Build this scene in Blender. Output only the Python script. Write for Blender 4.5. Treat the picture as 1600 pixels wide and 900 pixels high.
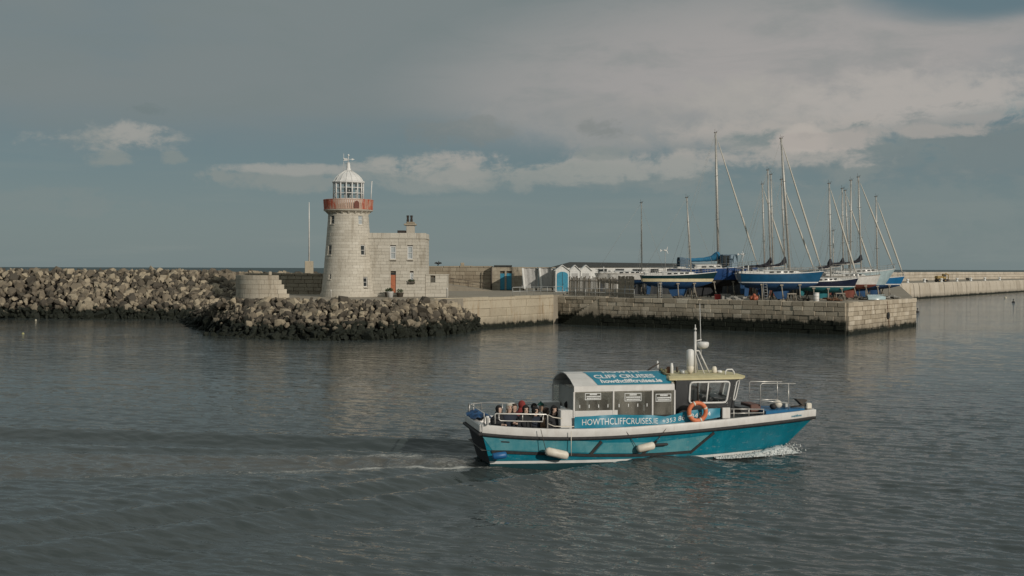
import bpy, bmesh, math, random
import numpy as np
from mathutils import Vector, Matrix, Euler

for o in list(bpy.data.objects):
    bpy.data.objects.remove(o)
scene = bpy.context.scene
COL = scene.collection
rad = math.radians
rng = random.Random(11)

# ------------------------------------------------------------------ camera
CAM_H = 7.4
FPX = 1800.0                                   # focal length in pixels of the 1600 px wide photograph
PITCH = math.atan(30.9 / FPX)
ROLL = rad(0.181)
F = Vector((0, math.cos(PITCH), -math.sin(PITCH)))
R0 = Vector((1, 0, 0)); U0 = R0.cross(F)
RV = R0 * math.cos(ROLL) + U0 * math.sin(ROLL)
UV = U0 * math.cos(ROLL) - R0 * math.sin(ROLL)
cam_data = bpy.data.cameras.new('camera')
cam_data.sensor_width = 36.0
cam_data.lens = FPX * 36.0 / 1600.0
cam_data.clip_start = 0.5
cam_data.clip_end = 30000
cam = bpy.data.objects.new('camera', cam_data)
COL.objects.link(cam)
m = Matrix((RV, UV, -F)).transposed().to_4x4()
m.translation = Vector((0, 0, CAM_H))
cam.matrix_world = m
scene.camera = cam

def ray(px, py):
    return F + RV * ((px - 800) / FPX) - UV * ((py - 450) / FPX)
def on_z(px, py, z=0.0):
    d = ray(px, py); t = (z - CAM_H) / d.z
    return Vector((0, 0, CAM_H)) + d * t
def on_y(px, py, Y):
    d = ray(px, py); return Vector((0, 0, CAM_H)) + d * (Y / d.y)
def zat(px, py, Y):
    return on_y(px, py, Y).z

# ------------------------------------------------------------------ light
SUN_AZ, SUN_EL = 40.0, 20.0                    # to the right of and behind the camera
sun_dir = Vector((math.sin(rad(SUN_AZ)) * math.cos(rad(SUN_EL)), -math.cos(rad(SUN_AZ)) * math.cos(rad(SUN_EL)), math.sin(rad(SUN_EL))))
sl = bpy.data.lights.new('sun', 'SUN')
sl.energy = 2.55; sl.angle = rad(0.55); sl.color = (1.0, 0.92, 0.81)
sun = bpy.data.objects.new('sun', sl); COL.objects.link(sun)
sun.rotation_euler = (-sun_dir).to_track_quat('-Z', 'Y').to_euler()
vs = scene.view_settings
vs.view_transform = 'Standard'; vs.look = 'None'; vs.gamma = 1.0; vs.exposure = 0.08
vs.use_curve_mapping = False

# ------------------------------------------------------------------ node helpers
class NT:
    def __init__(s, tree):
        s.t = tree; s.n = tree.nodes; s.l = tree.links
    def put(s, sock, v):
        if isinstance(v, bpy.types.NodeSocket): s.l.new(v, sock)
        elif v is not None: sock.default_value = v
    def math(s, op, a, b=None, c=None, clamp=False):
        n = s.n.new('ShaderNodeMath'); n.operation = op; n.use_clamp = clamp
        s.put(n.inputs[0], a); s.put(n.inputs[1], b); s.put(n.inputs[2], c)
        return n.outputs[0]
    def add(s, a, b): return s.math('ADD', a, b)
    def sub(s, a, b): return s.math('SUBTRACT', a, b)
    def mul(s, a, b): return s.math('MULTIPLY', a, b)
    def smooth(s, v, a, b, lo=0.0, hi=1.0):
        n = s.n.new('ShaderNodeMapRange'); n.interpolation_type = 'SMOOTHSTEP'; n.clamp = True
        s.put(n.inputs[0], v); s.put(n.inputs[1], a); s.put(n.inputs[2], b); s.put(n.inputs[3], lo); s.put(n.inputs[4], hi)
        return n.outputs[0]
    def mix(s, fac, a, b, mode='MIX'):
        n = s.n.new('ShaderNodeMix'); n.data_type = 'RGBA'; n.blend_type = mode
        s.put(n.inputs[0], fac)
        for i, v in ((6, a), (7, b)):
            if isinstance(v, (tuple, list)): v = (v[0], v[1], v[2], 1.0)
            s.put(n.inputs[i], v)
        return n.outputs[2]
    def noise(s, vec, scale, detail=4, rough=0.55, dist=0.0):
        n = s.n.new('ShaderNodeTexNoise')
        s.put(n.inputs['Vector'], vec); n.inputs['Scale'].default_value = scale
        n.inputs['Detail'].default_value = detail; n.inputs['Roughness'].default_value = rough
        n.inputs['Distortion'].default_value = dist
        return n.outputs[0]
    def vec(s, x, y, z):
        n = s.n.new('ShaderNodeCombineXYZ')
        s.put(n.inputs[0], x); s.put(n.inputs[1], y); s.put(n.inputs[2], z)
        return n.outputs[0]
    def sep(s, v):
        n = s.n.new('ShaderNodeSeparateXYZ'); s.put(n.inputs[0], v); return n.outputs
    def vmul(s, v, k):
        n = s.n.new('ShaderNodeVectorMath'); n.operation = 'MULTIPLY'
        s.put(n.inputs[0], v); n.inputs[1].default_value = k; return n.outputs[0]
    def coord(s, which='Object'):
        return s.n.new('ShaderNodeTexCoord').outputs[which]
    def pos(s):
        return s.n.new('ShaderNodeNewGeometry').outputs['Position']
    def bump(s, h, strength=0.3, dist=0.02, normal=None):
        n = s.n.new('ShaderNodeBump'); n.inputs['Strength'].default_value = strength
        n.inputs['Distance'].default_value = dist; s.put(n.inputs['Height'], h)
        if normal is not None: s.l.new(normal, n.inputs['Normal'])
        return n.outputs[0]

# ------------------------------------------------------------------ sky (physical sky, veiled by procedural cloud)
world = bpy.data.worlds.new('World'); scene.world = world; world.use_nodes = True
def build_sky():
    wt = world.node_tree; wt.nodes.clear(); q = NT(wt)
    sky = wt.nodes.new('ShaderNodeTexSky'); sky.sky_type = 'NISHITA'; sky.sun_disc = False
    sky.sun_elevation = rad(SUN_EL); sky.sun_rotation = rad(180 - SUN_AZ)
    sky.air_density = 1.0; sky.dust_density = 1.5; sky.ozone_density = 2.0
    d = q.coord('Generated'); x, y, z = q.sep(d)
    az = q.math('ARCTAN2', x, y); el = q.math('ARCSINE', z)
    big = q.noise(q.vmul(d, (2.2, 2.2, 9.0)), 1.0, 4, 0.55)
    fine = q.noise(q.vmul(d, (9.0, 9.0, 30.0)), 1.0, 5, 0.62, 0.4)
    puff = q.noise(q.vmul(d, (26.0, 26.0, 42.0)), 1.0, 7, 0.66, 0.3)
    streak = q.noise(q.vmul(d, (5.0, 5.0, 60.0)), 1.0, 3, 0.55)
    rag = q.add(q.mul(q.sub(puff, 0.5), 2.0), q.mul(q.sub(fine, 0.5), 1.6))
    azw = q.add(az, q.mul(q.sub(big, 0.5), 0.16))
    elw = q.add(el, q.add(q.mul(q.sub(big, 0.5), 0.05), q.mul(q.sub(fine, 0.5), 0.03)))
    K = 10.0                                    # Background strength is 0.1
    def c(r, g, b):                              # display colour 0-255 -> scene radiance / strength
        f = lambda v: (v / 255 / 12.92 if v < 10.3 else ((v / 255 + 0.055) / 1.055) ** 2.4) * K
        return (f(r), f(g), f(b))
    A = lambda px: math.atan((px - 800) / FPX)
    E = lambda py, px=800: math.atan((419 - py) / FPX)
    # clear air between the clouds: physical sky, muted by thin high haze
    hz = q.smooth(el, 0.0, 0.13)
    haze = q.mix(hz, c(114, 127, 128), c(95, 114, 120))
    col = q.mix(0.92, sky.outputs[0], haze)
    # faint streaks low down
    st = q.mul(q.smooth(streak, 0.48, 0.75), q.smooth(el, 0.14, 0.02))
    col = q.mix(q.mul(st, 0.35), col, c(130, 138, 135))
    # high veil: starts some way above the horizon and covers the upper sky
    lo = q.add(q.mul(q.smooth(azw, A(950), A(1750)), 0.035), 0.098)
    veil = q.smooth(q.sub(elw, lo), -0.012, 0.05)
    veil = q.mul(veil, q.smooth(q.add(big, q.mul(fine, 0.35)), 0.42, 0.72, 0.55, 1.0))
    warm = q.math('SUBTRACT', 1.0, q.math('ADD', q.math('POWER', q.math('DIVIDE', q.sub(azw, A(1330)), 0.30), 2.0), q.math('POWER', q.math('DIVIDE', q.sub(elw, E(165)), 0.095), 2.0)))
    warm = q.smooth(warm, -0.9, 0.9)
    vcol = q.mix(warm, c(119, 128, 129), c(156, 153, 151))
    vcol = q.mix(q.mul(q.smooth(fine, 0.45, 0.75), 0.35), vcol, c(112, 124, 124))
    vcol = q.mix(q.smooth(el, 0.22, 0.75), vcol, c(152, 157, 155))  # veil brightened above the view, added to lighten the water and shadows
    gap = q.math('ADD', q.math('POWER', q.math('DIVIDE', q.sub(azw, A(1620)), 0.13), 2.0), q.math('POWER', q.math('DIVIDE', q.sub(elw, E(0)), 0.034), 2.0))
    veil = q.mul(veil, q.smooth(q.add(gap, q.mul(q.sub(fine, 0.5), 1.2)), 0.35, 1.3))
    col = q.mix(veil, col, vcol)
    # blue opening between the veil and the cumulus at the right
    def blob(px, py, rx, ry, k=1.6, soft=(1.35, -0.05)):
        du = q.math('DIVIDE', q.sub(az, A(px)), rx / FPX)
        dv = q.math('DIVIDE', q.sub(el, E(py)), ry / FPX)
        dd = q.add(q.mul(du, du), q.mul(dv, dv))
        dd = q.add(dd, q.mul(rag, k * 1.7))
        return q.smooth(dd, soft[0], soft[1])
    col = q.mix(q.mul(blob(1590, 188, 85, 20, 1.4), 0.9), col, c(100, 128, 134))
    # cloud banks: (px, py, rx, ry, colour, opacity, raggedness)
    for px, py, rx, ry, cc, op, k in (
            (1180, 200, 420, 62, (146, 146, 143), 0.7, 0.9),
            (1340, 175, 330, 60, (162, 159, 154), 0.8, 0.9),
            (1420, 160, 200, 50, (170, 165, 160), 0.6, 1.0),
            (1240, 215, 200, 26, (165, 160, 154), 0.6, 1.3),
            (1420, 240, 340, 34, (119, 130, 130), 0.95, 1.3),
            (1660, 236, 280, 48, (112, 124, 126), 0.95, 1.2),
            (1380, 268, 420, 28, (112, 125, 127), 0.7, 1.5),
            (1330, 335, 300, 60, (122, 132, 131), 0.45, 1.6),
            (1000, 278, 420, 22, (124, 133, 132), 0.7, 1.4),
            (1160, 250, 190, 17, (156, 154, 149), 0.95, 1.5),
            (1258, 222, 34, 24, (172, 166, 159), 0.95, 1.6),
            (1310, 226, 80, 13, (166, 160, 154), 0.8, 1.9),
            (1440, 216, 120, 10, (158, 154, 149), 0.8, 1.9),
            (1550, 202, 90, 10, (150, 149, 146), 0.8, 1.9),
            (1010, 262, 200, 17, (147, 149, 145), 0.95, 1.5),
            (860, 274, 170, 18, (142, 146, 142), 0.95, 1.5),
            (640, 280, 260, 24, (130, 138, 136), 0.95, 1.4),
            (700, 262, 130, 24, (143, 146, 142), 0.95, 1.7),
            (735, 248, 80, 15, (153, 152, 147), 0.9, 1.8),
            (640, 262, 60, 13, (150, 151, 146), 0.85, 1.8),
            (480, 284, 130, 20, (128, 136, 134), 0.95, 1.5),
            (470, 268, 110, 9, (147, 149, 145), 0.9, 1.2),
            (730, 212, 95, 22, (117, 124, 123), 0.5, 2.0),
            (950, 198, 46, 16, (114, 121, 120), 0.5, 2.0),
            (950, 240, 44, 9, (130, 137, 135), 0.7, 2.0),
            (160, 229, 105, 22, (142, 145, 141), 1.0, 1.5),
            (205, 224, 48, 22, (149, 150, 146), 1.0, 1.5),
            (95, 231, 36, 9, (134, 140, 138), 0.9, 1.8),
            (178, 261, 42, 15, (128, 136, 134), 0.9, 1.8),
            (268, 255, 20, 9, (126, 135, 133), 0.8, 2.0),
            (344, 282, 14, 8, (128, 136, 134), 0.8, 1.8),
            (235, 186, 34, 9, (108, 120, 121), 0.6, 2.0),
            (60, 325, 160, 22, (122, 132, 131), 0.5, 1.8)):
        col = q.mix(q.mul(blob(px, py, rx, ry, k), op), col, c(*cc))
    bg = wt.nodes.new('ShaderNodeBackground'); bg.inputs['Strength'].default_value = 0.1
    q.put(bg.inputs['Color'], col)
    out = wt.nodes.new('ShaderNodeOutputWorld'); wt.links.new(bg.outputs[0], out.inputs[0])
build_sky()
world.cycles.sampling_method = 'MANUAL'; world.cycles.sample_map_resolution = 512
cy = scene.cycles
cy.max_bounces = 5; cy.diffuse_bounces = 2; cy.glossy_bounces = 3; cy.transmission_bounces = 3; cy.transparent_max_bounces = 10
cy.caustics_reflective = False; cy.caustics_refractive = False

# ------------------------------------------------------------------ materials
MATS = {}
def srgb(r, g, b):
    f = lambda v: (v / 255 / 12.92 if v < 10.3 else ((v / 255 + 0.055) / 1.055) ** 2.4)
    return (f(r), f(g), f(b))
def mat(name, col, col2=None, scale=4.0, rough=0.6, metal=0.0, bump=0.0, bscale=None, detail=5, spec=0.5, dirt=None, dirt_amt=0.5, streak=False, coat=0.0, lo=0.35, hi=0.65):
    """procedural paint / stone / metal: two tones broken by noise, optional dirt streaks and fine relief"""
    if name in MATS: return MATS[name]
    m = bpy.data.materials.new(name); m.use_nodes = True
    q = NT(m.node_tree); b = m.node_tree.nodes['Principled BSDF']
    co = q.coord('Object')
    n = q.noise(co, scale, detail, 0.6)
    if col2 is None: col2 = tuple(v * 0.86 for v in col)
    c = q.mix(q.smooth(n, lo, hi), col2, col)
    if dirt is not None:
        dv = q.vmul(co, (6.0, 6.0, 0.7)) if streak else co
        dn = q.noise(dv, 1.0 if streak else scale * 0.4, 6, 0.65)
        c = q.mix(q.mul(q.smooth(dn, 0.5, 0.75), dirt_amt), c, dirt)
    q.put(b.inputs['Base Color'], c)
    b.inputs['Roughness'].default_value = rough; b.inputs['Metallic'].default_value = metal
    b.inputs['Specular IOR Level'].default_value = spec
    if coat: b.inputs['Coat Weight'].default_value = coat
    if bump:
        bn = q.noise(co, bscale or scale * 4, 5, 0.6)
        q.put(b.inputs['Normal'], q.bump(bn, min(1.0, bump), 0.03))
    MATS[name] = m
    return m

def stone_mat(name, c1, c2, c3, weed=None, weed_h=1.5, weed_n=0.9, rough=0.9, per_piece=0.5, scale=0.8, stain=None, bump=0.6, weed_piece=0.0):
    """masonry or rock: tone varies from piece to piece, blotches, dark weed growing up from the water line"""
    if name in MATS: return MATS[name]
    m = bpy.data.materials.new(name); m.use_nodes = True
    q = NT(m.node_tree); b = m.node_tree.nodes['Principled BSDF']
    g = m.node_tree.nodes.new('ShaderNodeNewGeometry')
    oi = m.node_tree.nodes.new('ShaderNodeObjectInfo')
    p = g.outputs['Position']
    r = q.math('FRACT', q.add(g.outputs['Random Per Island'], oi.outputs['Random']))
    n = q.noise(p, scale, 6, 0.62)
    fine = q.noise(p, scale * 9, 4, 0.6)
    t = q.add(q.mul(r, per_piece), q.mul(n, 1.0 - per_piece))
    c = q.mix(q.smooth(t, 0.25, 0.6), c1, c2)
    c = q.mix(q.smooth(t, 0.6, 0.85), c, c3)
    c = q.mix(q.mul(q.smooth(fine, 0.5, 0.75), 0.35), c, tuple(v * 0.55 for v in c1))
    if stain is not None:
        sn = q.noise(q.vmul(p, (1.3, 1.3, 0.25)), 1.0, 6, 0.65)
        c = q.mix(q.mul(q.smooth(sn, 0.52, 0.72), 0.65), c, stain)
    rsock = rough
    if weed is not None:
        z = q.sep(p)[2]
        wn = q.noise(p, 0.55, 6, 0.7)
        wf = q.noise(q.vmul(p, (2.6, 2.6, 0.8)), 1.0, 4, 0.6)
        h = q.add(z, q.add(q.mul(q.sub(wn, 0.5), -weed_n * 1.6), q.mul(q.sub(wf, 0.5), -weed_n * 1.1)))
        if weed_piece: h = q.add(h, q.mul(q.sub(r, 0.5), weed_piece))
        w = q.smooth(h, weed_h + 0.22, weed_h - 0.22)
        wet = q.smooth(h, weed_h + 1.0, weed_h + 0.2)
        c = q.mix(q.mul(wet, 0.45), c, tuple(v * 0.45 for v in c1))
        wc = q.mix(q.smooth(fine, 0.45, 0.7), weed, tuple(min(1, v * 2.6) for v in weed))
        c = q.mix(w, c, wc)
        rsock = q.smooth(w, 0.0, 1.0, rough, 0.75)
    q.put(b.inputs['Base Color'], c)
    q.put(b.inputs['Roughness'], rsock)
    b.inputs['Specular IOR Level'].default_value = 0.25
    q.put(b.inputs['Normal'], q.bump(q.add(fine, q.mul(n, 0.6)), bump, 0.06))
    MATS[name] = m
    return m

def glass_mat(name, tint=(0.75, 0.8, 0.8), clear=0.75, rough=0.03):
    if name in MATS: return MATS[name]
    m = bpy.data.materials.new(name); m.use_nodes = True
    t = m.node_tree; t.nodes.clear(); q = NT(t)
    tr = t.nodes.new('ShaderNodeBsdfTransparent'); tr.inputs[0].default_value = (*tint, 1)
    gl = t.nodes.new('ShaderNodeBsdfGlossy'); gl.inputs['Roughness'].default_value = rough
    n = q.noise(q.coord('Object'), 2.5, 3, 0.5)
    mx = t.nodes.new('ShaderNodeMixShader')
    q.put(mx.inputs[0], q.add(q.mul(n, 2.0 * (1 - clear) * 0.5), 0.05))
    t.links.new(tr.outputs[0], mx.inputs[1]); t.links.new(gl.outputs[0], mx.inputs[2])
    o = t.nodes.new('ShaderNodeOutputMaterial'); t.links.new(mx.outputs[0], o.inputs[0])
    MATS[name] = m
    return m

# ------------------------------------------------------------------ mesh helpers
def tag(o, label=None, cat=None, group=None, kind=None):
    if label: o['label'] = label
    if cat: o['category'] = cat
    if group: o['group'] = group
    if kind: o['kind'] = kind
    return o
def thing(name, label, cat, loc=(0, 0, 0), rz=0.0, group=None):
    o = bpy.data.objects.new(name, None); COL.objects.link(o)
    o.location = loc; o.rotation_euler = (0, 0, rz); o.empty_display_size = 0.3
    return tag(o, label, cat, group)

class MB:
    """collects shapes and links them as one mesh object"""
    def __init__(s): s.v = []; s.f = []; s.sm = []
    def add(s, vs, fs, smooth=False, M=None):
        b = len(s.v)
        for p in vs: s.v.append(tuple(M @ Vector(p)) if M is not None else tuple(p))
        for f in fs: s.f.append(tuple(i + b for i in f)); s.sm.append(smooth)
        return s
    def box(s, x0, x1, y0, y1, z0, z1, M=None):
        return s.add([(x0, y0, z0), (x1, y0, z0), (x1, y1, z0), (x0, y1, z0), (x0, y0, z1), (x1, y0, z1), (x1, y1, z1), (x0, y1, z1)],
                     [(0, 3, 2, 1), (4, 5, 6, 7), (0, 1, 5, 4), (1, 2, 6, 5), (2, 3, 7, 6), (3, 0, 4, 7)], M=M)
    def cbox(s, x0, x1, y0, y1, z0, z1, c=0.03, M=None):
        """box with chamfered edges (octagonal in every direction)"""
        vs = []
        for X, sx in ((x0, 1), (x1, -1)):
            for Y, sy in ((y0, 1), (y1, -1)):
                for Z, sz in ((z0, 1), (z1, -1)):
                    vs += [(X + sx * c, Y + sy * c, Z), (X + sx * c, Y, Z + sz * c), (X, Y + sy * c, Z + sz * c)]
        bm = bmesh.new()
        for p in vs: bm.verts.new(p)
        bmesh.ops.convex_hull(bm, input=bm.verts)
        bmesh.ops.dissolve_limit(bm, angle_limit=0.01, verts=bm.verts, edges=bm.edges)
        bm.verts.index_update()
        s.add([v.co[:] for v in bm.verts], [[v.index for v in f.verts] for f in bm.faces], M=M)
        bm.free(); return s
    def prism(s, poly, z0, z1, M=None):
        n = len(poly)
        vs = [(p[0], p[1], z0) for p in poly] + [(p[0], p[1], z1) for p in poly]
        fs = [tuple(reversed(range(n))), tuple(range(n, 2 * n))] + [(i, (i + 1) % n, n + (i + 1) % n, n + i) for i in range(n)]
        return s.add(vs, fs, M=M)
    def extr(s, poly, a, b, axis='y', M=None):
        """polygon in the xz plane swept along y (or in yz swept along x)"""
        n = len(poly)
        if axis == 'y': vs = [(p[0], a, p[1]) for p in poly] + [(p[0], b, p[1]) for p in poly]
        else: vs = [(a, p[0], p[1]) for p in poly] + [(b, p[0], p[1]) for p in poly]
        fs = [tuple(reversed(range(n))), tuple(range(n, 2 * n))] + [(i, (i + 1) % n, n + (i + 1) % n, n + i) for i in range(n)]
        return s.add(vs, fs, M=M)
    def lathe(s, prof, n=16, c=(0, 0, 0), M=None, smooth=True, a0=0.0):
        vs = []; fs = []
        for r, z in prof:
            for k in range(n):
                a = a0 + 2 * math.pi * k / n
                vs.append((c[0] + r * math.cos(a), c[1] + r * math.sin(a), c[2] + z))
        for i in range(len(prof) - 1):
            for k in range(n):
                fs.append((i * n + k, i * n + (k + 1) % n, (i + 1) * n + (k + 1) % n, (i + 1) * n + k))
        fs.append(tuple(reversed(range(n)))); fs.append(tuple(range((len(prof) - 1) * n, len(prof) * n)))
        return s.add(vs, fs, smooth, M)
    def tube(s, pts, r, n=6, r2=None, smooth=True, caps=True):
        pts = [Vector(p) for p in pts]; k = len(pts)
        rs = r if isinstance(r, (list, tuple)) else [r + ((r2 if r2 is not None else r) - r) * i / max(1, k - 1) for i in range(k)]
        vs = []; fs = []; up = None
        for i, p in enumerate(pts):
            d = (pts[min(i + 1, k - 1)] - pts[max(i - 1, 0)]).normalized()
            if up is None:
                up = Vector((0, 0, 1)) if abs(d.z) < 0.9 else Vector((1, 0, 0))
            a = d.cross(up).normalized(); b = a.cross(d).normalized(); up = b
            for j in range(n):
                t = 2 * math.pi * j / n
                vs.append(p + (a * math.cos(t) + b * math.sin(t)) * rs[i])
        for i in range(k - 1):
            for j in range(n):
                fs.append((i * n + j, i * n + (j + 1) % n, (i + 1) * n + (j + 1) % n, (i + 1) * n + j))
        if caps: fs.append(tuple(reversed(range(n)))); fs.append(tuple(range((k - 1) * n, k * n)))
        return s.add(vs, fs, smooth)
    def ball(s, c, rx, ry=None, rz=None, n=10, m=6, M=None):
        ry = rx if ry is None else ry; rz = rx if rz is None else rz
        vs = [(c[0], c[1], c[2] - rz)]; fs = []
        for i in range(1, m):
            t = math.pi * i / m - math.pi / 2
            for k in range(n):
                a = 2 * math.pi * k / n
                vs.append((c[0] + rx * math.cos(t) * math.cos(a), c[1] + ry * math.cos(t) * math.sin(a), c[2] + rz * math.sin(t)))
        vs.append((c[0], c[1], c[2] + rz)); top = len(vs) - 1
        for k in range(n): fs.append((0, 1 + (k + 1) % n, 1 + k))
        for i in range(m - 2):
            for k in range(n):
                fs.append((1 + i * n + k, 1 + i * n + (k + 1) % n, 1 + (i + 1) * n + (k + 1) % n, 1 + (i + 1) * n + k))
        for k in range(n): fs.append((1 + (m - 2) * n + k, 1 + (m - 2) * n + (k + 1) % n, top))
        return s.add(vs, fs, True, M)
    def sheet(s, rows, smooth=False, flip=False):
        """grid of points given row by row"""
        w = len(rows[0]); vs = [p for r in rows for p in r]; fs = []
        for i in range(len(rows) - 1):
            for j in range(w - 1):
                q = (i * w + j, i * w + j + 1, (i + 1) * w + j + 1, (i + 1) * w + j)
                fs.append(tuple(reversed(q)) if flip else q)
        return s.add(vs, fs, smooth)
    def mesh(s, name):
        me = bpy.data.meshes.new(name); me.from_pydata(s.v, [], s.f)
        me.polygons.foreach_set('use_smooth', s.sm); me.update()
        return me
    def obj(s, name, material, parent=None, loc=None, rot=None, kind=None, label=None):
        me = s.mesh(name)
        if material is not None: me.materials.append(material)
        o = bpy.data.objects.new(name, me); COL.objects.link(o)
        if parent is not None: o.parent = parent
        if loc is not None: o.location = loc
        if rot is not None: o.rotation_euler = rot
        if kind: o['kind'] = kind
        if label: o['label'] = label
        return o
def inst(name, me, parent, loc, rot=(0, 0, 0), scale=(1, 1, 1)):
    o = bpy.data.objects.new(name, me); COL.objects.link(o); o.parent = parent
    o.location = loc; o.rotation_euler = rot; o.scale = scale
    return o
def copy_tree(o, parent=None):
    c = o.copy(); COL.objects.link(c); c.parent = parent
    for ch in [x for x in KIDS.get(o.name, [])]: copy_tree(ch, c)
    return c
KIDS = {}
def index_kids():
    KIDS.clear()
    for o in bpy.data.objects:
        if o.parent: KIDS.setdefault(o.parent.name, []).append(o)
def lettering(text, size, M, material, parent, thick=0.004, bold=0.0, name='lettering', sx=1.0, align='LEFT'):
    cu = bpy.data.curves.new('lettering', 'FONT'); cu.body = text; cu.size = size
    cu.extrude = thick; cu.offset = bold; cu.align_x = align; cu.resolution_u = 3
    t = bpy.data.objects.new('lettering_source', cu); COL.objects.link(t)
    dg = bpy.context.evaluated_depsgraph_get()
    me = bpy.data.meshes.new_from_object(t.evaluated_get(dg))
    bpy.data.objects.remove(t)
    me.transform(M @ Matrix.Diagonal((sx, 1, 1, 1)))
    me.materials.clear(); me.materials.append(material)
    o = bpy.data.objects.new(name, me); COL.objects.link(o); o.parent = parent
    return o
def courses(w, h, ch, bw, openings=(), seed=1, jit=0.25, z0=0.0):
    """split a wall into courses of blocks round its openings: list of (x0, x1, z0, z1)"""
    r = random.Random(seed); n = max(1, round(h / ch)); out = []
    for i in range(n):
        a, b = h * i / n, h * (i + 1) / n
        free = [(0.0, w)]
        for (ox0, ox1, oz0, oz1) in openings:
            if oz0 < b - 0.02 and oz1 > a + 0.02:
                nf = []
                for (p, q_) in free:
                    if ox1 <= p or ox0 >= q_: nf.append((p, q_)); continue
                    if ox0 > p: nf.append((p, ox0))
                    if ox1 < q_: nf.append((ox1, q_))
                free = nf
        for (p, q_) in free:
            x = p; first = True
            while x < q_ - 1e-4:
                step = bw * (1 + r.uniform(-jit, jit)) * (0.5 if first and i % 2 else 1)
                first = False
                e = x + step
                if q_ - e < bw * 0.4: e = q_
                out.append((x, e, z0 + a, z0 + b)); x = e
    return out

# ================================================================== THE SETTING
Z_PIER, Z_YARD = 3.8, 3.6
# boat frame (needed by the wake): stern on the centre line, heading to the right and a little away
HEAD = rad(12.5)
HX, HY = math.cos(HEAD), math.sin(HEAD)
near_corner = on_z(767, 729, 0)
BOAT = Vector((near_corner.x - (0.25 * HX + 1.45 * HY), near_corner.y - (0.25 * HY - 1.45 * HX), 0))

def sea_material():
    m = bpy.data.materials.new('sea_water'); m.use_nodes = True
    q = NT(m.node_tree); b = m.node_tree.nodes['Principled BSDF']
    p = q.pos()
    def rot(a):
        n = m.node_tree.nodes.new('ShaderNodeVectorRotate'); n.rotation_type = 'Z_AXIS'; q.put(n.inputs['Vector'], p); n.inputs['Angle'].default_value = rad(a)
        return n.outputs[0]
    n1 = q.noise(q.vmul(rot(32), (0.9, 2.4, 1.0)), 1.0, 3, 0.6, 0.2)
    n2 = q.noise(q.vmul(rot(14), (2.0, 5.0, 1.0)), 1.0, 2, 0.6, 0.3)
    n3 = q.noise(q.vmul(p, (9.0, 14.0, 1.0)), 1.0, 2, 0.6)
    patch = q.noise(q.vmul(p, (0.03, 0.06, 1.0)), 1.0, 3, 0.5)
    n0 = q.noise(q.vmul(rot(22), (0.30, 1.0, 1.0)), 1.0, 3, 0.65, 0.3)
    gust = q.smooth(patch, .32, .68, .65, 1.35)
    h = q.mul(q.add(q.add(q.add(q.mul(n0, 0.11), q.mul(n1, 0.034)), q.mul(n2, 0.013)), q.mul(n3, 0.002)), gust)
    at = m.node_tree.nodes.new('ShaderNodeAttribute'); at.attribute_name = 'foam'
    foam = at.outputs['Fac']
    fn = q.add(q.mul(q.noise(q.vmul(p, (4.5, 8.0, 1.0)), 1.0, 4, 0.75, 0.6), .65), q.mul(q.noise(q.vmul(p, (.7, 1.6, 1.0)), 1.0, 3, 0.6, 0.4), .35))
    fm = q.smooth(q.add(fn, q.mul(foam, 0.42)), 0.60, 0.92)
    fm = q.mul(fm, q.smooth(foam, 0.02, 0.25))
    base = q.mix(q.smooth(patch, 0.35, 0.65), (0.042, 0.054, 0.054), (0.054, 0.066, 0.065))
    at2 = m.node_tree.nodes.new('ShaderNodeAttribute'); at2.attribute_name = 'churn'
    base = q.mix(at2.outputs['Fac'], base, (0.090, 0.088, 0.078))
    q.put(b.inputs['Base Color'], q.mix(fm, base, (0.62, 0.62, 0.58)))
    q.put(b.inputs['Roughness'], q.smooth(fm, 0.0, 1.0, 0.05, 0.7))
    b.inputs['IOR'].default_value = 1.333
    q.put(b.inputs['Normal'], q.bump(q.add(h, q.mul(fm, 0.03)), 1.0, 1.0))
    return m
M_SEA = sea_material()
def open_sea_material():
    m = bpy.data.materials.new('open_sea_water'); m.use_nodes = True
    q = NT(m.node_tree); b = m.node_tree.nodes['Principled BSDF']; p = q.pos()
    n = q.noise(q.vmul(p, (0.02, 0.05, 1.0)), 1.0, 5, 0.6); w = q.noise(q.vmul(p, (0.25, 0.6, 1.0)), 1.0, 4, 0.6)
    q.put(b.inputs['Base Color'], q.mix(q.smooth(n, .35, .65), (0.060, 0.090, 0.098), (0.075, 0.105, 0.110)))
    b.inputs['Roughness'].default_value = 0.55; b.inputs['Specular IOR Level'].default_value = 0.12; b.inputs['IOR'].default_value = 1.333
    q.put(b.inputs['Normal'], q.bump(w, 0.4, 0.3))
    return m
M_OPENSEA = open_sea_material()

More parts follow.
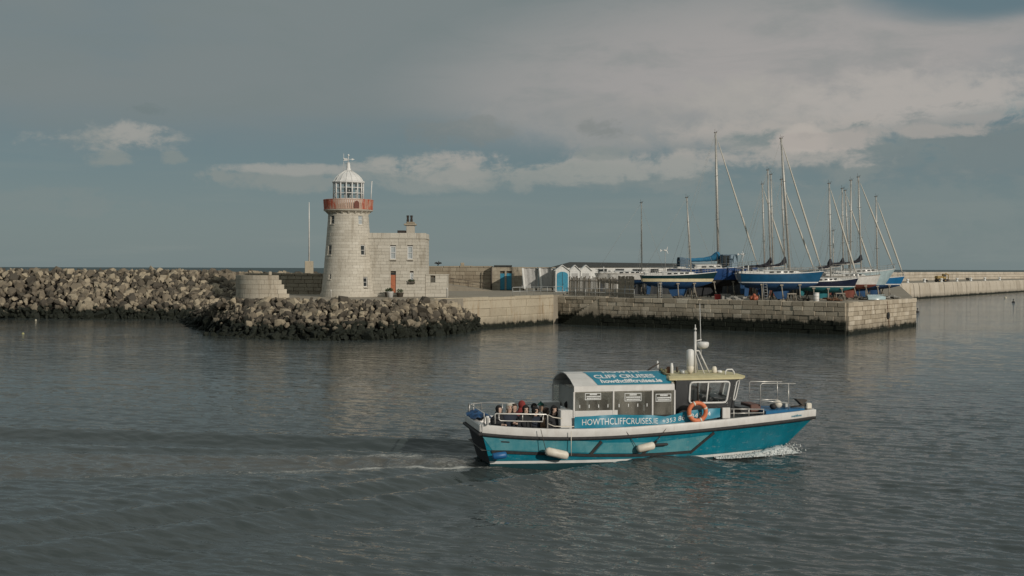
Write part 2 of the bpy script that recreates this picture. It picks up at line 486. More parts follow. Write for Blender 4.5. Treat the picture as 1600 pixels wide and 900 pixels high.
def build_sea():
    r = np.random.RandomState(5)
    Y = [19.0]
    while Y[-1] < 420: Y.append(Y[-1] + max(0.09, (Y[-1] ** 1.7) * 0.000185))
    Y = np.array(Y); ncol = 760
    T = np.linspace(-0.74, 0.74, ncol)
    X = (Y[:, None] + 6) * T[None, :]; YY = np.repeat(Y[:, None], ncol, 1)
    sp = np.maximum((Y + 6) * (T[1] - T[0]), np.gradient(Y))[:, None]
    Z = np.zeros_like(X)
    for i in range(110):                                            # wind ripples: many short crests, a little longer chop under them
        short = i < 84
        lam = 0.36 * (2.9 ** r.rand()) if short else 1.1 * (2.6 ** r.rand())
        a = math.radians(-112 + r.randn() * (26 if short else 18))
        k = 2 * math.pi / lam
        amp = 0.0034 * lam if short else 0.0012 * lam
        wgt = np.clip((lam / sp - 2.4) / 1.6, 0, 1)
        ph = k * (X * math.cos(a) + YY * math.sin(a)) + r.rand() * 6.28
        Z += amp * wgt * (np.sin(ph) + 0.25 * np.sin(2 * ph + 1.0))
    # bow and stern waves of the boat
    dx, dy = X - BOAT.x, YY - BOAT.y
    u = dx * HX + dy * HY; v = dx * HY - dy * HX                    # v > 0 towards the camera
    foam = np.zeros_like(X); churn = np.zeros_like(X)
    def arm(u0, slope, amp, lam, n, side, off, decay):
        nonlocal Z
        s = u0 - u
        c, sn = math.cos(math.atan(slope)), math.sin(math.atan(slope))
        dist = (side * v - off - s * slope) * c                     # > 0 outside the arm
        env = np.clip(s / 3, 0, 1) * np.exp(-np.clip(s, 0, None) / decay)
        pk = np.exp(-((dist + lam * n * 0.35) / (lam * n * 0.6)) ** 2)
        Z += amp * env * pk * np.cos(2 * math.pi * dist / lam)
        return dist, s
    arm(11.5, 0.47, 0.36, 5.2, 0.7, 1, 0.2, 80)
    arm(11.5, 0.40, 0.32, 4.8, 0.7, -1, 0.2, 80)
    arm(1.5, 0.42, 0.08, 2.2, 1.2, 1, 1.4, 40)
    arm(1.5, 0.30, 0.09, 2.2, 1.2, -1, 1.4, 45)
    s = -u
    vc = -0.13 * np.clip(s, 0, None)                                # wake drifts off to the far side as the boat turns
    half = 1.4 + 0.10 * np.clip(s, 0, None)
    on = np.clip(s / 0.4, 0, 1)
    ins = np.clip((half - np.abs(v - vc)) / 0.8, 0, 1) * on
    churn += ins * np.exp(-np.clip(s, 0, None) / 30) * 1.0
    for edge, st in ((1, 1.0), (-1, 0.75)):
        e = np.abs((v - vc) - edge * half * 0.92)
        foam += st * on * np.exp(-(e / (0.22 + 0.018 * np.clip(s, 0, None))) ** 2) * (0.15 + 0.72 * np.exp(-np.clip(s, 0, None) / 8))
    foam += ins * 0.45 * np.exp(-np.clip(s, 0, None) / 2.5) + ins * 0.10 * np.exp(-np.clip(s, 0, None) / 18)
    for i in range(24):                                             # turbulence behind the propeller
        lam = 0.5 * (4.0 ** r.rand()); a = r.rand() * 6.28; k = 2 * math.pi / lam
        Z += ins * np.exp(-np.clip(s, 0, None) / 16) * 0.012 * lam * np.sin(k * (X * math.cos(a) + YY * math.sin(a)) + r.rand() * 6.28)
    # foam along the side and at the bow
    hb = np.where(u < 5.2, 1.43 + 0.5 * np.clip(u, 0, 5.2) / 5.2, 1.93 * np.clip(1 - (np.clip(u - 5.2, 0, None) / 6.6) ** 2.1, 0, 1))
    side = np.exp(-(np.clip(np.abs(v) - hb, -0.4, None) / 0.22) ** 2) * (u > -0.2) * (u < 12.4)
    foam += side * (0.42 + 0.75 * np.clip((u - 8.5) / 2.5, 0, 1))
    Z += side * 0.10 * np.clip((u - 9.0) / 2.0, 0, 1)
    fade = np.clip((0.74 - np.abs(T)) / 0.04, 0, 1)[None, :] * np.clip((420 - YY) / 60, 0, 1) * np.clip((YY - 19) / 2, 0, 1)
    Z *= fade
    co = np.stack([X, YY, Z], -1).reshape(-1, 3)
    nr = len(Y)
    idx = np.arange(nr * ncol).reshape(nr, ncol)
    quads = np.stack([idx[:-1, :-1], idx[:-1, 1:], idx[1:, 1:], idx[1:, :-1]], -1).reshape(-1, 4)
    # flat water out to the horizon round the fine patch
    x0a, x1a = X[0, 0], X[0, -1]; x0b, x1b = X[-1, 0], X[-1, -1]; ya, yb = Y[0], Y[-1]; B = 14000.0
    ext = np.array([(x0a, ya, 0), (x1a, ya, 0), (x1b, yb, 0), (x0b, yb, 0), (-B, -2000, 0), (B, -2000, 0), (B, 22000, 0), (-B, 22000, 0)])
    b = len(co)
    eq = np.array([(4, 5, 1, 0), (5, 6, 2, 1), (6, 7, 3, 2), (7, 4, 0, 3)]) + b
    far = bpy.data.meshes.new('open_sea'); far.from_pydata([tuple(p) for p in ext], [], [tuple(int(i) for i in f - b) for f in eq]); far.materials.append(M_OPENSEA)
    fo = bpy.data.objects.new('open_sea', far); COL.objects.link(fo); fo['kind'] = 'structure'
    me = bpy.data.meshes.new('sea')
    me.vertices.add(len(co)); me.vertices.foreach_set('co', co.astype(np.float32).ravel())
    me.loops.add(quads.size); me.loops.foreach_set('vertex_index', quads.astype(np.int32).ravel())
    me.polygons.add(len(quads)); me.polygons.foreach_set('loop_start', np.arange(0, quads.size, 4, dtype=np.int32))
    me.polygons.foreach_set('use_smooth', np.ones(len(quads), dtype=bool))
    me.update(calc_edges=True)
    for nm, arr in (('foam', foam), ('churn', churn)):
        at = me.attributes.new(nm, 'FLOAT', 'POINT')
        at.data.foreach_set('value', np.clip(arr, 0, 1.5).ravel().astype(np.float32))
    me.materials.append(M_SEA)
    o = bpy.data.objects.new('sea', me); COL.objects.link(o); o['kind'] = 'structure'
build_sea()

# ---------------------------------------------------------------- stone and concrete
WEED = (0.010, 0.012, 0.008)
M_ROCK = stone_mat('breakwater_rock', (0.082, 0.071, 0.056), (0.185, 0.155, 0.115), (0.36, 0.305, 0.22), weed=WEED, weed_h=1.5, weed_n=1.1, per_piece=0.78, bump=0.6, weed_piece=0.7)
M_CORE = stone_mat('rubble_core', (0.035, 0.03, 0.025), (0.05, 0.042, 0.035), (0.06, 0.05, 0.04), weed=WEED, weed_h=1.2)
M_TOWER = stone_mat('pale_granite', (0.44, 0.405, 0.34), (0.52, 0.485, 0.415), (0.59, 0.555, 0.485), per_piece=0.35, scale=0.5, stain=(0.30, 0.265, 0.21), bump=0.35)
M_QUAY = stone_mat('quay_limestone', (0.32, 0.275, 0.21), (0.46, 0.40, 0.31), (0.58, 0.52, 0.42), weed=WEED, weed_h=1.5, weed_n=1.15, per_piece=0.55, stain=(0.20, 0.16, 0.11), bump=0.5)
M_QUAYEND = stone_mat('quay_head_limestone', (0.34, 0.29, 0.22), (0.46, 0.40, 0.31), (0.56, 0.50, 0.41), weed=WEED, weed_h=0.55, weed_n=0.8, per_piece=0.5, stain=(0.25, 0.19, 0.12), bump=0.5)
M_CONC = stone_mat('weathered_concrete_wall', (0.36, 0.31, 0.23), (0.44, 0.385, 0.29), (0.50, 0.44, 0.34), weed=WEED, weed_h=0.55, weed_n=0.9, per_piece=0.2, stain=(0.26, 0.17, 0.09), scale=0.35, bump=0.3)
M_DECK = stone_mat('pier_paving', (0.24, 0.21, 0.165), (0.30, 0.265, 0.21), (0.36, 0.32, 0.26), per_piece=0.0, scale=0.25, bump=0.3)
M_OLDWALL = stone_mat('old_pier_masonry', (0.27, 0.225, 0.165), (0.35, 0.30, 0.225), (0.42, 0.365, 0.28), per_piece=0.35, stain=(0.18, 0.14, 0.10), scale=0.6, bump=0.5)
M_JOINT = mat('mortar_joint', (0.10, 0.085, 0.065), scale=3, rough=0.95)
M_FARWALL = stone_mat('far_pier_masonry', (0.38, 0.335, 0.27), (0.47, 0.42, 0.345), (0.53, 0.48, 0.40), weed=WEED, weed_h=0.5, weed_n=0.6, per_piece=0.35, stain=(0.30, 0.24, 0.15), scale=0.3, bump=0.3)

# ---------------------------------------------------------------- rubble mounds
def rock_meshes(n=22, seed=3):
    r = random.Random(seed); out = []
    for i in range(n):
        bm = bmesh.new()
        sx, sy, sz = r.uniform(0.8, 1.25), r.uniform(0.7, 1.05), r.uniform(0.55, 0.9)
        for k in range(17):
            p = Vector((r.gauss(0, 1), r.gauss(0, 1), r.gauss(0, 1))).normalized()
            m_ = max(abs(p.x), abs(p.y), abs(p.z)); p = p * (0.55 + 0.45 / m_ * 0.62) * r.uniform(0.85, 1.1)
            bm.verts.new((p.x * sx, p.y * sy, p.z * sz))
        res = bmesh.ops.convex_hull(bm, input=bm.verts)
        loose = [v for v in bm.verts if not v.link_faces]
        bmesh.ops.delete(bm, geom=loose, context='VERTS')
        me = bpy.data.meshes.new('boulder'); bm.to_mesh(me); bm.free()
        me.materials.append(M_ROCK); out.append(me)
    return out
ROCKS = rock_meshes()

def fill_rocks(owner, surf, ns, nr, size, seed, screen_ok, keep=300, extra=()):
    """surf(s, t) -> (point, weight): rocks laid over the slope; the ones that show largest become parts, the rest one mass"""
    r = random.Random(seed); items = []
    for i in range(ns):
        for j in range(nr):
            s = (i + r.uniform(0.05, 0.95)) / ns; t = (j + r.uniform(0.05, 0.95)) / nr
            p = surf(s, t)
            sc = size * (min(2.0, max(.45, math.exp(r.gauss(-.22, .36)))))
            p = p + Vector((r.uniform(-.15, .15), r.uniform(-.15, .15), r.uniform(-.12, .22))) * size
            items.append((p, sc, (r.uniform(0, 6.28), r.uniform(0, 6.28), r.uniform(0, 6.28)), r.randrange(len(ROCKS))))
    items += list(extra)
    def rank(it):
        p, sc = it[0], it[1]
        vis = screen_ok(p)
        return (0 if vis else 1, -sc / p.y)
    items.sort(key=rank)
    for p, sc, e, k in items[:keep]:
        inst('boulder', ROCKS[k], owner, p, e, (sc, sc, sc))
    mb = MB()
    for p, sc, e, k in items[keep:]:
        me = ROCKS[k]; M = Matrix.LocRotScale(p, Euler(e), (sc, sc, sc))
        mb.add([v.co for v in me.vertices], [tuple(f.vertices) for f in me.polygons], M=M)
    if mb.v: mb.obj('boulder_mass', M_ROCK, owner, kind='stuff')

def lerp_poly(pts, s):
    n = len(pts) - 1; f = min(max(s, 0), 0.99999) * n; i = int(f)
    return pts[i].lerp(pts[i + 1], f - i)
def ground_sheet(mb, lo, hi, back, n=40):
    rows = [[lerp_poly(back, i / n) for i in range(n + 1)], [lerp_poly(hi, i / n) for i in range(n + 1)], [lerp_poly(lo, i / n) for i in range(n + 1)]]
    return mb.sheet(rows)

# long breakwater at the left, its crest a little below eye level
bw_toe = [Vector((-96, 165, -0.5)), Vector((-80, 164.5, -0.5)), Vector((-66, 164, -0.5)), Vector((-58, 163.5, -0.5)), Vector((-50, 162.5, -0.5)), Vector((-44, 160, -0.5)), Vector((-39.5, 157, -0.5)), Vector((-35, 153, -0.5)), Vector((-30, 150, -0.5))]
bw_top = [Vector((-98, 179, 6.7)), Vector((-82, 178, 6.7)), Vector((-68, 177, 6.65)), Vector((-59, 177, 6.65)), Vector((-52, 176, 6.6)), Vector((-46.5, 175, 6.45)), Vector((-43.5, 177, 6.3)), Vector((-36, 179, 6.2)), Vector((-28, 180, 6.0))]
bw = thing('breakwater', 'long mound of tan boulders running to the left edge of the harbour', 'breakwater')
core = MB()
dn = Vector((0, 0, -0.55))
ground_sheet(core, [p + dn for p in bw_toe], [p + dn for p in bw_top], [p + Vector((0, 14, -9)) for p in bw_top])
core.obj('rubble_core', M_CORE, bw)
def bw_surf(s, t):
    a, b = lerp_poly(bw_toe, s), lerp_poly(bw_top, s)
    if t > 0.84: return b + Vector((0, (t - 0.84) * 22, -.12))
    t /= 0.84
    p = a.lerp(b, t); p.z += 0.5 * math.sin(math.pi * t)
    return p
fill_rocks(bw, bw_surf, 104, 27, 0.66, 21, lambda p: p.x / p.y > -0.45 and 1.0 < p.z and p.y < 179)

# mound of rock armour in front of the lighthouse
wl = [(272, 496), (292, 509), (330, 519), (375, 528), (440, 531), (520, 533), (600, 531), (670, 526), (722, 521), (756, 512)]
ft_toe = [on_z(px, py, 0) + Vector((0, 0, -0.4)) for px, py in wl]
tops = [(330, 486, 1.9), (345, 474, 3.3), (375, 470, 3.6), (420, 469, 3.7), (470, 469, 3.75), (535, 470, 3.75), (600, 470, 3.75), (660, 471, 3.7), (706, 475, 3.3), (736, 494, 1.7)]
ft_top = [on_z(px, py, z) for px, py, z in tops]
mound = thing('rock_armour', 'boulder armour sloping into the water in front of the lighthouse', 'rocks')
core = MB()
ground_sheet(core, [p + dn for p in ft_toe], [p + dn for p in ft_top], [p + Vector((0.5, 4, -1.6)) for p in ft_top])
core.obj('rubble_core', M_CORE, mound)
def ft_surf(s, t):
    a, b = lerp_poly(ft_toe, s), lerp_poly(ft_top, s)
    p = a.lerp(b, t); p.z += 0.35 * math.sin(math.pi * t)
    return p
r_ = random.Random(8)
ex = []
for px, py, sc in ((335, 525, 0.5), (322, 524, 0.45), (347, 524, 0.55), (357, 525, 0.4), (310, 522, 0.25), (385, 529, 0.5)):
    ex.append((on_z(px, py, 0.0), sc, (r_.uniform(0, 6), r_.uniform(0, 6), 0), r_.randrange(20)))
fill_rocks(mound, ft_surf, 68, 20, 0.54, 33, lambda p: p.z > 0.9, extra=ex)

# ---------------------------------------------------------------- quays and decks
def V2(v, z): return Vector((v.x, v.y, z))
W0 = on_z(676, 519, 0); W1 = on_z(862, 505.5, 0)
QA = on_z(905, 507.5, 0); QC = on_z(1322, 523, 0); QE = on_z(1428, 509.5, 0)
e_ = (QC - QA).normalized(); nb = Vector((-e_.y, e_.x, 0))           # nb points inland
P1 = W1 + nb * 1.8; P3 = QA + e_ * 3.2; P2 = P3 + nb * 1.8

def stone_block_mesh(name, material, c=0.06):
    """unit block, face at y = 0, edges worn back"""
    mb = MB()
    vs = [(0, 0.12, 0), (1, 0.12, 0), (1, 0.12, 1), (0, 0.12, 1), (c * .6, 0, c), (1 - c * .6, 0, c), (1 - c * .6, 0, 1 - c), (c * .6, 0, 1 - c),
          (0, 1, 0), (1, 1, 0), (1, 1, 1), (0, 1, 1)]
    fs = [(4, 5, 6, 7), (0, 1, 5, 4), (1, 2, 6, 5), (2, 3, 7, 6), (3, 0, 4, 7), (0, 8, 9, 1), (1, 9, 10, 2), (2, 10, 11, 3), (3, 11, 8, 0)]
    mb.add(vs, fs); me = mb.mesh(name); me.materials.append(material)
    return me
def block_wall(name, label, cat, P, Q, z0, z1, ch, bw, material, seed=1, depth=0.3, jit=0.03, openings=(), coping=None, gap=0.022, keep=300):
    """wall faced with single stones from P (left) to Q (right) seen from outside"""
    d = Q - P; L = math.hypot(d.x, d.y)
    t = thing(name, label, cat, (P.x, P.y, 0), math.atan2(d.y, d.x))
    r = random.Random(seed); me = stone_block_mesh('stone', material)
    rest = MB(); n = 0
    top = z1 - (coping[0] if coping else 0)
    for (x0, x1, a, b) in courses(L, top - z0, ch, bw, openings, seed, 0.42, z0):
        y = -depth + r.uniform(-jit, jit)
        lo = (x0 + gap / 2, y, a + gap / 2); sc = (x1 - x0 - gap, depth + 0.05, b - a - gap)
        if n < keep and b > 0.3: inst('stone', me, t, lo, (r.uniform(-.006, .006), 0, r.uniform(-.01, .01)), sc); n += 1
        else: rest.add([v.co for v in me.vertices], [tuple(f.vertices) for f in me.polygons], M=Matrix.LocRotScale(lo, None, sc))
    if coping:
        hgt, cd, cb = coping; x = 0.0
        while x < L - 0.01:
            w = min(cb * r.uniform(0.75, 1.3), L - x)
            if L - x - w < 0.5: w = L - x
            inst('coping_stone', me, t, (x + .012, -depth - 0.04 + r.uniform(-.02, .02), top + 0.005), (r.uniform(-.012, .012), r.uniform(-.008, .008), r.uniform(-.012, .012)), (w - .024, cd, hgt + r.uniform(-.05, .05)))
            x += w
    if rest.v: rest.obj('stone_mass', material, t, kind='stuff')
    return t

dk = MB()
pier_poly = [on_z(380, 467.5, 3.7), on_z(460, 468, 3.8), on_z(600, 468, 3.8), on_z(700, 468, 3.8), W0.lerp(W1, 0.25), W1, P1, Vector((W1.x + 9, 222, 0)), Vector((-36, 222, 0)), Vector((-33, 168, 0)), Vector((-31.3, 140, 0))]
dk.prism([(p.x, p.y) for p in pier_poly], -1.5, Z_PIER)
dk.obj('pier_deck', M_DECK, kind='structure')
yd = MB()
yard_poly = [P1 + Vector((0.05, 0.1, 0)), P2, P3, QC, QE, on_y(1404, 460, 286), Vector((40, 320, 0)), Vector((8, 320, 0)), Vector((W1.x + 6.5, 200, 0))]
yd.prism([(p.x, p.y) for p in yard_poly], -1.5, Z_YARD)
yd.obj('yard_deck', M_DECK, kind='structure')

block_wall('quay_wall', 'smooth tan masonry quay wall beside the boulders, below the white railing', 'wall', W0, W1, -0.6, Z_PIER + 0.06, 0.95, 3.6, M_CONC, 3, 0.3, 0.012, coping=(0.42, 0.9, 3.2), gap=0.006)
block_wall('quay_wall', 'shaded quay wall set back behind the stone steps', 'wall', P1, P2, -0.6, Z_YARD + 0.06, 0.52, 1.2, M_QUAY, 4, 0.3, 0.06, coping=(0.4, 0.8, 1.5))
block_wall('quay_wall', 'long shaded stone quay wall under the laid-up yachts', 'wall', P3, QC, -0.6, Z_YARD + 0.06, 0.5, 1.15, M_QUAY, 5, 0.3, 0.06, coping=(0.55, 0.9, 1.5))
block_wall('quay_wall', 'sunlit end face of the stone quay at the harbour mouth', 'wall', QC, QE, -0.6, Z_YARD + 0.06, 0.5, 1.25, M_QUAYEND, 6, 0.3, 0.06, coping=(0.55, 0.9, 1.6))
st = thing('stone_steps', 'weedy stone steps leading down from the quay to the water', 'steps', (QA.x, QA.y, 0), math.atan2(e_.y, e_.x))
for i in range(15):
    u0 = -2.6 + i * 0.39
    z = 0.05 + i * 0.245
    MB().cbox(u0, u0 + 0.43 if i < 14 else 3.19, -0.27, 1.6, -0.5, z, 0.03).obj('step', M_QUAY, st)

# chain, tyre fender and rust marks on the quay end
def rel(P, Q, u, out, z):
    d = (Q - P).normalized(); o = Vector((d.y, -d.x, 0))
    p = P + d * u + o * out; return Vector((p.x, p.y, z))
LE = (QE - QC).length
M_RUST = mat('rusty_iron', (0.16, 0.075, 0.035), (0.07, 0.04, 0.025), 9, 0.85)
M_RUBBER = mat('black_rubber', (0.018, 0.018, 0.019), (0.03, 0.03, 0.03), 8, 0.75)
c0 = LE * 0.52
ch = thing('mooring_chain', 'rusty chain hanging down the sunlit quay end', 'chain', rel(QC, QE, c0, 0.36, 0))
for i in range(26):
    f = i / 25.0; z = 3.5 - f * 3.1; x = f * 0.9
    d = (QE - QC).normalized()
    lk = MB(); p = Vector((d.x * x, d.y * x, z)); w = 0.045 if i % 2 else 0.02
    lk.tube([p + Vector((0, 0, .09)), p + Vector((d.x * w, d.y * w, 0.04)), p + Vector((d.x * w, d.y * w, -.04)), p + Vector((0, 0, -.09))], 0.03, 5)
    lk.tube([p + Vector((0, 0, .09)), p - Vector((d.x * w, d.y * w, -0.04)), p - Vector((d.x * w, d.y * w, .04)), p + Vector((0, 0, -.09))], 0.03, 5)
    lk.obj('link', M_RUST, ch)
tp = rel(QC, QE, c0 + 0.3, 0.45, 1.75)
ty = MB(); pts = [Vector((math.cos(a) * 0.28, 0, math.sin(a) * 0.34)) for a in np.linspace(0, 2 * math.pi, 19)]
ty.tube(pts, 0.1, 8, caps=False)
tag(ty.obj('tyre_fender', M_RUBBER, None, tp, (0, 0, math.atan2((QE - QC).y, (QE - QC).x))), 'small black tyre hanging on the sunlit quay end', 'tyre')

# ---------------------------------------------------------------- curved masonry
def arc_block(mb, cx, cy, ri, ro, a0, a1, z0, z1, ro1=None, n=3):
    ro1 = ro if ro1 is None else ro1; vs = []; fs = []
    for k in range(n + 1):
        a = a0 + (a1 - a0) * k / n; c, s = math.cos(a), math.sin(a)
        vs += [(cx + ri * c, cy + ri * s, z0), (cx + ro * c, cy + ro * s, z0), (cx + ro1 * c, cy + ro1 * s, z1), (cx + ri * c, cy + ri * s, z1)]
    for k in range(n):
        b = 4 * k
        fs += [(b + 1, b + 5, b + 6, b + 2), (b + 2, b + 6, b + 7, b + 3), (b, b + 4, b + 5, b + 1)]
    fs += [(0, 1, 2, 3), (4 * n + 3, 4 * n + 2, 4 * n + 1, 4 * n)]
    return mb.add(vs, fs)

# broken round wall at the pier head
M_RUIN = stone_mat('pier_head_granite', (0.40, 0.35, 0.275), (0.48, 0.43, 0.345), (0.55, 0.50, 0.41), per_piece=0.45, scale=0.7, stain=(0.27, 0.22, 0.16), bump=0.4)
rc = on_y(433, 450, 137.4)
ruin = thing('round_wall', 'low curved granite wall with a stepped broken end left of the lighthouse', 'wall', (rc.x, rc.y, 0))
RR = 4.8
rr = random.Random(4)
zt = zat(415, 430.0, 133); nz = 6
for i in range(nz):
    z0 = 3.3 + (zt - 3.3) * i / nz; z1 = 3.3 + (zt - 3.3) * (i + 1) / nz
    a = rad(-222) + (0.09 if i % 2 else 0); end = rad(-58 - 3.6 * i)
    while a < end - 0.02:
        b = min(a + rr.uniform(0.19, 0.27), end)
        if end - b < 0.12: b = end
        mb = MB(); ro = RR + rr.uniform(-.015, .02)
        arc_block(mb, 0, 0, RR - .9, ro, a + 0.003, b - 0.003, z0 + 0.01, z1 - 0.01)
        mb.obj('stone', M_RUIN, ruin); a = b
mb = MB(); arc_block(mb, 0, 0, RR - .85, RR - .06, rad(-221), rad(-86), 3.3, zt - 0.05, n=20); mb.obj('wall_core', M_JOINT, ruin)
MB().cbox(-.1, .2, -4.4, -4.0, zt, zt + 0.42, 0.05).obj('stump', M_RUIN, ruin)

# ---------------------------------------------------------------- lighthouse
TC = on_y(544.3, 450, 144.3); SC = 144.3 / FPX
zt_ = lambda py: zat(544, py, 144.3)
M_WHITE = mat('white_paint', (0.66, 0.65, 0.62), (0.57, 0.56, 0.53), 3, 0.45, dirt=(0.42, 0.36, 0.28), dirt_amt=0.35, streak=True)
M_PLAINWHITE = mat('clean_white_paint', (0.68, 0.67, 0.645), (0.60, 0.59, 0.57), 3, 0.45)
M_DARKGLASS = mat('dark_window_glass', (0.02, 0.024, 0.026), (0.035, 0.04, 0.042), 1.5, 0.08, spec=0.6)
M_PALEPANE = mat('pale_window_pane', (0.42, 0.45, 0.45), (0.34, 0.37, 0.38), 2.0, 0.25)  # pale two-tone mottling over the whole pane
M_LANTERN = glass_mat('lantern_glass', (0.93, 0.95, 0.95), 0.93)
lh = thing('lighthouse', 'round granite lighthouse tower with red gallery and white lantern', 'lighthouse', (TC.x, TC.y, 0))
zb = Z_PIER; zs = zt_(333.5)
def tower_r(z):
    f = (z - zb) / (zs - zb); return 3.28 - 0.80 * f + 0.10 * (1 - f) ** 4
wins = []   # (phi from the camera side, sill z, head z, width)
for phi, y0, y1, w, kind in ((-43, 351, 337, 0.72, 0), (45, 351.5, 337.5, 0.72, 1), (-46, 398.5, 383.5, 0.72, 0), (48, 399, 383.5, 0.72, 0), (50, 447.5, 433.5, 0.72, 0), (-38, 436, 428.5, 0.36, 0)):
    wins.append((rad(phi - 90), zt_(y0), zt_(y1), w, kind))
ms = MB(); nC = 29; rr = random.Random(9)
for i in range(nC):
    z0 = zb - 0.05 + (zs - zb + 0.05) * i / nC; z1 = zb - 0.05 + (zs - zb + 0.05) * (i + 1) / nC
    rm = tower_r((z0 + z1) / 2)
    cuts = []
    for th, a, b, w, kind in wins:
        if a < z1 - 0.08 and b > z0 + 0.08: cuts.append((th - w / 2 / rm, th + w / 2 / rm))
    nb_ = 20; off = (0.5 if i % 2 else 0.0) * 2 * math.pi / nb_
    edges = [-2 * math.pi + off + 2 * math.pi * k / nb_ + rr.uniform(-.03, .03) for k in range(nb_)]
    edges.append(edges[0] + 2 * math.pi)
    for k in range(nb_):
        segs = [(edges[k], edges[k + 1])]
        for (c0_, c1_) in cuts:
            for sh in (0, -2 * math.pi, 2 * math.pi):
                ns_ = []
                for (p, q_) in segs:
                    a_, b_ = c0_ + sh, c1_ + sh
                    if b_ <= p or a_ >= q_: ns_.append((p, q_)); continue
                    if a_ > p: ns_.append((p, a_))
                    if b_ < q_: ns_.append((b_, q_))
                segs = ns_
        for (p, q_) in segs:
            if q_ - p < 0.012: continue
            j = rr.uniform(-.010, .010)
            arc_block(ms, 0, 0, rm - 0.5, tower_r(z0) + j, p + 0.0025, q_ - 0.0025, z0 + 0.006, z1 - 0.006, tower_r(z1) + j)
tw = ms.obj('tower_masonry', M_TOWER, lh, kind='stuff')
cr = MB(); cr.lathe([(tower_r(zb) - .28, zb - .3), (tower_r(zs) - .30, zs)], 48); cr.obj('tower_core', M_JOINT, lh)
mt = MB(); mt.lathe([(tower_r(zb + f * (zs - zb)) - 0.03, zb - .05 + f * (zs - zb)) for f in np.linspace(0, 1, 12)], 60)
def radial(th, r, z):   # local frame on the tower wall: x tangential, y outwards
    c, s = math.cos(th), math.sin(th)
    return Matrix(((-s, c, 0, r * c), (c, s, 0, r * s), (0, 0, 1, z), (0, 0, 0, 1)))
for th, a, b, w, kind in wins:
    R_ = radial(th, tower_r((a + b) / 2), a); h = b - a
    g = MB().box(-w / 2, w / 2, -0.27, -0.22, 0, h, R_).obj('window', M_PALEPANE if kind == 1 else M_DARKGLASS, lh)
    f = MB()
    for x0, x1, z0, z1 in ((-w / 2, -w / 2 + .07, 0, h), (w / 2 - .07, w / 2, 0, h), (-w / 2 + .07, w / 2 - .07, h - .07, h), (-w / 2 + .07, w / 2 - .07, 0, .07), (-w / 2 + .07, w / 2 - .07, h * .5 - .025, h * .5 + .025)):
        f.box(x0, x1, -0.22, -0.16, z0, z1, R_)
    f.obj('frame', M_WHITE, g)
    MB().cbox(-w / 2 - .08, w / 2 + .08, -0.2, 0.10, -0.14, 0.0, 0.02, R_).obj('sill', M_TOWER, g)
# plinth
pl = MB(); arc_block(pl, 0, 0, 2.8, 3.50, 0, 2 * math.pi, zb - .1, zb + 0.42, 3.46, n=48); pl.obj('plinth', M_TOWER, lh)
# gallery
zg = zt_(328.5); ztop = zt_(312.3)
gl = MB(); gl.lathe([(2.3, zs - .1), (2.55, zs + .02), (2.75, zg - .22), (3.05, zg - .12), (3.08, zg), (2.0, zg + .02)], 48); gal = gl.obj('gallery', M_TOWER, lh)
for k in range(20):
    a = 2 * math.pi * (k + .5) / 20
    MB().extr([(0.0, -0.42), (0.42, 0.0), (0.0, 0.0)], -0.11, 0.11, 'y', Matrix.Translation((0, 0, zg - .16)) @ Matrix.Rotation(a, 4, 'Z') @ Matrix.Translation((2.48, 0, 0))).obj('corbel', M_TOWER, gal)
def faded_red():
    m = bpy.data.materials.new('faded_red_ironwork'); m.use_nodes = True; q = NT(m.node_tree); b = m.node_tree.nodes['Principled BSDF']
    co = q.coord('Object'); n = q.noise(q.vmul(co, (2.2, 2.2, 0.5)), 1.0, 5, 0.65)
    n2 = q.noise(q.vmul(co, (9, 9, 1.2)), 1.0, 4, 0.6)
    x = q.sep(co)[0]
    wear = q.add(n, q.mul(q.smooth(q.math('ABSOLUTE', q.sub(x, 0.35)), 2.4, 0.5), 0.34))
    c = q.mix(q.smooth(wear, 0.45, 0.70), (0.42, 0.085, 0.042), (0.47, 0.33, 0.25))
    c = q.mix(q.mul(q.smooth(n2, 0.5, 0.75), 0.6), c, (0.20, 0.05, 0.03))
    q.put(b.inputs['Base Color'], c); b.inputs['Roughness'].default_value = 0.7
    return m
M_RED = faded_red()
rl = MB(); nb_ = 84
for k in range(nb_):
    a = 2 * math.pi * k / nb_
    rl.box(-0.088, 0.088, -0.02, 0.02, .02, ztop - .1 - zg, radial(a, 3.0, zg) @ Matrix.Rotation(-0.07, 4, 'X'))
rl.obj('gallery_railing', M_RED, gal)
tr = MB(); tr.tube([(3.07 * math.cos(a), 3.07 * math.sin(a), ztop - .06) for a in np.linspace(0, 2 * math.pi, 61)], 0.06, 6, caps=False)
tr.tube([(3.02 * math.cos(a), 3.02 * math.sin(a), zg + .08) for a in np.linspace(0, 2 * math.pi, 61)], 0.05, 6, caps=False)
tr.obj('rail', M_RED, gal)
th = rad(-90 + 27)
MB().extr([(-.32, 0.15), (.32, 0.15), (.32, .75), (.2, .97), (0, 1.05), (-.2, .97), (-.32, .75)], 0.03, 0.10, 'y', radial(th, 3.05, zg)).obj('hatch', mat('dark_red_hatch', (0.13, 0.035, 0.02), rough=0.7), gal)
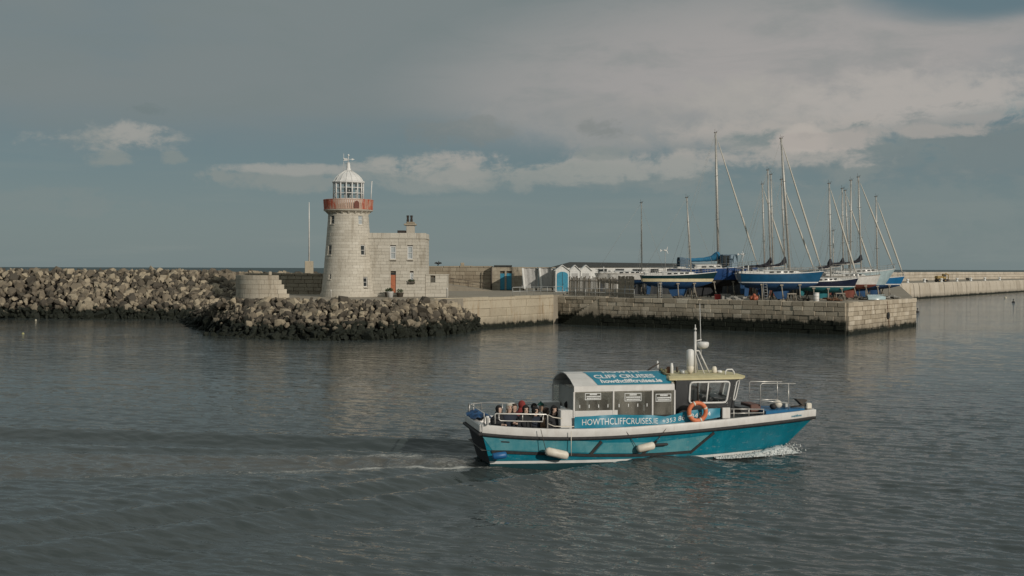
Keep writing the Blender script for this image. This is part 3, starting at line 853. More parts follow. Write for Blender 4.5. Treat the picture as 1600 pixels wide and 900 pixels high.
# lantern
zl0, zl1, zd = zt_(311), zt_(285.5), zt_(266.5)
RL = 1.87; NL = 16
lt = MB(); lt.lathe([(RL + .12, zg - .1), (RL + .12, zl0 - .05), (RL + .02, zl0)], 32); lan = lt.obj('lantern', M_PLAINWHITE, lh)
fl = MB(); fl.lathe([(RL - .1, zl0 + .005), (RL - .1, zl0 + .03)], 16); fl.obj('lantern_floor', M_PLAINWHITE, lan)
a_off = rad(-90)
pts = [(RL * math.cos(a_off + 2 * math.pi * k / NL), RL * math.sin(a_off + 2 * math.pi * k / NL)) for k in range(NL)]
for k in range(NL):
    (x0, y0), (x1, y1) = pts[k], pts[(k + 1) % NL]
    MB().tube([(x0, y0, zl0), (x0, y0, zl1)], 0.088, 6).obj('glazing_bar', M_PLAINWHITE, lan)
    for j in range(3):
        za, zc = zl0 + (zl1 - zl0) * j / 3, zl0 + (zl1 - zl0) * (j + 1) / 3
        f = lambda t: (x0 + (x1 - x0) * t, y0 + (y1 - y0) * t)
        p, r2 = f(.06), f(.94)
        MB().add([(p[0], p[1], za + .05), (r2[0], r2[1], za + .05), (r2[0], r2[1], zc - .05), (p[0], p[1], zc - .05)], [(0, 1, 2, 3)]).obj('pane', M_LANTERN, lan)
rg = MB()
for j in (1, 2):
    z = zl0 + (zl1 - zl0) * j / 3
    rg.tube([(*pts[k % NL], z) for k in range(NL + 1)], 0.05, 5, caps=False)
rg.obj('astragal', M_PLAINWHITE, lan)
lamp = MB(); lamp.lathe([(.12, zl0), (.12, zl0 + .5), (.34, zl0 + .55), (.36, zl0 + .9), (.36, zl0 + 1.2), (.2, zl0 + 1.4)], 12); lamp.obj('lamp', mat('dark_lamp', (0.05, 0.06, 0.06), rough=0.3), lan)
dm = MB()
prof = [(RL + .14, zl1 - .06), (RL + .16, zl1 + .08), (RL * .97, zl1 + .22), (RL * .86, zl1 + (zd - zl1) * .38), (RL * .66, zl1 + (zd - zl1) * .62), (RL * .42, zl1 + (zd - zl1) * .82), (.36, zd), (.25, zd + .3), (.2, zt_(255)), (.24, zt_(254.5)), (.12, zt_(253.5))]
dm.lathe(prof, 16, a0=a_off, smooth=False); dome = dm.obj('dome', M_PLAINWHITE, lan)
rb = MB()
for k in range(NL):
    a = a_off + 2 * math.pi * k / NL
    rb.tube([(r * math.cos(a), r * math.sin(a), z + .01) for r, z in prof[1:7]], 0.035, 5)
rb.obj('dome_rib', M_WHITE, lan)
vn = MB(); vn.tube([(0, 0, zt_(254)), (0, 0, zt_(243.5))], 0.04, 6); vn.ball((0, 0, zt_(242.6)), 0.13)
vn.tube([(-.62, 0, zt_(249)), (.72, 0, zt_(249))], 0.03, 5)
vn.extr([(-.66, zt_(251.3)), (-.10, zt_(250.9)), (-.10, zt_(247.9)), (-.66, zt_(246.6)), (-.52, zt_(249))], -.02, .02)
vn.extr([(.42, zt_(250.8)), (.80, zt_(249)), (.42, zt_(247.2))], -.02, .02)
vn.obj('weather_vane', M_PLAINWHITE, lh)
ant = MB(); ant.tube([(-.62, .2, zd - .3), (-.62, .2, zt_(239.5))], 0.025, 5); ant.tube([(-.62, .2, zt_(256)), (-.1, .1, zt_(256))], 0.02, 5); ant.obj('aerial', M_PLAINWHITE, lh)
an2 = MB(); an2.tube([(2.86, -.5, ztop - .3), (2.99, -.5, zt_(285))], 0.06, 6); an2.ball((2.99, -.5, zt_(284.3)), 0.09, n=8, m=4); an2.obj('pole', M_PLAINWHITE, lh)

# ---------------------------------------------------------------- keeper's house
HYF = 143.4
hx = lambda px: (px - 568) * HYF / FPX
hz = lambda py: zat(615, py, HYF)
HO = on_y(568, 450, HYF)
hw = hx(664.5); htop = hz(364)
kh = thing('keepers_house', 'flat roofed two storey granite house joined to the lighthouse', 'house', (HO.x, HYF, 0))
zb = Z_PIER
ops = []
for a, b, y0, y1 in ((609.5, 618.5, 405, 384.5), (636.5, 645, 405, 384.5), (610.5, 618.5, 457.5, 426.5), (640.5, 646, 440, 426)):
    ops.append((hx(a), hx(b), hz(y0), hz(y1)))
mm = MB(); rr = random.Random(12)
zw = htop - 0.72
for (x0, x1, a, b) in courses(hw, zw - zb, 0.40, 1.0, [(o[0], o[1], o[2] - zb, o[3] - zb) for o in ops], 7, 0.25, zb):
    j = rr.uniform(-.008, .008)
    mm.box(x0 + .009, x1 - .009, j, 0.3, a + .009, b - .009)
for (x0, x1, a, b) in courses(6.0, zw - zb, 0.40, 1.0, (), 8, 0.25, zb):
    j = rr.uniform(-.008, .008)
    mm.box(hw - .3, hw + j, x0 + .31, x1 + .29, a + .009, b - .009)
mm.obj('wall_masonry', M_TOWER, kh, kind='stuff')
MB().box(0.3, hw - 0.05, 0.24, 6.2, zb - .3, htop - .35).obj('wall_core', M_JOINT, kh)
pp = MB(); pp.cbox(-.2, hw + .10, -.10, 6.3, zw, zw + .16, .03); cornice = pp.obj('cornice', M_TOWER, kh)
pp = MB()
x = 0.0
for k in range(7):
    pp.cbox(hw * k / 7 + .006, hw * (k + 1) / 7 - .006, -.02, .38, zw + .165, htop, .02)
pp.cbox(hw - .36, hw + .02, .39, 6.3, zw + .165, htop - .004, .02)
pp.obj('parapet', M_TOWER, kh)
for i, o in enumerate(ops):
    w0, w1, z0, z1 = o
    if i == 2:
        dr = MB().box(w0, w1, 0.10, 0.15, z0 + .02, z1 - .25).obj('door', mat('orange_door_paint', (0.44, 0.15, 0.075), (0.38, 0.13, 0.065), 3, 0.5), kh)
        for k in range(3): MB().cbox(w0 + .1, w1 - .1, 0.075, 0.11, z0 + .15 + k * .72, z0 + .75 + k * .72, .015).obj('door_panel', MATS['orange_door_paint'], dr)
        MB().ball((w0 + .1, .06, z0 + 1.1), .035, n=8, m=4).obj('handle', M_RUST, dr)
        MB().box(w0, w1, 0.12, 0.17, z1 - .25, z1).obj('fanlight', M_DARKGLASS, kh)
        MB().cbox(w0 - .25, w1 + .25, -0.55, -0.02, zb - .1, z0 - .2, .02).obj('step', M_TOWER, kh)
        MB().cbox(w0 - .1, w1 + .1, -0.28, -0.0, zb - .1, z0 - .01, .02).obj('step', M_TOWER, kh)
        continue
    g = MB().box(w0, w1, 0.12, 0.16, z0, z1).obj('window', M_PALEPANE, kh)
    f = MB(); t = .10
    for a, b, c_, d_ in ((w0, w0 + t, z0, z1), (w1 - t, w1, z0, z1), (w0 + t, w1 - t, z1 - t, z1), (w0 + t, w1 - t, z0, z0 + t), (w0 + t, w1 - t, (z0 + z1) / 2 - .03, (z0 + z1) / 2 + .03)):
        f.box(a, b, 0.04, 0.12, c_, d_)
    f.obj('frame', M_PLAINWHITE, g)
    MB().cbox(w0 - .1, w1 + .1, -0.09, 0.12, z0 - .15, z0 - .005, .02).obj('sill', M_TOWER, g)
M_LEAF = mat('planter_leaves', (0.06, 0.085, 0.035), (0.03, 0.05, 0.02), 14, 0.7)
M_BARK = mat('dark_planter', (0.10, 0.085, 0.065), (0.07, 0.06, 0.05), 6, 0.8)
def leaf_ball(mb, c, r, n, seed, sx=1.0, sz=1.0, leaf=0.10):
    q = random.Random(seed)
    for i in range(n):
        p = Vector((q.gauss(0, 1), q.gauss(0, 1), q.gauss(0, 1))).normalized() * (r * q.uniform(.4, 1))
        p = Vector((p.x * sx, p.y, p.z * sz)) + Vector(c)
        a = Vector((q.gauss(0, 1), q.gauss(0, 1), q.gauss(0, 1))).normalized() * leaf
        b = a.cross(Vector((q.gauss(0, 1), q.gauss(0, 1), q.gauss(0, 1)))).normalized() * leaf * .5
        mb.add([p - a, p + b, p + a, p - b], [(0, 1, 2, 3)])
    return mb
w0, w1, z0, z1 = ops[3]
wb = thing('window_box', 'small window box with plants below the ground floor window', 'planter', (HO.x + (w0 + w1) / 2, HYF - .02, z0 - .22))
MB().cbox(-.42, .42, -.26, -.03, -.02, .26, .02).obj('box', M_BARK, wb)
leaf_ball(MB(), (0, -.16, .36), .28, 90, 3, 1.7, .7).obj('leaves', M_LEAF, wb)
# chimney stack
cx = hx(639) ; cyo = 2.2
cs = MB(); cs.cbox(cx - .5, cx + .5, cyo - .5, cyo + .5, htop - .4, hz(351.5), .03); chim = cs.obj('chimney', M_TOWER, kh)
MB().cbox(cx - .80, cx + .72, cyo - .68, cyo + .68, hz(351.4), hz(348.4), .06).obj('chimney_cornice', M_OLDWALL, chim)
MB().cbox(cx - .52, cx + .5, cyo - .5, cyo + .5, hz(348.3), hz(345.6), .06).obj('chimney_cap', M_OLDWALL, chim)
M_SOOT = mat('sooty_clay', (0.03, 0.025, 0.022), (0.05, 0.04, 0.035), 6, 0.9)
for dx in (-.2, .26):
    MB().lathe([(.15, hz(345.7)), (.17, hz(343)), (.13, hz(340)), (.16, hz(337)), (.19, hz(335.5)), (.1, hz(335.2))], 10, (cx + dx - .15, cyo, 0)).obj('chimney_pot', M_SOOT, chim)
MB().cbox(hx(618.5), hx(631.5), cyo - .4, cyo + .6, htop - .3, hz(359.2), .03).obj('roof_hatch', M_SOOT, kh)
# low annex at the right of the house
ax0, ax1 = hx(664.8), hx(698); az1 = hz(428.5)
am = MB(); rr = random.Random(3)
vent = (hx(672.5), hx(680), hz(441) - zb, hz(433.5) - zb)
for (x0, x1, a, b) in courses(ax1 - ax0, az1 - zb - .12, 0.42, 1.05, [(vent[0] - ax0, vent[1] - ax0, vent[2], vent[3])], 5, 0.25, zb):
    am.box(ax0 + x0 + .009, ax0 + x1 - .009, .12 + rr.uniform(-.008, .008), .4, a + .009, b - .009)
am.box(ax1 - .3, ax1, .41, 4.0, zb, az1 - .13)
an = am.obj('annex_masonry', M_TOWER, kh, kind='stuff')
MB().box(ax0, ax1 - .31, .36, 3.9, zb - .2, az1 - .2).obj('annex_core', M_JOINT, kh)
MB().cbox(ax0, ax1 + .08, .05, 4.1, az1 - .12, az1, .02).obj('annex_coping', M_TOWER, kh)
lv = MB()
for k in range(6): lv.box(vent[0], vent[1], .2, .24, zb + vent[2] + k * (vent[3] - vent[2]) / 6 + .02, zb + vent[2] + (k + .7) * (vent[3] - vent[2]) / 6)
lv.obj('vent', mat('grey_vent', (0.20, 0.19, 0.16), rough=0.7), kh)

# tubs beside the door, white tub at the edge
def tub(px, py, Y, r, h, label, pot, leaves, seed):
    p = on_y(px, py, Y)
    t = thing('planter', label, 'planter', (p.x, Y, Z_PIER))
    MB().lathe([(r * .78, 0), (r, h * .9), (r * 1.06, h * .92), (r * 1.06, h), (r * .9, h), (r * .9, h - .05)], 16).obj('tub', pot, t)
    if leaves: leaf_ball(MB(), (0, 0, h + .18), r * .95, 110, seed, 1.0, .75).obj('leaves', M_LEAF, t)
tub(609.5, 460, 139.6, .42, .72, 'white tub with plants at the edge of the paving below the orange door', M_PLAINWHITE, True, 1)
tub(625, 455, 142.2, .45, .55, 'dark round planter with a shrub right of the orange door', M_BARK, True, 2)
tub(606, 455, 142.3, .40, .62, 'dark planter left of the orange door behind the white tub', M_BARK, True, 4)
for i, (px, lab) in enumerate(((698.5, 'pale post at the corner of the annex'), (517, 'short white post at the foot of the lighthouse'))):
    p = on_y(px, 455, 140.6 if i else 139.5)
    pb = MB(); pb.lathe([(.09, 0), (.08, 1.1 - .3 * i), (.11, 1.12 - .3 * i), (.05, 1.2 - .3 * i)], 8)
    tag(pb.obj('marker_post', M_WHITE, None, (p.x, p.y, Z_PIER)), lab, 'post')

# flagstaff on its plinth, behind the pier wall
p = on_y(483, 420, 166)
fs_ = thing('signal_mast', 'tall thin pale mast on a concrete block left of the lighthouse', 'mast', (p.x, 166, 0))
MB().cbox(-.55, .55, -.5, .5, 5.2, zat(483, 408, 166), .05).obj('plinth', M_CONC, fs_)
MB().tube([(0, 0, zat(483, 409, 166)), (0, 0, zat(483, 345, 166)), (0, 0, zat(483, 316, 166))], [.11, .085, .05], 8).obj('pole', M_WHITE, fs_)

# pier parapet behind the ruin
A_ = on_y(376, 450, 160); B_ = on_y(560, 450, 154)
block_wall('pier_wall', 'tall rough pier wall in shadow between the round wall and the lighthouse', 'wall', A_, B_, Z_PIER - .1, zat(480, 427.5, 156), 0.55, 1.3, M_OLDWALL, 15, 0.5, 0.03, coping=(.3, 1.0, 1.6))
bk = MB(); d = (B_ - A_); ang = math.atan2(d.y, d.x)
bk.box(0, d.length, 0.0, 10.0, 0, zat(480, 429.5, 156)); bk.obj('pier_bank', M_CORE, None, (A_.x, A_.y, 0), (0, 0, ang), kind='structure')

# ---------------------------------------------------------------- buildings and walls behind
M_PAINTBLUE = mat('sky_blue_paint', (0.045, 0.27, 0.40), (0.035, 0.22, 0.33), 5, 0.5, dirt=(0.05, 0.15, 0.2), dirt_amt=0.4)
M_HUTWHITE = mat('hut_white_boards', (0.74, 0.74, 0.715), (0.66, 0.66, 0.635), 4, 0.6, dirt=(0.4, 0.36, 0.3), dirt_amt=0.4, streak=True)
M_DARKROOF = mat('dark_felt_roof', (0.035, 0.037, 0.036), (0.055, 0.057, 0.052), 2, 0.9)
M_TIMBER = mat('silvered_timber', (0.33, 0.29, 0.23), (0.20, 0.17, 0.13), 7, 0.85, bump=0.3, dirt=(0.12, 0.10, 0.08), dirt_amt=0.5)
M_GALV = mat('galvanised_steel', (0.42, 0.43, 0.42), (0.33, 0.34, 0.33), 12, 0.45, metal=0.4)
M_SCREEN = mat('grey_canvas_screen', (0.42, 0.415, 0.40), (0.36, 0.355, 0.34), 2.5, 0.8, dirt=(0.22, 0.2, 0.18), dirt_amt=0.5, streak=True)
M_PATCH = mat('old_render', (0.36, 0.32, 0.25), (0.29, 0.25, 0.19), 1.2, 0.9, bump=0.4, dirt=(0.2, 0.16, 0.11), dirt_amt=0.6, streak=True)

WY = 190.0
A_ = on_y(640, 440, WY + 2); B_ = on_y(768, 440, WY - 1)
block_wall('pier_wall', 'long old stone pier wall behind the ramp right of the house', 'wall', A_, B_, Z_PIER - .1, zat(700, 415.3, WY), 0.62, 1.7, M_OLDWALL, 25, 0.4, 0.03, coping=(.28, 1.5, 2.4))
bk = MB(); d = B_ - A_
bk.box(0, d.length, 0.0, 3.0, 0, zat(700, 416.5, WY)); bk.obj('pier_wall_backing', M_OLDWALL, None, (A_.x, A_.y, 0), (0, 0, math.atan2(d.y, d.x)), kind='structure')
# ramp in front of it with a dark handrail
rp = MB()
r0, r1 = on_y(655, 440, 186), on_y(769, 440, 184)
zr0, zr1 = 5.45, Z_PIER + 0.02
rp.add([(r0.x, 182, 3.5), (r1.x, 181, 3.5), (r1.x, 190.5, 3.5), (r0.x, 190.5, 3.5), (r0.x, 182, zr0), (r1.x, 181, zr1), (r1.x, 190.5, zr1), (r0.x, 190.5, zr0)],
       [(4, 5, 6, 7), (0, 1, 5, 4), (1, 2, 6, 5), (2, 3, 7, 6), (3, 0, 4, 7)])
rp.obj('ramp', M_DECK, kind='structure')
hr = thing('handrail', 'dark iron handrail sloping down the ramp along the pier wall', 'railing', (r0.x, 182.3, 0))
L = r1.x - r0.x
M_DKIRON = mat('dark_iron', (0.05, 0.045, 0.04), (0.08, 0.06, 0.045), 8, 0.7, metal=0.3)
for k in range(5):
    f = (k + .4) / 5; MB().tube([(L * f, 0, zr0 + (zr1 - zr0) * f), (L * f, 0, zr0 + (zr1 - zr0) * f + 1.1)], .045, 6).obj('post', M_DKIRON, hr)
for h in (1.08, .58):
    MB().tube([(L * .04, 0, zr0 + (zr1 - zr0) * .04 + h), (L * .97, 0, zr0 + (zr1 - zr0) * .97 + h)], .04, 6).obj('rail', M_DKIRON, hr)
# bird drying its wings on the wall
p = on_y(684.5, 416, WY + .6)
bd = MB()
bd.tube([(0, 0, .10), (.02, 0, .3), (.03, 0, .5), (.05, 0, .66), (.12, 0, .76), (.2, 0, .77)], [.05, .13, .11, .06, .06, .015], 8)
for s in (-1, 1):
    bd.add([(0, .04, .5), (s * .25, .06, .66), (s * .55, .03, .58), (s * .62, 0, .40), (s * .40, .05, .36), (s * .22, .06, .30), (0, .06, .34),
            (0, .08, .5), (s * .25, .10, .66), (s * .55, .07, .58), (s * .62, .04, .40), (s * .40, .09, .36), (s * .22, .10, .30), (0, .10, .34)],
           [(0, 1, 2, 3, 4, 5, 6), (13, 12, 11, 10, 9, 8, 7), (0, 7, 8, 1), (1, 8, 9, 2), (2, 9, 10, 3), (3, 10, 11, 4), (4, 11, 12, 5), (5, 12, 13, 6)])
for s in (-.04, .04): bd.tube([(s, 0, 0), (s, 0, .14)], .018, 5)
bd.tube([(-.05, .02, .16), (-.1, .1, .02)], .04, 5, .02)
tag(bd.obj('bird', mat('black_feathers', (0.012, 0.013, 0.014), rough=0.6), None, (p.x, p.y, zat(684.5, 415.6, WY + .6))), 'black seabird with half spread wings standing on the pier wall', 'bird')
# small stone finial on the wall
p = on_y(722.5, 415, WY + .7); MBp = MB().cbox(-.3, .3, -.25, .25, 0, .55, .06)
tag(MBp.obj('wall_stone', M_OLDWALL, None, (p.x, p.y, zat(722, 415.6, WY))), 'single upright stone on top of the long pier wall', 'stone')

# store with two blue doors
SY = 187.0; so = on_y(768.8, 440, SY); sx = lambda px: (px - 768.8) * SY / FPX; sz = lambda py: zat(795, py, SY)
stt = thing('store_building', 'low stone store with two tall narrow blue doors', 'building', (so.x, SY, 0))
dops = [(sx(781.5), sx(788.5), .1, sz(427.3) - Z_PIER), (sx(791.5), sx(799.5), .1, sz(427) - Z_PIER)]
wtop = sz(417.5); w = sx(819)
sb = MB(); rr = random.Random(7)
for (x0, x1, a, b) in courses(w, wtop - Z_PIER, .62, 1.5, dops, 3, .3, Z_PIER):
    sb.box(x0 + .012, x1 - .012, rr.uniform(-.02, .02), .4, a + .012, b - .012)
sb.obj('wall_masonry', M_PATCH, stt, kind='stuff')
MB().box(.1, w - .1, .3, 6, Z_PIER - .2, wtop - .1).obj('wall_core', M_JOINT, stt)
MB().box(-.05, w + .05, .405, 6.2, wtop - .09, wtop + .06).obj('roof', M_PATCH, stt)
MB().cbox(.3, sx(800), -.2, 3.0, wtop + .065, wtop + .32, .03).obj('roof_edge', M_DARKROOF, stt)
for (a, b, c_, d_) in dops:
    dr = MB().box(a, b, .12, .17, Z_PIER + c_, Z_PIER + d_ - .02).obj('door', M_PAINTBLUE, stt)
    n = 4
    for k in range(n): MB().cbox(a + (b - a) * k / n + .01, a + (b - a) * (k + 1) / n - .01, .08, .13, Z_PIER + c_ + .02, Z_PIER + d_ - .06, .01).obj('board', M_PAINTBLUE, dr)
pp = MB(); pp.tube([(-.1, -.15, Z_PIER), (-.1, -.15, wtop + .1)], .09, 8); pp.obj('downpipe', M_DKIRON, stt)
# kiosks with grey canvas screens
def kiosk(px0, px1, Y, label):
    o = on_y(px0, 440, Y); w = (px1 - px0) * Y / FPX; z = lambda py: zat((px0 + px1) / 2, py, Y)
    t = thing('kiosk', label, 'kiosk', (o.x, Y, 0), 0, 'screened kiosks by the blue doored hut')
    zt, zb_ = z(419), z(450)
    for x in (-.05, w - .05):
        MB().cbox(x, x + .30, -.75, -.1, zb_ - .1, zt, .03, Matrix(((1, 0, -.10, .10 * zt), (0, 1, 0, 0), (0, 0, 1, 0), (0, 0, 0, 1)))).obj('post', M_HUTWHITE, t)
    rows = []
    for i in range(9):
        f = i / 8; rows.append([(.28 + (w - .56) * j / 12 - .10 * (zb_ - zt) * 0 - (1 - f) * .32, -.35 - .25 * (1 - f) + .06 * math.sin(j * 1.3 + i * .6), zb_ + (zt - zb_) * f) for j in range(13)])
    MB().sheet(rows, True).obj('screen', M_SCREEN, t)
    MB().box(.05, w, 0, 3, z(455.5) + .5, zt - .1).obj('body', M_HUTWHITE, t)
    MB().cbox(-.15, w + .1, -.5, 3.1, zt, zt + .16, .03).obj('roof', M_PATCH, t)
    for x in (.2, w - .4):
        for y in (0.1, 2.5): MB().box(x, x + .2, y, y + .2, Z_PIER, z(455.5) + .49).obj('leg', M_DKIRON, t)
kiosk(815.5, 841, 181, 'left one of two kiosks closed with a grey canvas screen')
kiosk(842, 867, 180.5, 'right one of two kiosks closed with a grey canvas screen, next to the white hut')
# gabled huts
def hut(px0, px1, Y, label, door):
    o = on_y(px0, 440, Y); w = (px1 - px0) * Y / FPX; z = lambda py: zat((px0 + px1) / 2, py, Y)
    t = thing('beach_hut', label, 'hut', (o.x, Y, 0), 0, 'white gabled huts')
    ze, zp = z(422.5), z(415.3)
    n = 9
    for k in range(n):
        x0, x1 = w * k / n + .008, w * (k + 1) / n - .008
        top = lambda x: ze + (zp - ze) * (1 - abs(x - w / 2) / (w / 2))
        pol = [(x0, Z_PIER), (x1, Z_PIER), (x1, top(x1))] + ([(w / 2, zp)] if x0 < w / 2 < x1 else []) + [(x0, top(x0))]
        MB().extr(pol, -.03, .02).obj('board', M_HUTWHITE, t)
    MB().extr([(0.02, Z_PIER), (w - .02, Z_PIER), (w - .02, ze - .03), (w / 2, zp - .03), (.02, ze - .03)], .03, 3.2).obj('body', M_HUTWHITE, t)
    for s in (0, 1):
        a, b = ((-.18, ze - .13), (w / 2, zp + .06)) if s == 0 else ((w / 2, zp + .06), (w + .18, ze - .13))
        MB().extr([a, b, (b[0], b[1] + .1), (a[0], a[1] + .1)], -.22, 3.3).obj('roof', M_DARKROOF if False else M_HUTWHITE, t)
    if door:
        d0, d1, dz = w * .1, w * .9, z(424.5)
        pol = [(d0, Z_PIER + .1), (d1, Z_PIER + .1), (d1, dz - .5)] + [(w / 2 + (d1 - d0) / 2 * math.cos(a), dz - .5 + .5 * math.sin(a)) for a in np.linspace(.3, math.pi - .3, 7)] + [(d0, dz - .5)]
        dr = MB().extr(pol, -.10, -.035).obj('door', M_PAINTBLUE, t)
        for s in (-1, 1):
            MB().box(w / 2 + s * .02 - .012, w / 2 + s * .02 + .012, -.115, -.1, Z_PIER + .15, dz - .1).obj('door_edge', M_DKIRON, dr)
        MB().ball((w / 2 + .15, -.15, Z_PIER + 1.2), .05, n=8, m=4).obj('handle', M_DKIRON, dr)
    else:
        MB().box(w * .2, w * .8, -.08, -.035, Z_PIER + .1, z(427)).obj('door', M_SCREEN, t)
hut(868, 889.5, 176, 'white gabled hut with a bright blue arched double door', True)
hut(890.5, 906, 183, 'white gabled hut with a grey door, middle of the three huts', False)
hut(907, 924, 183.5, 'white gabled hut with a grey door, rightmost of the three huts behind the fence', False)
# long shed behind
HYD = 214.0; o = on_y(866, 440, HYD); f_ = lambda px: (px - 866) * HYD / FPX; z = lambda py: zat(950, py, HYD)
sh = thing('boat_shed', 'long low white shed with a dark roof behind the huts and yachts', 'shed', (o.x, HYD, 0))
L = f_(1165)
MB().box(.6, L - .6, .4, 12, Z_YARD, z(417)).obj('wall', M_HUTWHITE, sh)
MB().add([(-.2, 0, z(417.5)), (L, 0, z(416)), (L, 13, z(416)), (-.2, 13, z(417.5)), (f_(893), 4, z(409.5)), (L - 3, 4, z(411.8)), (L - 3, 9, z(411.8)), (f_(893), 9, z(409.5))],
         [(0, 1, 5, 4), (1, 2, 6, 5), (2, 3, 7, 6), (3, 0, 4, 7), (4, 5, 6, 7), (3, 2, 1, 0)]).obj('roof', M_DARKROOF, sh)
for k in range(9):
    MB().box(f_(935) + k * 3.2, f_(935) + k * 3.2 + 1.6, .34, .395, z(428), z(420)).obj('window', M_DARKGLASS, sh)
# paling fence and plank gate on the quay edge
def fence_run(name, label, Pa, Pb, n, h0, h1, seed, wide):
    d = Pb - Pa; L = math.hypot(d.x, d.y); q = random.Random(seed)
    t = thing(name, label, 'fence', (Pa.x, Pa.y, Z_YARD), math.atan2(d.y, d.x))
    me = MB().cbox(0, 1, -.02, .02, 0, 1, .012).mesh('paling'); me.materials.append(M_TIMBER)
    for k in range(n):
        w_ = L / n * wide * q.uniform(.8, 1.05)
        inst('paling', me, t, (L * k / n, q.uniform(-.02, .02), .03), (0, q.uniform(-.015, .015), 0), (w_, 1, q.uniform(h0, h1)))
    for zz in (.45, h0 * .86): MB().cbox(0, L, .03, .10, zz, zz + .12, .01).obj('rail', M_TIMBER, t)
    for k in range(int(L / 2.4) + 1): MB().cbox(k * 2.4, k * 2.4 + .12, .11, .23, 0, h0 * .98, .01).obj('post', M_TIMBER, t)
    return t
fa, fb = on_y(889, 460, 163.5), on_y(965, 460, 153.2)
fence_run('paling_fence', 'grey timber paling fence right of the blue doored hut', fa, fb, 46, 2.35, 2.75, 3, .62)
fc, fd = on_y(965.5, 460, 152.4), on_y(991, 460, 149.6)
fence_run('plank_gate', 'tall pale close-boarded gate at the end of the paling fence', fc, fd, 11, 2.72, 2.84, 5, .97)
# railing along the edge
ra, rb_ = W0.lerp(W1, .62), W1.copy()
def railing(name, label, pts, hgt, n, material=M_GALV):
    t = thing(name, label, 'railing', (pts[0].x, pts[0].y, pts[0].z))
    loc = [p - pts[0] for p in pts]
    for i in range(len(loc) - 1):
        for k in range(n[i]):
            p = loc[i].lerp(loc[i + 1], k / n[i]); MB().tube([p, p + Vector((0, 0, hgt))], .038, 6).obj('post', material, t)
        for h in (hgt - .02, hgt * .52):
            MB().tube([loc[i] + Vector((0, 0, h)), loc[i + 1] + Vector((0, 0, h))], .035, 6).obj('rail', material, t)
    p = loc[-1]; MB().tube([p, p + Vector((0, 0, hgt))], .038, 6).obj('post', material, t)
zz = Z_PIER + .07
inl = Vector((.25, .35, 0))
railing('quay_railing', 'white steel railing on the quay edge in front of the kiosks', [V2(ra + inl, zz), V2(W1 + inl * 1.2, zz), V2(P1 + Vector((.5, .4, 0)), zz)], 1.12, (6, 1), M_GALV)
railing('quay_railing', 'pale railing above the stone steps in front of the fence', [V2(P1 + Vector((.9, .3, 0)), Z_YARD + .07), V2(P2 + Vector((-.2, .5, 0)), Z_YARD + .07), V2(P3 + e_ * 4.6 + nb * .8, Z_YARD + .07)], 1.1, (4, 3))

# ---------------------------------------------------------------- far pier on the right
FP = [on_y(1250, 466, 268), on_z(1425, 467.2, 0), on_z(1600, 455.6, 0), on_y(1790, 450, 500)]
FP = [Vector((p.x, p.y, 0)) for p in FP]
inn = Vector((-.55, .83, 0))
fd_ = MB(); fd_.prism([(p.x, p.y) for p in FP] + [(FP[3].x - 20, FP[3].y + 30), (FP[2].x - 14, FP[2].y + 32), (FP[1].x - 8, FP[1].y + 32), (FP[0].x - 8, FP[0].y + 40)], -1.5, 3.9)
fd_.obj('far_pier_deck', M_DECK, kind='structure')
fw = thing('far_pier_wall', 'sunlit slab faced wall of the far pier running to the right edge', 'wall', FP[1])
for i in range(3):
    a, b = FP[i] - FP[1], FP[i + 1] - FP[1]; L = (b - a).length; n = max(1, round(L / (4.6 if i < 2 else 9.0)))
    d = (b - a).normalized(); ang = math.atan2(d.y, d.x)
    for k in range(n):
        M = Matrix.Translation(a + d * (L * k / n)) @ Matrix.Rotation(ang, 4, 'Z')
        q_ = rng.uniform(-.06, .06)
        MB().extr([(-.75 + q_, -1), (-.55 + q_, 2.6), (-.42 + q_, 3.3), (-.30 + q_, 3.75), (-.1, 4.0), (.8, 4.02), (.8, -1)], .07, L / n - .07, 'x', M).obj('panel', M_FARWALL, fw)
pa = [FP[0] + Vector((-6, 26, 0)), FP[1] + Vector((-6, 26, 0)), FP[2] + Vector((-12, 26, 0)), FP[3] + Vector((-14, 26, 0))]
for i, lab in enumerate(('parapet of the far pier behind the yachts', 'pale block parapet along the top of the far pier', 'farthest length of the far pier parapet at the right edge')):
    if i == 0 or True:
        a, b = pa[i], pa[i + 1]
        block_wall('far_pier_parapet', lab, 'wall', a, b, 3.8, 6.66 - .05 * i, 1.05, 3.2, M_FARWALL, 40 + i, .5, .03, gap=.05)
        bk = MB(); d = b - a; bk.box(0, d.length, 0, 2.0, 3.6, 6.6 - .05 * i)
        bk.obj('far_pier_backing', M_FARWALL, None, (a.x, a.y, 0), (0, 0, math.atan2(d.y, d.x)), kind='structure')
words = ('first', 'second', 'third', 'fourth', 'fifth', 'sixth', 'seventh')
for i, (px, py) in enumerate(((1424, 442.5), (1451, 441.5), (1478, 440.6), (1501.5, 439.8), (1523.5, 439), (1545, 438.5), (1568, 438))):
    t_ = (px - 1425) / 175.0
    e = FP[1].lerp(FP[2], max(0.0, min(1.0, t_ * .75))) if t_ > 0 else FP[1]
    best = min((FP[1].lerp(FP[2], k / 200) for k in range(201)), key=lambda q: abs(800 + FPX * q.x / q.y - px))
    bo = MB(); bo.lathe([(.42, 0), (.42, .1), (.28, .16), (.26, .6), (.40, .72), (.42, .86), (.25, .98), (.05, 1.0)], 12)
    tag(bo.obj('bollard', M_HUTWHITE, None, best + Vector((-.8, 1.0, 3.91 + .12))), 'white mooring bollard on the far pier, %s from the left' % words[i], 'bollard', 'bollards on the far pier')
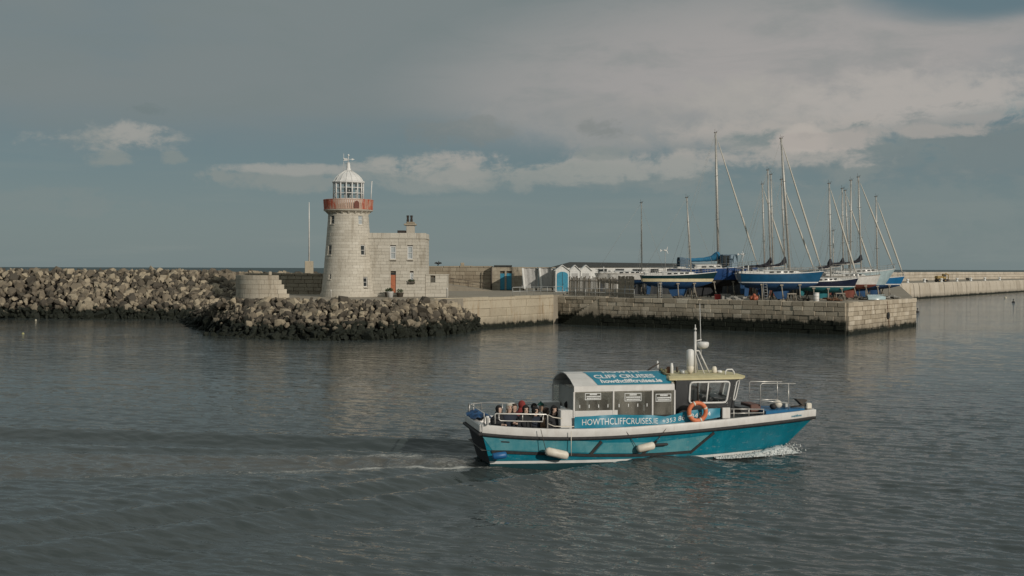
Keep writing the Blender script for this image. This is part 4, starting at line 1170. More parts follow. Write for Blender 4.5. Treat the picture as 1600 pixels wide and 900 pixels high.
# hill on the horizon at the right edge
hl = MB(); q = random.Random(2); rows = []
for j in range(5):
    rows.append([(560 + 16 * i, 1250 + j * 40, max(-1, (9.5 * math.sin(math.pi * min(1, i / 24)) ** .7 + q.uniform(-.9, .9)) * math.sin(math.pi * (j + .3) / 4.6)) - .5) for i in range(25)])
hl.sheet(rows, True).obj('headland', mat('dark_headland', (0.05, 0.055, 0.045), (0.08, 0.08, 0.06), 0.05, 0.95), None, kind='structure')

# digger working on the far pier
p = on_y(1471, 440, 318); M_YEL = mat('worn_yellow_machine', (0.36, 0.24, 0.06), (0.25, 0.17, 0.06), 3, 0.6, dirt=(0.08, 0.06, 0.04), dirt_amt=.6)
dg = thing('excavator', 'small dirty yellow wheeled excavator parked on the far pier', 'excavator', (p.x, p.y, 3.91), rad(8))
dg.scale = (1, 1, 1)
MB().cbox(-1.5, 1.0, -.75, .75, .45, .85, .06).obj('chassis', M_DKIRON, dg)
MB().cbox(-1.6, .1, -.8, .8, .95, 1.75, .12).obj('body', M_YEL, dg)
cb = MB().cbox(.12, 1.0, -.78, .1, .95, 2.35, .08).obj('cab', M_YEL, dg)
MB().box(.22, .9, -.80, -.785, 1.55, 2.2).obj('window', M_DARKGLASS, cb)
MB().box(1.005, 1.02, -.68, 0, 1.5, 2.2).obj('windscreen', M_DARKGLASS, cb)
MB().tube([(.6, .45, 1.3), (1.5, .45, 2.4), (2.3, .45, 2.1)], [.16, .16, .13], 6).obj('boom', M_YEL, dg)
MB().tube([(2.3, .45, 2.15), (2.25, .45, .9)], .12, 6).obj('dipper', M_YEL, dg)
MB().extr([(2.0, .9), (2.5, .8), (2.45, .35), (2.1, .25), (1.85, .5)], .2, .7).obj('bucket', M_DKIRON, dg)
for x in (-1.05, .65):
    for y in (-.85, .85):
        wl_ = MB().lathe([(.2, -.16), (.48, -.16), (.5, -.08), (.5, .08), (.48, .16), (.2, .16)], 14, M=Matrix.Translation((x, y, .5)) @ Matrix.Rotation(rad(90), 4, 'X')).obj('wheel', M_RUBBER, dg)
        MB().lathe([(.2, -.18), (.2, .18)], 10, M=Matrix.Translation((x, y, .5)) @ Matrix.Rotation(rad(90), 4, 'X')).obj('hub', M_YEL, wl_)
# stacked gear on the far pier
M_GEAR = mat('fishing_gear', (0.10, 0.09, 0.075), (0.05, 0.05, 0.045), 6, 0.9)
for px, w_, h, lab in ((1453, 1.6, .9, 'heap of dark gear left of the excavator'), (1496, 1.2, .6, 'low dark heap right of the excavator'), (1558, 1.0, .9, 'dark crate near the right end of the far pier')):
    best = min((FP[1].lerp(FP[2], k / 200) for k in range(201)), key=lambda q: abs(800 + FPX * q.x / q.y - px)) + Vector((-4, 14, 3.9))
    mb = MB(); q = random.Random(int(px))
    for k in range(9):
        mb.cbox(-.3, .3, -.25, .25, 0, .28, .05, Matrix.Translation((q.uniform(-w_ / 2, w_ / 2), q.uniform(-.4, .4), q.uniform(0, h - .28))) @ Euler((q.uniform(-.3, .3), q.uniform(-.3, .3), q.uniform(0, 3))).to_matrix().to_4x4())
    tag(mb.obj('gear_heap', M_GEAR, None, best), lab, 'gear')
# buoys
def buoy(px, py, r, material, label, top=None):
    p = on_z(px, py, 0); t = thing('buoy', label, 'buoy', p)
    MB().lathe([(r * .3, -r * .6), (r * .85, -r * .3), (r, .05), (r * .8, r * .55), (r * .3, r * .85), (.03, r * .9)], 12).obj('float', material, t)
    MB().tube([(0, 0, r * .8), (0, 0, r * (1.7 if top else 1.2))], r * .12, 6).obj('stem', material, t)
    if top: MB().ball((0, 0, r * 1.8), r * .4, n=8, m=5).obj('topmark', M_RUBBER, t)
M_BUOYY = mat('yellow_buoy', (0.36, 0.34, 0.14), (0.3, 0.28, 0.12), 5, .5); M_BUOYW = mat('pale_buoy', (0.55, 0.5, 0.38), rough=.5)
buoy(1433.5, 488.0, .34, M_RUBBER, 'black mooring buoy just right of the quay end', True)
buoy(1571, 465.5, .36, M_BUOYW, 'pale mooring buoy near the far pier, left of two')
buoy(1583.5, 472.5, .36, M_RUBBER, 'dark mooring buoy with a topmark near the right edge', True)
buoy(36, 521.5, .15, M_BUOYY, 'small yellow buoy on the water at the far left')
buoy(56, 500.5, .14, M_BUOYW, 'small white float close to the breakwater at the left')

# ================================================================== LAID-UP YACHTS
M_ALU = mat('mast_alloy', (0.50, 0.48, 0.44), (0.40, 0.385, 0.35), 5, 0.45, metal=0.3)
M_WIRE = mat('rigging_wire', (0.38, 0.37, 0.34), rough=0.5)
M_FURL = mat('furled_sailcloth', (0.58, 0.55, 0.48), (0.46, 0.43, 0.37), 9, 0.8)
M_GELCOAT = mat('white_gelcoat', (0.60, 0.59, 0.56), (0.50, 0.49, 0.46), 1.5, 0.35, dirt=(0.4, 0.37, 0.3), dirt_amt=.4, streak=True)
M_PROP = mat('pale_prop_timber', (0.30, 0.27, 0.22), (0.20, 0.175, 0.14), 6, 0.85)
M_CREAM = mat('cream_stripe', (0.62, 0.54, 0.34), rough=.4)
M_WSTRIPE = mat('white_stripe', (0.68, 0.68, 0.66), rough=.4)
def paint(name, c, rough=.3):
    return mat(name, c, tuple(v * .8 for v in c), 1.2, rough, dirt=tuple(v * .55 + .02 for v in c), dirt_amt=.45, streak=True)
M_GREENHULL = paint('dark_green_topsides', (0.008, 0.035, 0.040)); M_ROYAL = paint('royal_blue_topsides', (0.010, 0.050, 0.165))
M_SEABLUE = paint('sea_blue_topsides', (0.009, 0.080, 0.170)); M_NAVY = paint('navy_topsides', (0.008, 0.012, 0.035))
M_PALEBLUE = paint('pale_grey_blue_topsides', (0.36, 0.46, 0.48)); M_MIDBLUE = paint('mid_blue_topsides', (0.012, 0.13, 0.30))
M_AFBLUE = paint('blue_antifouling', (0.010, 0.062, 0.165), .8); M_AFTEAL = paint('teal_antifouling', (0.012, 0.16, 0.19), .8)
M_AFBLACK = paint('black_antifouling', (0.02, 0.022, 0.026), .8); M_AFRED = paint('rusty_red_antifouling', (0.20, 0.06, 0.04), .8)
M_COVERBLUE = mat('blue_sail_cover', (0.012, 0.15, 0.28), (0.01, 0.10, 0.20), 4, .75); M_COVERBLACK = mat('dark_sail_cover', (0.012, 0.013, 0.018), (0.02, 0.02, 0.028), 4, .8)
M_DODGER = mat('grey_blue_spray_hood', (0.10, 0.15, 0.20), (0.07, 0.11, 0.15), 3, .7)
M_ORANGE = mat('orange_plastic', (0.40, 0.12, 0.06), (0.30, 0.09, 0.05), 5, .5)
def yacht(label, stern_px, bow_px, Y, y_sheer_s, y_sheer_b, y_stripe, m_top, m_bot, m_str, masts, beam=3.2, stripe_w=.12, cabin=True, cover=None, keel=(.34, .58), jib=True, seed=1, rz=3.0, boom=(.9, 4.2), props=6, rail=True, cabin_h=.42, transom=.62, rake=.11, cover_k=1.0, depth=.62):
    ang = rad(rz); L = (bow_px - stern_px) * Y / FPX / math.cos(ang)
    o = on_y(stern_px, 440, Y); q = random.Random(seed)
    t = thing('sailing_yacht' if masts else 'motor_cruiser', label, 'yacht' if masts else 'boat', (o.x, Y, Z_YARD), ang, 'laid-up boats on the quay')
    G = Z_YARD; Yb = Y + L * math.sin(ang)
    zs0, zs1 = zat(stern_px, y_sheer_s, Y) - G, zat(bow_px, y_sheer_b, Yb) - G
    mid = (stern_px + bow_px) / 2
    zw = zat(mid, y_stripe, (Y + Yb) / 2) - G
    dep = depth; rakeb = L * rake; rakes = L * .05
    def sheer(s): return zs0 + (zs1 - zs0) * s - .16 * math.sin(math.pi * s)
    def hb(s):
        if s < .45: return beam / 2 * (transom + (1 - transom) * math.sin(math.pi / 2 * s / .45) ** .9)
        return beam / 2 * max(.012, 1 - ((s - .45) / .55) ** 2.3)
    def canoe(s): return zw - dep * math.sin(math.pi * min(1, max(0, (s * .94 + .04)))) ** .75
    N = 22
    levels = [('b', 0.0, .03), ('b', .28, .52), ('b', .7, .80), ('w', 0, .90), ('t', 0.0, .915), ('t', .35, .96), ('t', .7, .99), ('t', 1.0, 1.0)]
    def pt(s, lv, side):
        k, f, wf = lv; zs = sheer(s)
        if k == 'b': z = canoe(s) + (zw - canoe(s)) * f
        elif k == 'w': z = zw
        else: z = zw + stripe_w + (zs - zw - stripe_w) * f
        up = (z - (zw - dep)) / (zs - (zw - dep))
        endf = 1 - (1 - up) * (abs(2 * s - 1) ** 4) * .75
        x = L * s - rakeb * (1 - up) * s ** 4 + rakes * (1 - up) * (1 - s) ** 4
        y = hb(s) * wf * endf
        return (x, y * side, z)
    def strip(i0, i1):
        mb = MB()
        for side in (-1, 1):
            rows = [[pt(k / N, levels[i], side) for k in range(N + 1)] for i in range(i0, i1 + 1)]
            mb.sheet(rows, True, flip=side > 0)
        # transom
        rows = [[pt(0, levels[i], -1), pt(0, levels[i], 1)] for i in range(i0, i1 + 1)]
        mb.sheet(rows)
        return mb
    strip(0, 3).obj('hull_bottom', m_bot, t)
    strip(3, 4).obj('waterline_stripe', m_str, t)
    strip(4, 7).obj('topsides', m_top, t)
    mb = MB(); rows = [[(pt(k / N, levels[7], s)[0], pt(k / N, levels[7], s)[1] * .995, pt(k / N, levels[7], s)[2] + (.02 if s else .09)) for k in range(N + 1)] for s in (-1, -.5, 0, .5, 1)]
    mb.sheet(rows, True); deck = mb.obj('deck', M_GELCOAT, t)
    mb = MB()
    for s in (-1, 1): mb.tube([(p[0], p[1], p[2] + .03) for p in (pt(k / N, levels[7], s) for k in range(N + 1))], .04, 5)
    mb.obj('toe_rail', M_WSTRIPE if m_top is not M_GELCOAT else M_TIMBER, t)
    # keel and rudder
    kz = .18
    a, b = keel
    rows = []
    for z, c0, c1, th in ((canoe(.45) + .12, a, b, .16), ((canoe(.45) + kz) / 2, a + .025, b - .03, .13), (kz, a + .06, b - .055, .16)):
        x0, x1 = L * c0, L * c1; xm = x0 + (x1 - x0) * .65
        rows.append([(x0, 0, z), ((x0 + xm) / 2, -th * .7, z), (xm, -th, z), (x1, 0, z), (xm, th, z), ((x0 + xm) / 2, th * .7, z), (x0, 0, z)])
    kb = MB(); kb.sheet(rows, True); kb.add(rows[-1][:6], [(0, 1, 2, 3, 4, 5)]); kb.obj('keel', m_bot, t)
    rx = L * .075; kb = MB(); kb.extr([(rx, .55), (rx + .45, .5), (rx + .62, canoe(.13) + .1), (rx + .05, canoe(.07) + .15)], -.05, .05); kb.obj('rudder', m_bot, t)
    for x in (L * (a + .1), L * (b - .12)): MB().cbox(x - .25, x + .25, -.45, .45, 0, kz - .005, .02).obj('keel_block', M_PROP, t)
    zd = lambda s: sheer(s) + .06
    if cabin:
        rows = []
        for s, wf, hf in ((.27, .50, 1.0), (.29, .56, 1.05), (.45, .62, 1.0), (.58, .58, .85), (.68, .42, .55), (.73, .25, .05)):
            w_ = hb(s) * wf; h = cabin_h * hf; z = zd(s) - .02; x = L * s
            rows.append([(x, -w_ * 1.08, z), (x, -w_, z + h * .8), (x, -w_ * .7, z + h), (x, 0, z + h * 1.08), (x, w_ * .7, z + h), (x, w_, z + h * .8), (x, w_ * 1.08, z)])
        cb = MB(); cb.sheet(rows, False); cb.add(rows[0], [(0, 1, 2, 3, 4, 5, 6)]); cbo = cb.obj('coachroof', M_GELCOAT, t)
        for s in (.34, .42, .50, .57):
            w_ = hb(s) * .61; MB().cbox(L * s, L * (s + .045), -w_ - .09, -w_ - .0, zd(s) + cabin_h * .25, zd(s) + cabin_h * .62, .02).obj('window', M_DARKGLASS, cbo)
        # cockpit coaming, wheel binnacle, winches
        for s in (-1, 1):
            MB().cbox(L * .06, L * .27, s * hb(.15) * .62 - .07, s * hb(.15) * .62 + .07, zd(.15) - .03, zd(.15) + .26, .04).obj('coaming', M_GELCOAT, t)
            MB().lathe([(.1, 0), (.09, .1), (.07, .16), (.1, .2)], 10, (L * .2, s * hb(.2) * .62, zd(.15) + .255)).obj('winch', M_GALV, t)
        MB().tube([(L * .12, 0, zd(.1)), (L * .12, 0, zd(.1) + .95)], .07, 6).obj('binnacle', M_GELCOAT, t)
    if rail:
        for s in (-1, 1):
            rl_ = MB()
            for k in range(9):
                f = .02 + .96 * k / 8; p = pt(f, levels[7], s); rl_.tube([(p[0], p[1] * .95, p[2]), (p[0], p[1] * .95, p[2] + .62)], .016, 4)
            for h in (.61, .33): rl_.tube([(pt(.02 + .96 * k / 8, levels[7], s)[0], pt(.02 + .96 * k / 8, levels[7], s)[1] * .95, pt(.02 + .96 * k / 8, levels[7], s)[2] + h) for k in range(9)], .012, 4)
            rl_.obj('guardrail', M_WIRE, t)
        pl_ = MB(); a_ = pt(.90, levels[7], -1); b_ = pt(.90, levels[7], 1); c_ = pt(1, levels[7], 1)
        pl_.tube([(a_[0], a_[1], a_[2]), (a_[0], a_[1], a_[2] + .62), (c_[0] + .1, -.12, c_[2] + .68), (c_[0] + .1, .12, c_[2] + .68), (b_[0], b_[1], b_[2] + .62), (b_[0], b_[1], b_[2])], .022, 5)
        pl_.obj('pulpit', M_GALV, t)
        pl_ = MB(); a_ = pt(0.01, levels[7], -1); b_ = pt(.01, levels[7], 1)
        pl_.tube([(a_[0] + .8, a_[1], a_[2] + .62), (a_[0], a_[1], a_[2] + .66), (b_[0], b_[1], b_[2] + .66), (b_[0] + .8, b_[1], b_[2] + .62)], .022, 5)
        pl_.obj('pushpit', M_GALV, t)
    Rinv = Matrix.Rotation(-ang, 3, 'Z'); O = Vector((o.x, Y, G))
    loc = lambda w: Rinv @ (w - O)
    def at_axis(px):         # x along the hull where the centre line crosses this picture column
        best = min((abs(800 + FPX * (o.x + L * s / 200 * math.cos(ang)) / (Y + L * s / 200 * math.sin(ang)) - px), s / 200) for s in range(-40, 260))
        return best[1] * L
    for i, (fpx, tpx, tpy, r, main) in enumerate(masts):
        x = at_axis(fpx); yw = Y + x * math.sin(ang)
        top = loc(on_y(tpx, tpy, yw)); top.y = 0
        s = min(1, max(0, x / L)); foot = Vector((x, 0, zd(s)))
        mm_ = MB(); mm_.tube([foot, foot.lerp(top, .6), top], [r * 1.15, r * 1.15, r * .9], 8); mo = mm_.obj('mast', M_ALU, t)
        hd = MB(); hd.cbox(top.x - .22, top.x + .18, -.06, .06, top.z - .02, top.z + .08, .02); hd.tube([top + Vector((-.1, 0, 0)), top + Vector((-.1, 0, .5))], .015, 4); hd.tube([top + Vector((.1, 0, .05)), top + Vector((.35, 0, .3))], .012, 4); hd.ball(top + Vector((.1, 0, .2)), .05, n=6, m=4)
        hd.obj('masthead', M_DKIRON, mo)
        bw_ = hb(s) * .93
        for f in ((.36, .68) if main else (.5,)):
            p = foot.lerp(top, f); w_ = bw_ * (.62 if f < .6 else .5)
            MB().tube([p + Vector((0, -w_, .05)), p, p + Vector((0, w_, .05))], .03, 5).obj('spreader', M_ALU, mo)
        rw = MB(); f2 = .68 if main else .5
        for sd in (-1, 1):
            ch_ = Vector((x - .15, sd * bw_, zd(s))); sp_ = foot.lerp(top, f2) + Vector((0, sd * bw_ * .5, .05))
            rw.tube([ch_, foot.lerp(top, .36) + Vector((0, sd * bw_ * .62, .05)), sp_, top], .014, 4)
            rw.tube([Vector((x - .6, sd * bw_, zd(s))), foot.lerp(top, .5)], .012, 4)
        bs = Vector((.1, 0, zs0 + .1)) if main else None
        if bs: rw.tube([bs, top], .013, 4)
        bowp = Vector((L * .985, 0, zs1 + .12))
        if main:
            rw.tube([bowp, top.lerp(foot, .02)], .014, 4)
        rw.obj('rigging', M_WIRE, t)
        if main and jib:
            j0 = bowp.lerp(top, .03); j1 = bowp.lerp(top, .93); ofs = Vector((-.06, 0, 0))
            pts_ = [j0.lerp(j1, k / 8) + ofs for k in range(9)]
            MB().tube(pts_, [.05, .11, .12, .115, .11, .10, .085, .07, .04], 7).obj('furled_jib', M_FURL, t)
            MB().lathe([(.12, 0), (.15, .05), (.09, .12), (.15, .2), (.12, .26)], 10, bowp + Vector((-.05, 0, .0))).obj('furling_drum', M_GALV, t)
        if cover is not None and (main or cover[1]):
            bh, bl_ = boom; bz = foot.z + bh
            bp = Vector((x - .12, 0, bz)); be = Vector((x - bl_, 0, bz - .12))
            MB().tube([bp, be], .07, 7).obj('boom', M_ALU, mo)
            n = 14; pts_ = [bp.lerp(be, k / n) for k in range(n + 1)]
            rs = [.13 * cover_k + .20 * cover_k * math.exp(-k / 2.2) + .02 * math.sin(k * 2.1) for k in range(n + 1)]
            for k in range(n + 1): pts_[k] = pts_[k] + Vector((0, 0, .12 + .55 * math.exp(-k / 2.0)))
            rs[-1] = .06
            MB().tube([bp + Vector((.05, 0, 1.25))] + pts_, [.09] + rs, 9).obj('sail_cover', cover[0], mo)
            # topping lift
            MB().tube([be, top], .01, 4).obj('topping_lift', M_WIRE, mo)
    # shores propping the hull: a cradle of its own
    if props:
        cr = thing('boat_stand', 'timber shores holding up the ' + ' '.join(label.split(',')[0].split()[:11]), 'boat stand', (o.x, Y, Z_YARD), ang, 'shores under the boats')
        for k in range(props // 2):
            s = .16 + .68 * (k + .3) / (props / 2 - .1)
            for sd in (-1, 1):
                p = pt(s, levels[2], sd); f = Vector((p[0] + q.uniform(-.25, .25), p[1] + sd * (.55 + q.uniform(0, .3)), 0))
                MB().tube([f, Vector((p[0], p[1] + sd * .02, p[2]))], .075, 6).obj('shore', M_PROP, cr)
                MB().cbox(p[0] - .2, p[0] + .2, p[1] - .07 + sd * .06, p[1] + .07 + sd * .06, p[2] - .06, p[2] + .12, .02).obj('pad', M_PROP, cr)
                MB().tube([f + Vector((.45, sd * -.2, 0)), Vector((p[0] * .5 + f.x * .5, p[1] * .5 + f.y * .5, p[2] * .5))], .035, 5).obj('brace', M_DKIRON, cr)
    return t, L, ang

B1 = yacht('dark green yacht with a broad cream waterline stripe, nearest the plank gate', 1001, 1121, 147, 430.5, 425.3, 440, M_GREENHULL, M_AFBLUE, M_CREAM, [(1080, 1073, 309, .085, True)], 3.0, .38, keel=(.36, .62), depth=.95, seed=1, rz=2, jib=False)
B2 = yacht('large royal blue ketch with a deckhouse and blue sail cover behind the green yacht', 1046, 1188, 154, 420.5, 415.0, 437.5, M_ROYAL, M_AFBLACK, M_AFBLACK, [(1122.5, 1118, 207.5, .145, True)], 3.8, .05, cover=(M_COVERBLUE, False), boom=(1.0, 5.4), cover_k=1.9, depth=.9, seed=2, rz=4, keel=(.25, .6), cabin_h=.55)
B3 = yacht('sea blue yacht with white stripe and the second tallest mast, nearest the quay edge', 1153, 1290, 139, 427.5, 424.3, 442, M_SEABLUE, M_AFBLUE, M_WSTRIPE, [(1234, 1220, 216.5, .13, True)], 3.5, .12, depth=.95, seed=3, rz=5, keel=(.40, .62))
B4 = yacht('navy blue yacht with white stripe and teal keel right of the sea blue yacht', 1243, 1344, 142.5, 440, 434.8, 448.3, M_NAVY, M_AFTEAL, M_WSTRIPE, [(1298, 1295.5, 287, .10, True)], 2.9, .10, depth=.75, seed=4, rz=5, cover=(M_COVERBLACK, False), boom=(1.5, 1.6), keel=(.28, .55))
B5 = yacht('white yacht with a rusty red bottom between the navy and pale blue yachts', 1288, 1378, 147, 431.5, 429.5, 445, M_GELCOAT, M_AFRED, M_AFRED, [(1328.6, 1329.6, 282, .095, True)], 2.9, .06, seed=5, rz=5, jib=False)
B6 = yacht('pale grey blue yacht with a high flared bow', 1303, 1401, 152, 427, 420.3, 445.5, M_PALEBLUE, M_AFBLUE, M_AFBLUE, [(1345.5, 1341, 277, .10, True)], 3.2, .05, seed=6, rz=4, cover=(M_COVERBLACK, False), boom=(1.1, 4.4), rake=.22)
B7 = yacht('mid blue yacht with white stripe at the right end of the row', 1325, 1415, 158, 434, 432.0, 444.8, M_MIDBLUE, M_AFBLUE, M_WSTRIPE, [(1371, 1368.7, 307.6, .09, True)], 2.9, .12, seed=7, rz=3)
B8 = yacht('white yacht hull showing over the fence left of the green yacht', 930, 1040, 165, 427.5, 425.5, 438, M_GELCOAT, M_AFBLUE, M_NAVY, [(1003, 1002, 317, .07, True)], 3.0, .12, seed=8, rz=2, jib=False)
back = ((1150, 1246, 151.5, 'white yacht directly behind the sea blue yacht', [(1204.5, 1199.6, 266, .10, True)], M_GELCOAT, M_AFBLUE, 11),
        (1188, 1276, 145.6, 'white yacht with a dark furled boom behind the bow of the sea blue yacht', [(1227, 1221, 281, .09, True)], M_GELCOAT, M_AFBLACK, 12),
        (1162, 1256, 157, 'white yacht third back behind the sea blue yacht', [(1208, 1204.5, 273, .09, True)], M_GELCOAT, M_AFRED, 13),
        (1150, 1236, 163, 'white yacht farthest back behind the sea blue yacht', [(1195, 1191, 288, .09, True)], M_GELCOAT, M_AFBLUE, 14),
        (1266, 1354, 157.5, 'white ketch with a short second mast behind the navy yacht', [(1317.6, 1316, 295, .09, True), (1302, 1301.8, 361, .07, False)], M_GELCOAT, M_AFBLUE, 15),
        (1282, 1366, 163.5, 'white yacht farthest back behind the navy yacht', [(1327, 1320.5, 298, .09, True)], M_GELCOAT, M_AFBLACK, 16))
for a, b, Y, lab, ms_, mt_, mb_, sd in back:
    yacht(lab, a, b, Y, 427.5, 425, 438.5, mt_, mb_, M_NAVY, ms_, 2.9, .12, seed=sd, rz=3, jib=sd % 2 == 0, cover=(M_COVERBLACK, False) if sd in (12, 15, 11) else None, boom=(.9, 3.6), props=4)
# deckhouse, spray hood and wind generators of the big ketch
t, L, ang = B2
z0 = zat(1137, 419, 156) - Z_YARD
def bx2(px): return (px - 1046) * 155 / FPX
dh = MB(); dh.cbox(bx2(1125.5), bx2(1150), -1.15, 1.15, z0 - .2, zat(1137, 398, 156) - Z_YARD, .05); dho = dh.obj('deckhouse', M_DODGER, t)
for a, b in ((1127, 1131.5), (1132.5, 1137)): MB().box(bx2(a), bx2(b), -1.19, -1.155, z0 + .3, zat(1137, 399.5, 156) - Z_YARD).obj('window', M_DARKGLASS, dho)
MB().cbox(bx2(1139), bx2(1149.5), -1.19, -1.155, z0 + .1, zat(1137, 399, 156) - Z_YARD, .01).obj('panel', mat('pale_blue_panel', (0.20, 0.28, 0.34), rough=.5), dho)
rows = []
for f in np.linspace(0, 1, 6):
    w_ = 1.1 - .1 * f; h = .35 + 1.1 * math.sin(f * math.pi * .55) ** .6; x = bx2(1082) - f * 1.9
    rows.append([(x, -w_, z0), (x, -w_, z0 + h * .8), (x, -w_ * .6, z0 + h), (x, w_ * .6, z0 + h), (x, w_, z0 + h * .8), (x, w_, z0)])
MB().sheet(rows).obj('spray_hood', M_DODGER, t)
def wind_generator(px, py, Y, base_z, label, ph):
    p = on_y(px, py, Y); t = thing('wind_generator', label, 'wind generator', (p.x, Y, base_z)); h = p.z - base_z
    MB().tube([(0, 0, 0), (0, 0, h)], .04, 6).obj('pole', M_GALV, t)
    MB().tube([(-.35, 0, h + .02), (-.1, 0, h + .04), (.2, 0, h)], [.02, .09, .07], 8).obj('nacelle', M_PLAINWHITE, t)
    MB().extr([(-.35, h), (-.65, h + .2), (-.65, h - .16)], -.015, .015).obj('tail', M_PLAINWHITE, t)
    for k in range(3):
        a = ph + k * 2.094; d_ = Vector((math.sin(a) * .35, -math.sin(a) * .9, math.cos(a))).normalized(); e2 = Vector((.06, .03, 0))
        c = Vector((.2, -.03, h)); MB().add([c - e2, c + e2, c + d_ * .55 + e2 * .45, c + d_ * .55 - e2 * .45, c - e2 + Vector((0, .03, 0)), c + e2 + Vector((0, .03, 0)), c + d_ * .55 + e2 * .45 + Vector((0, .02, 0)), c + d_ * .55 - e2 * .45 + Vector((0, .02, 0))],
            [(0, 1, 2, 3), (7, 6, 5, 4), (0, 4, 5, 1), (1, 5, 6, 2), (2, 6, 7, 3), (3, 7, 4, 0)]).obj('blade', M_PLAINWHITE, t)
wind_generator(1039.5, 391.5, 150, zat(1039, 424, 150), 'small white wind generator on a pole above the green yacht', .4)
wind_generator(1160, 397.5, 152, zat(1160, 421, 152), 'small white wind generator left of the sea blue yacht mast', 1.3)

# ---------------------------------------------------------------- things lying about the yard
def yard_pt(px, Y): p = on_y(px, 460, Y); return Vector((p.x, Y, Z_YARD))
M_TUBGREY = mat('grey_crate', (0.30, 0.29, 0.26), (0.22, 0.21, 0.19), 5, .8); M_REDP = mat('red_plastic', (0.40, 0.03, 0.025), rough=.5)
dr = thing('plastic_drum', 'white plastic drum standing on the quay edge under the navy yacht', 'drum', yard_pt(1275.5, 136))
MB().lathe([(.30, 0), (.33, .06), (.33, .3), (.35, .33), (.33, .36), (.33, .62), (.35, .65), (.33, .68), (.33, .92), (.28, .98), (.05, .98)], 16).obj('body', M_PLAINWHITE, dr); MB().lathe([(.34, .985), (.34, 1.03), (.05, 1.04)], 16).obj('lid', M_HUTWHITE, dr)
ob = thing('orange_buoy', 'heap of faded orange buoys on the quay edge under the sea blue yacht', 'buoys', yard_pt(1178, 139.6))
for dx, dy, r in ((-.3, 0, .28), (.28, .1, .30), (.0, -.25, .24), (.05, .1, .22)):
    MB().ball((dx, dy, r if dx < .04 or dx > .06 else .62), r, n=12, m=8).obj('float', M_ORANGE, ob)
rg_ = thing('red_crate', 'small red crate in shade behind the quay edge', 'crate', yard_pt(1122.5, 142.5))
for k in range(4):
    MB().cbox(-.45, .45, -.3, .3, .02 + k * .17, .15 + k * .17, .02).obj('slat', M_REDP, rg_)
MB().box(-.42, .42, -.27, .27, .0, .66).obj('liner', M_REDP, rg_)
gc = thing('grey_crate', 'pale grey lidded crate beside the red crate', 'crate', yard_pt(1134, 141.8))
MB().cbox(-.55, .55, -.4, .4, 0, .62, .04).obj('body', M_TUBGREY, gc); MB().cbox(-.59, .59, -.44, .44, .625, .7, .02).obj('lid', M_TUBGREY, gc)
def ladder(px, Y, h, rx, label):
    t = thing('ladder', label, 'ladder', yard_pt(px, Y), rad(5))
    for s in (-.22, .22): MB().tube([(s, 0, 0), (s, rx, h)], .03, 5).obj('stile', M_GALV, t)
    n = int(h / .3)
    for k in range(1, n): MB().tube([(-.22, rx * k / n, h * k / n), (.22, rx * k / n, h * k / n)], .022, 5).obj('rung', M_GALV, t)
ladder(1197, 137.4, 2.3, .5, 'alloy ladder leaning on the sea blue yacht')
ladder(1032, 144.6, 2.2, .5, 'alloy ladder leaning under the green yacht')
dn_ = thing('dinghy', 'upturned pale blue dinghy on the quay under the pale yachts', 'dinghy', yard_pt(1369, 143.2), rad(8))
rows = []
for s in np.linspace(0, 1, 11):
    w_ = .62 * (1 - abs(2 * s - .85) ** 2.6 * .9) if s > .4 else .62 * (.8 + .2 * s / .4); w_ = max(w_, .03)
    rows.append([(-1.25 + 2.5 * s, w_ * math.cos(a), .05 + .55 * math.sin(a) ** .8 * (1 - .35 * s ** 4)) for a in np.linspace(0, math.pi, 9)])
db = MB(); db.sheet(rows, True); db.add(rows[0], [tuple(range(9))]); db.obj('hull', M_PALEBLUE, dn_)
MB().cbox(-1.2, 1.1, -.03, .03, .58, .66, .01).obj('keel', M_PALEBLUE, dn_)
def trestle(px, Y, label):
    t = thing('trestle', label, 'trestle', yard_pt(px, Y), rad(rng.uniform(-15, 15)))
    MB().cbox(-.6, .6, -.07, .07, .8, .94, .01).obj('beam', M_PROP, t)
    for s in (-.5, .5):
        for y in (-.3, .3): MB().tube([(s, y, 0), (s, y * .1, .82)], .05, 5).obj('leg', M_PROP, t)
trestle(1313, 139.5, 'timber trestle on the quay under the bow of the navy yacht')
trestle(1237, 136.6, 'timber trestle by the shores of the sea blue yacht')
q = random.Random(6)
for px, Y, m_, lab in ((1303, 138.0, M_RUST, 'rusty heap of chain and scrap under the navy yacht'), (1345, 143.5, M_GEAR, 'dark heap of rope and gear below the pale yachts'), (1255, 137.2, M_GEAR, 'heap of dark gear left of the white drum'), (1150, 139.8, M_TUBGREY, 'pile of grey planks and blocks left of the orange buoys'), (1062, 144.2, M_GEAR, 'small dark heap of gear under the green yacht'), (1390, 148.5, M_TUBGREY, 'low pile of grey blocks near the quay end')):
    mb = MB()
    for k in range(14):
        s = q.uniform(.12, .3)
        mb.cbox(-s * q.uniform(.8, 2.2), s * 1.5, -s, s, 0, s * .8, .03, Matrix.Translation((q.gauss(0, .5), q.gauss(0, .3), q.uniform(0, .25))) @ Euler((q.uniform(-.2, .2), q.uniform(-.3, .3), q.uniform(0, 3))).to_matrix().to_4x4())
    tag(mb.obj('scrap_heap', m_, None, yard_pt(px, Y)), lab, 'heap')

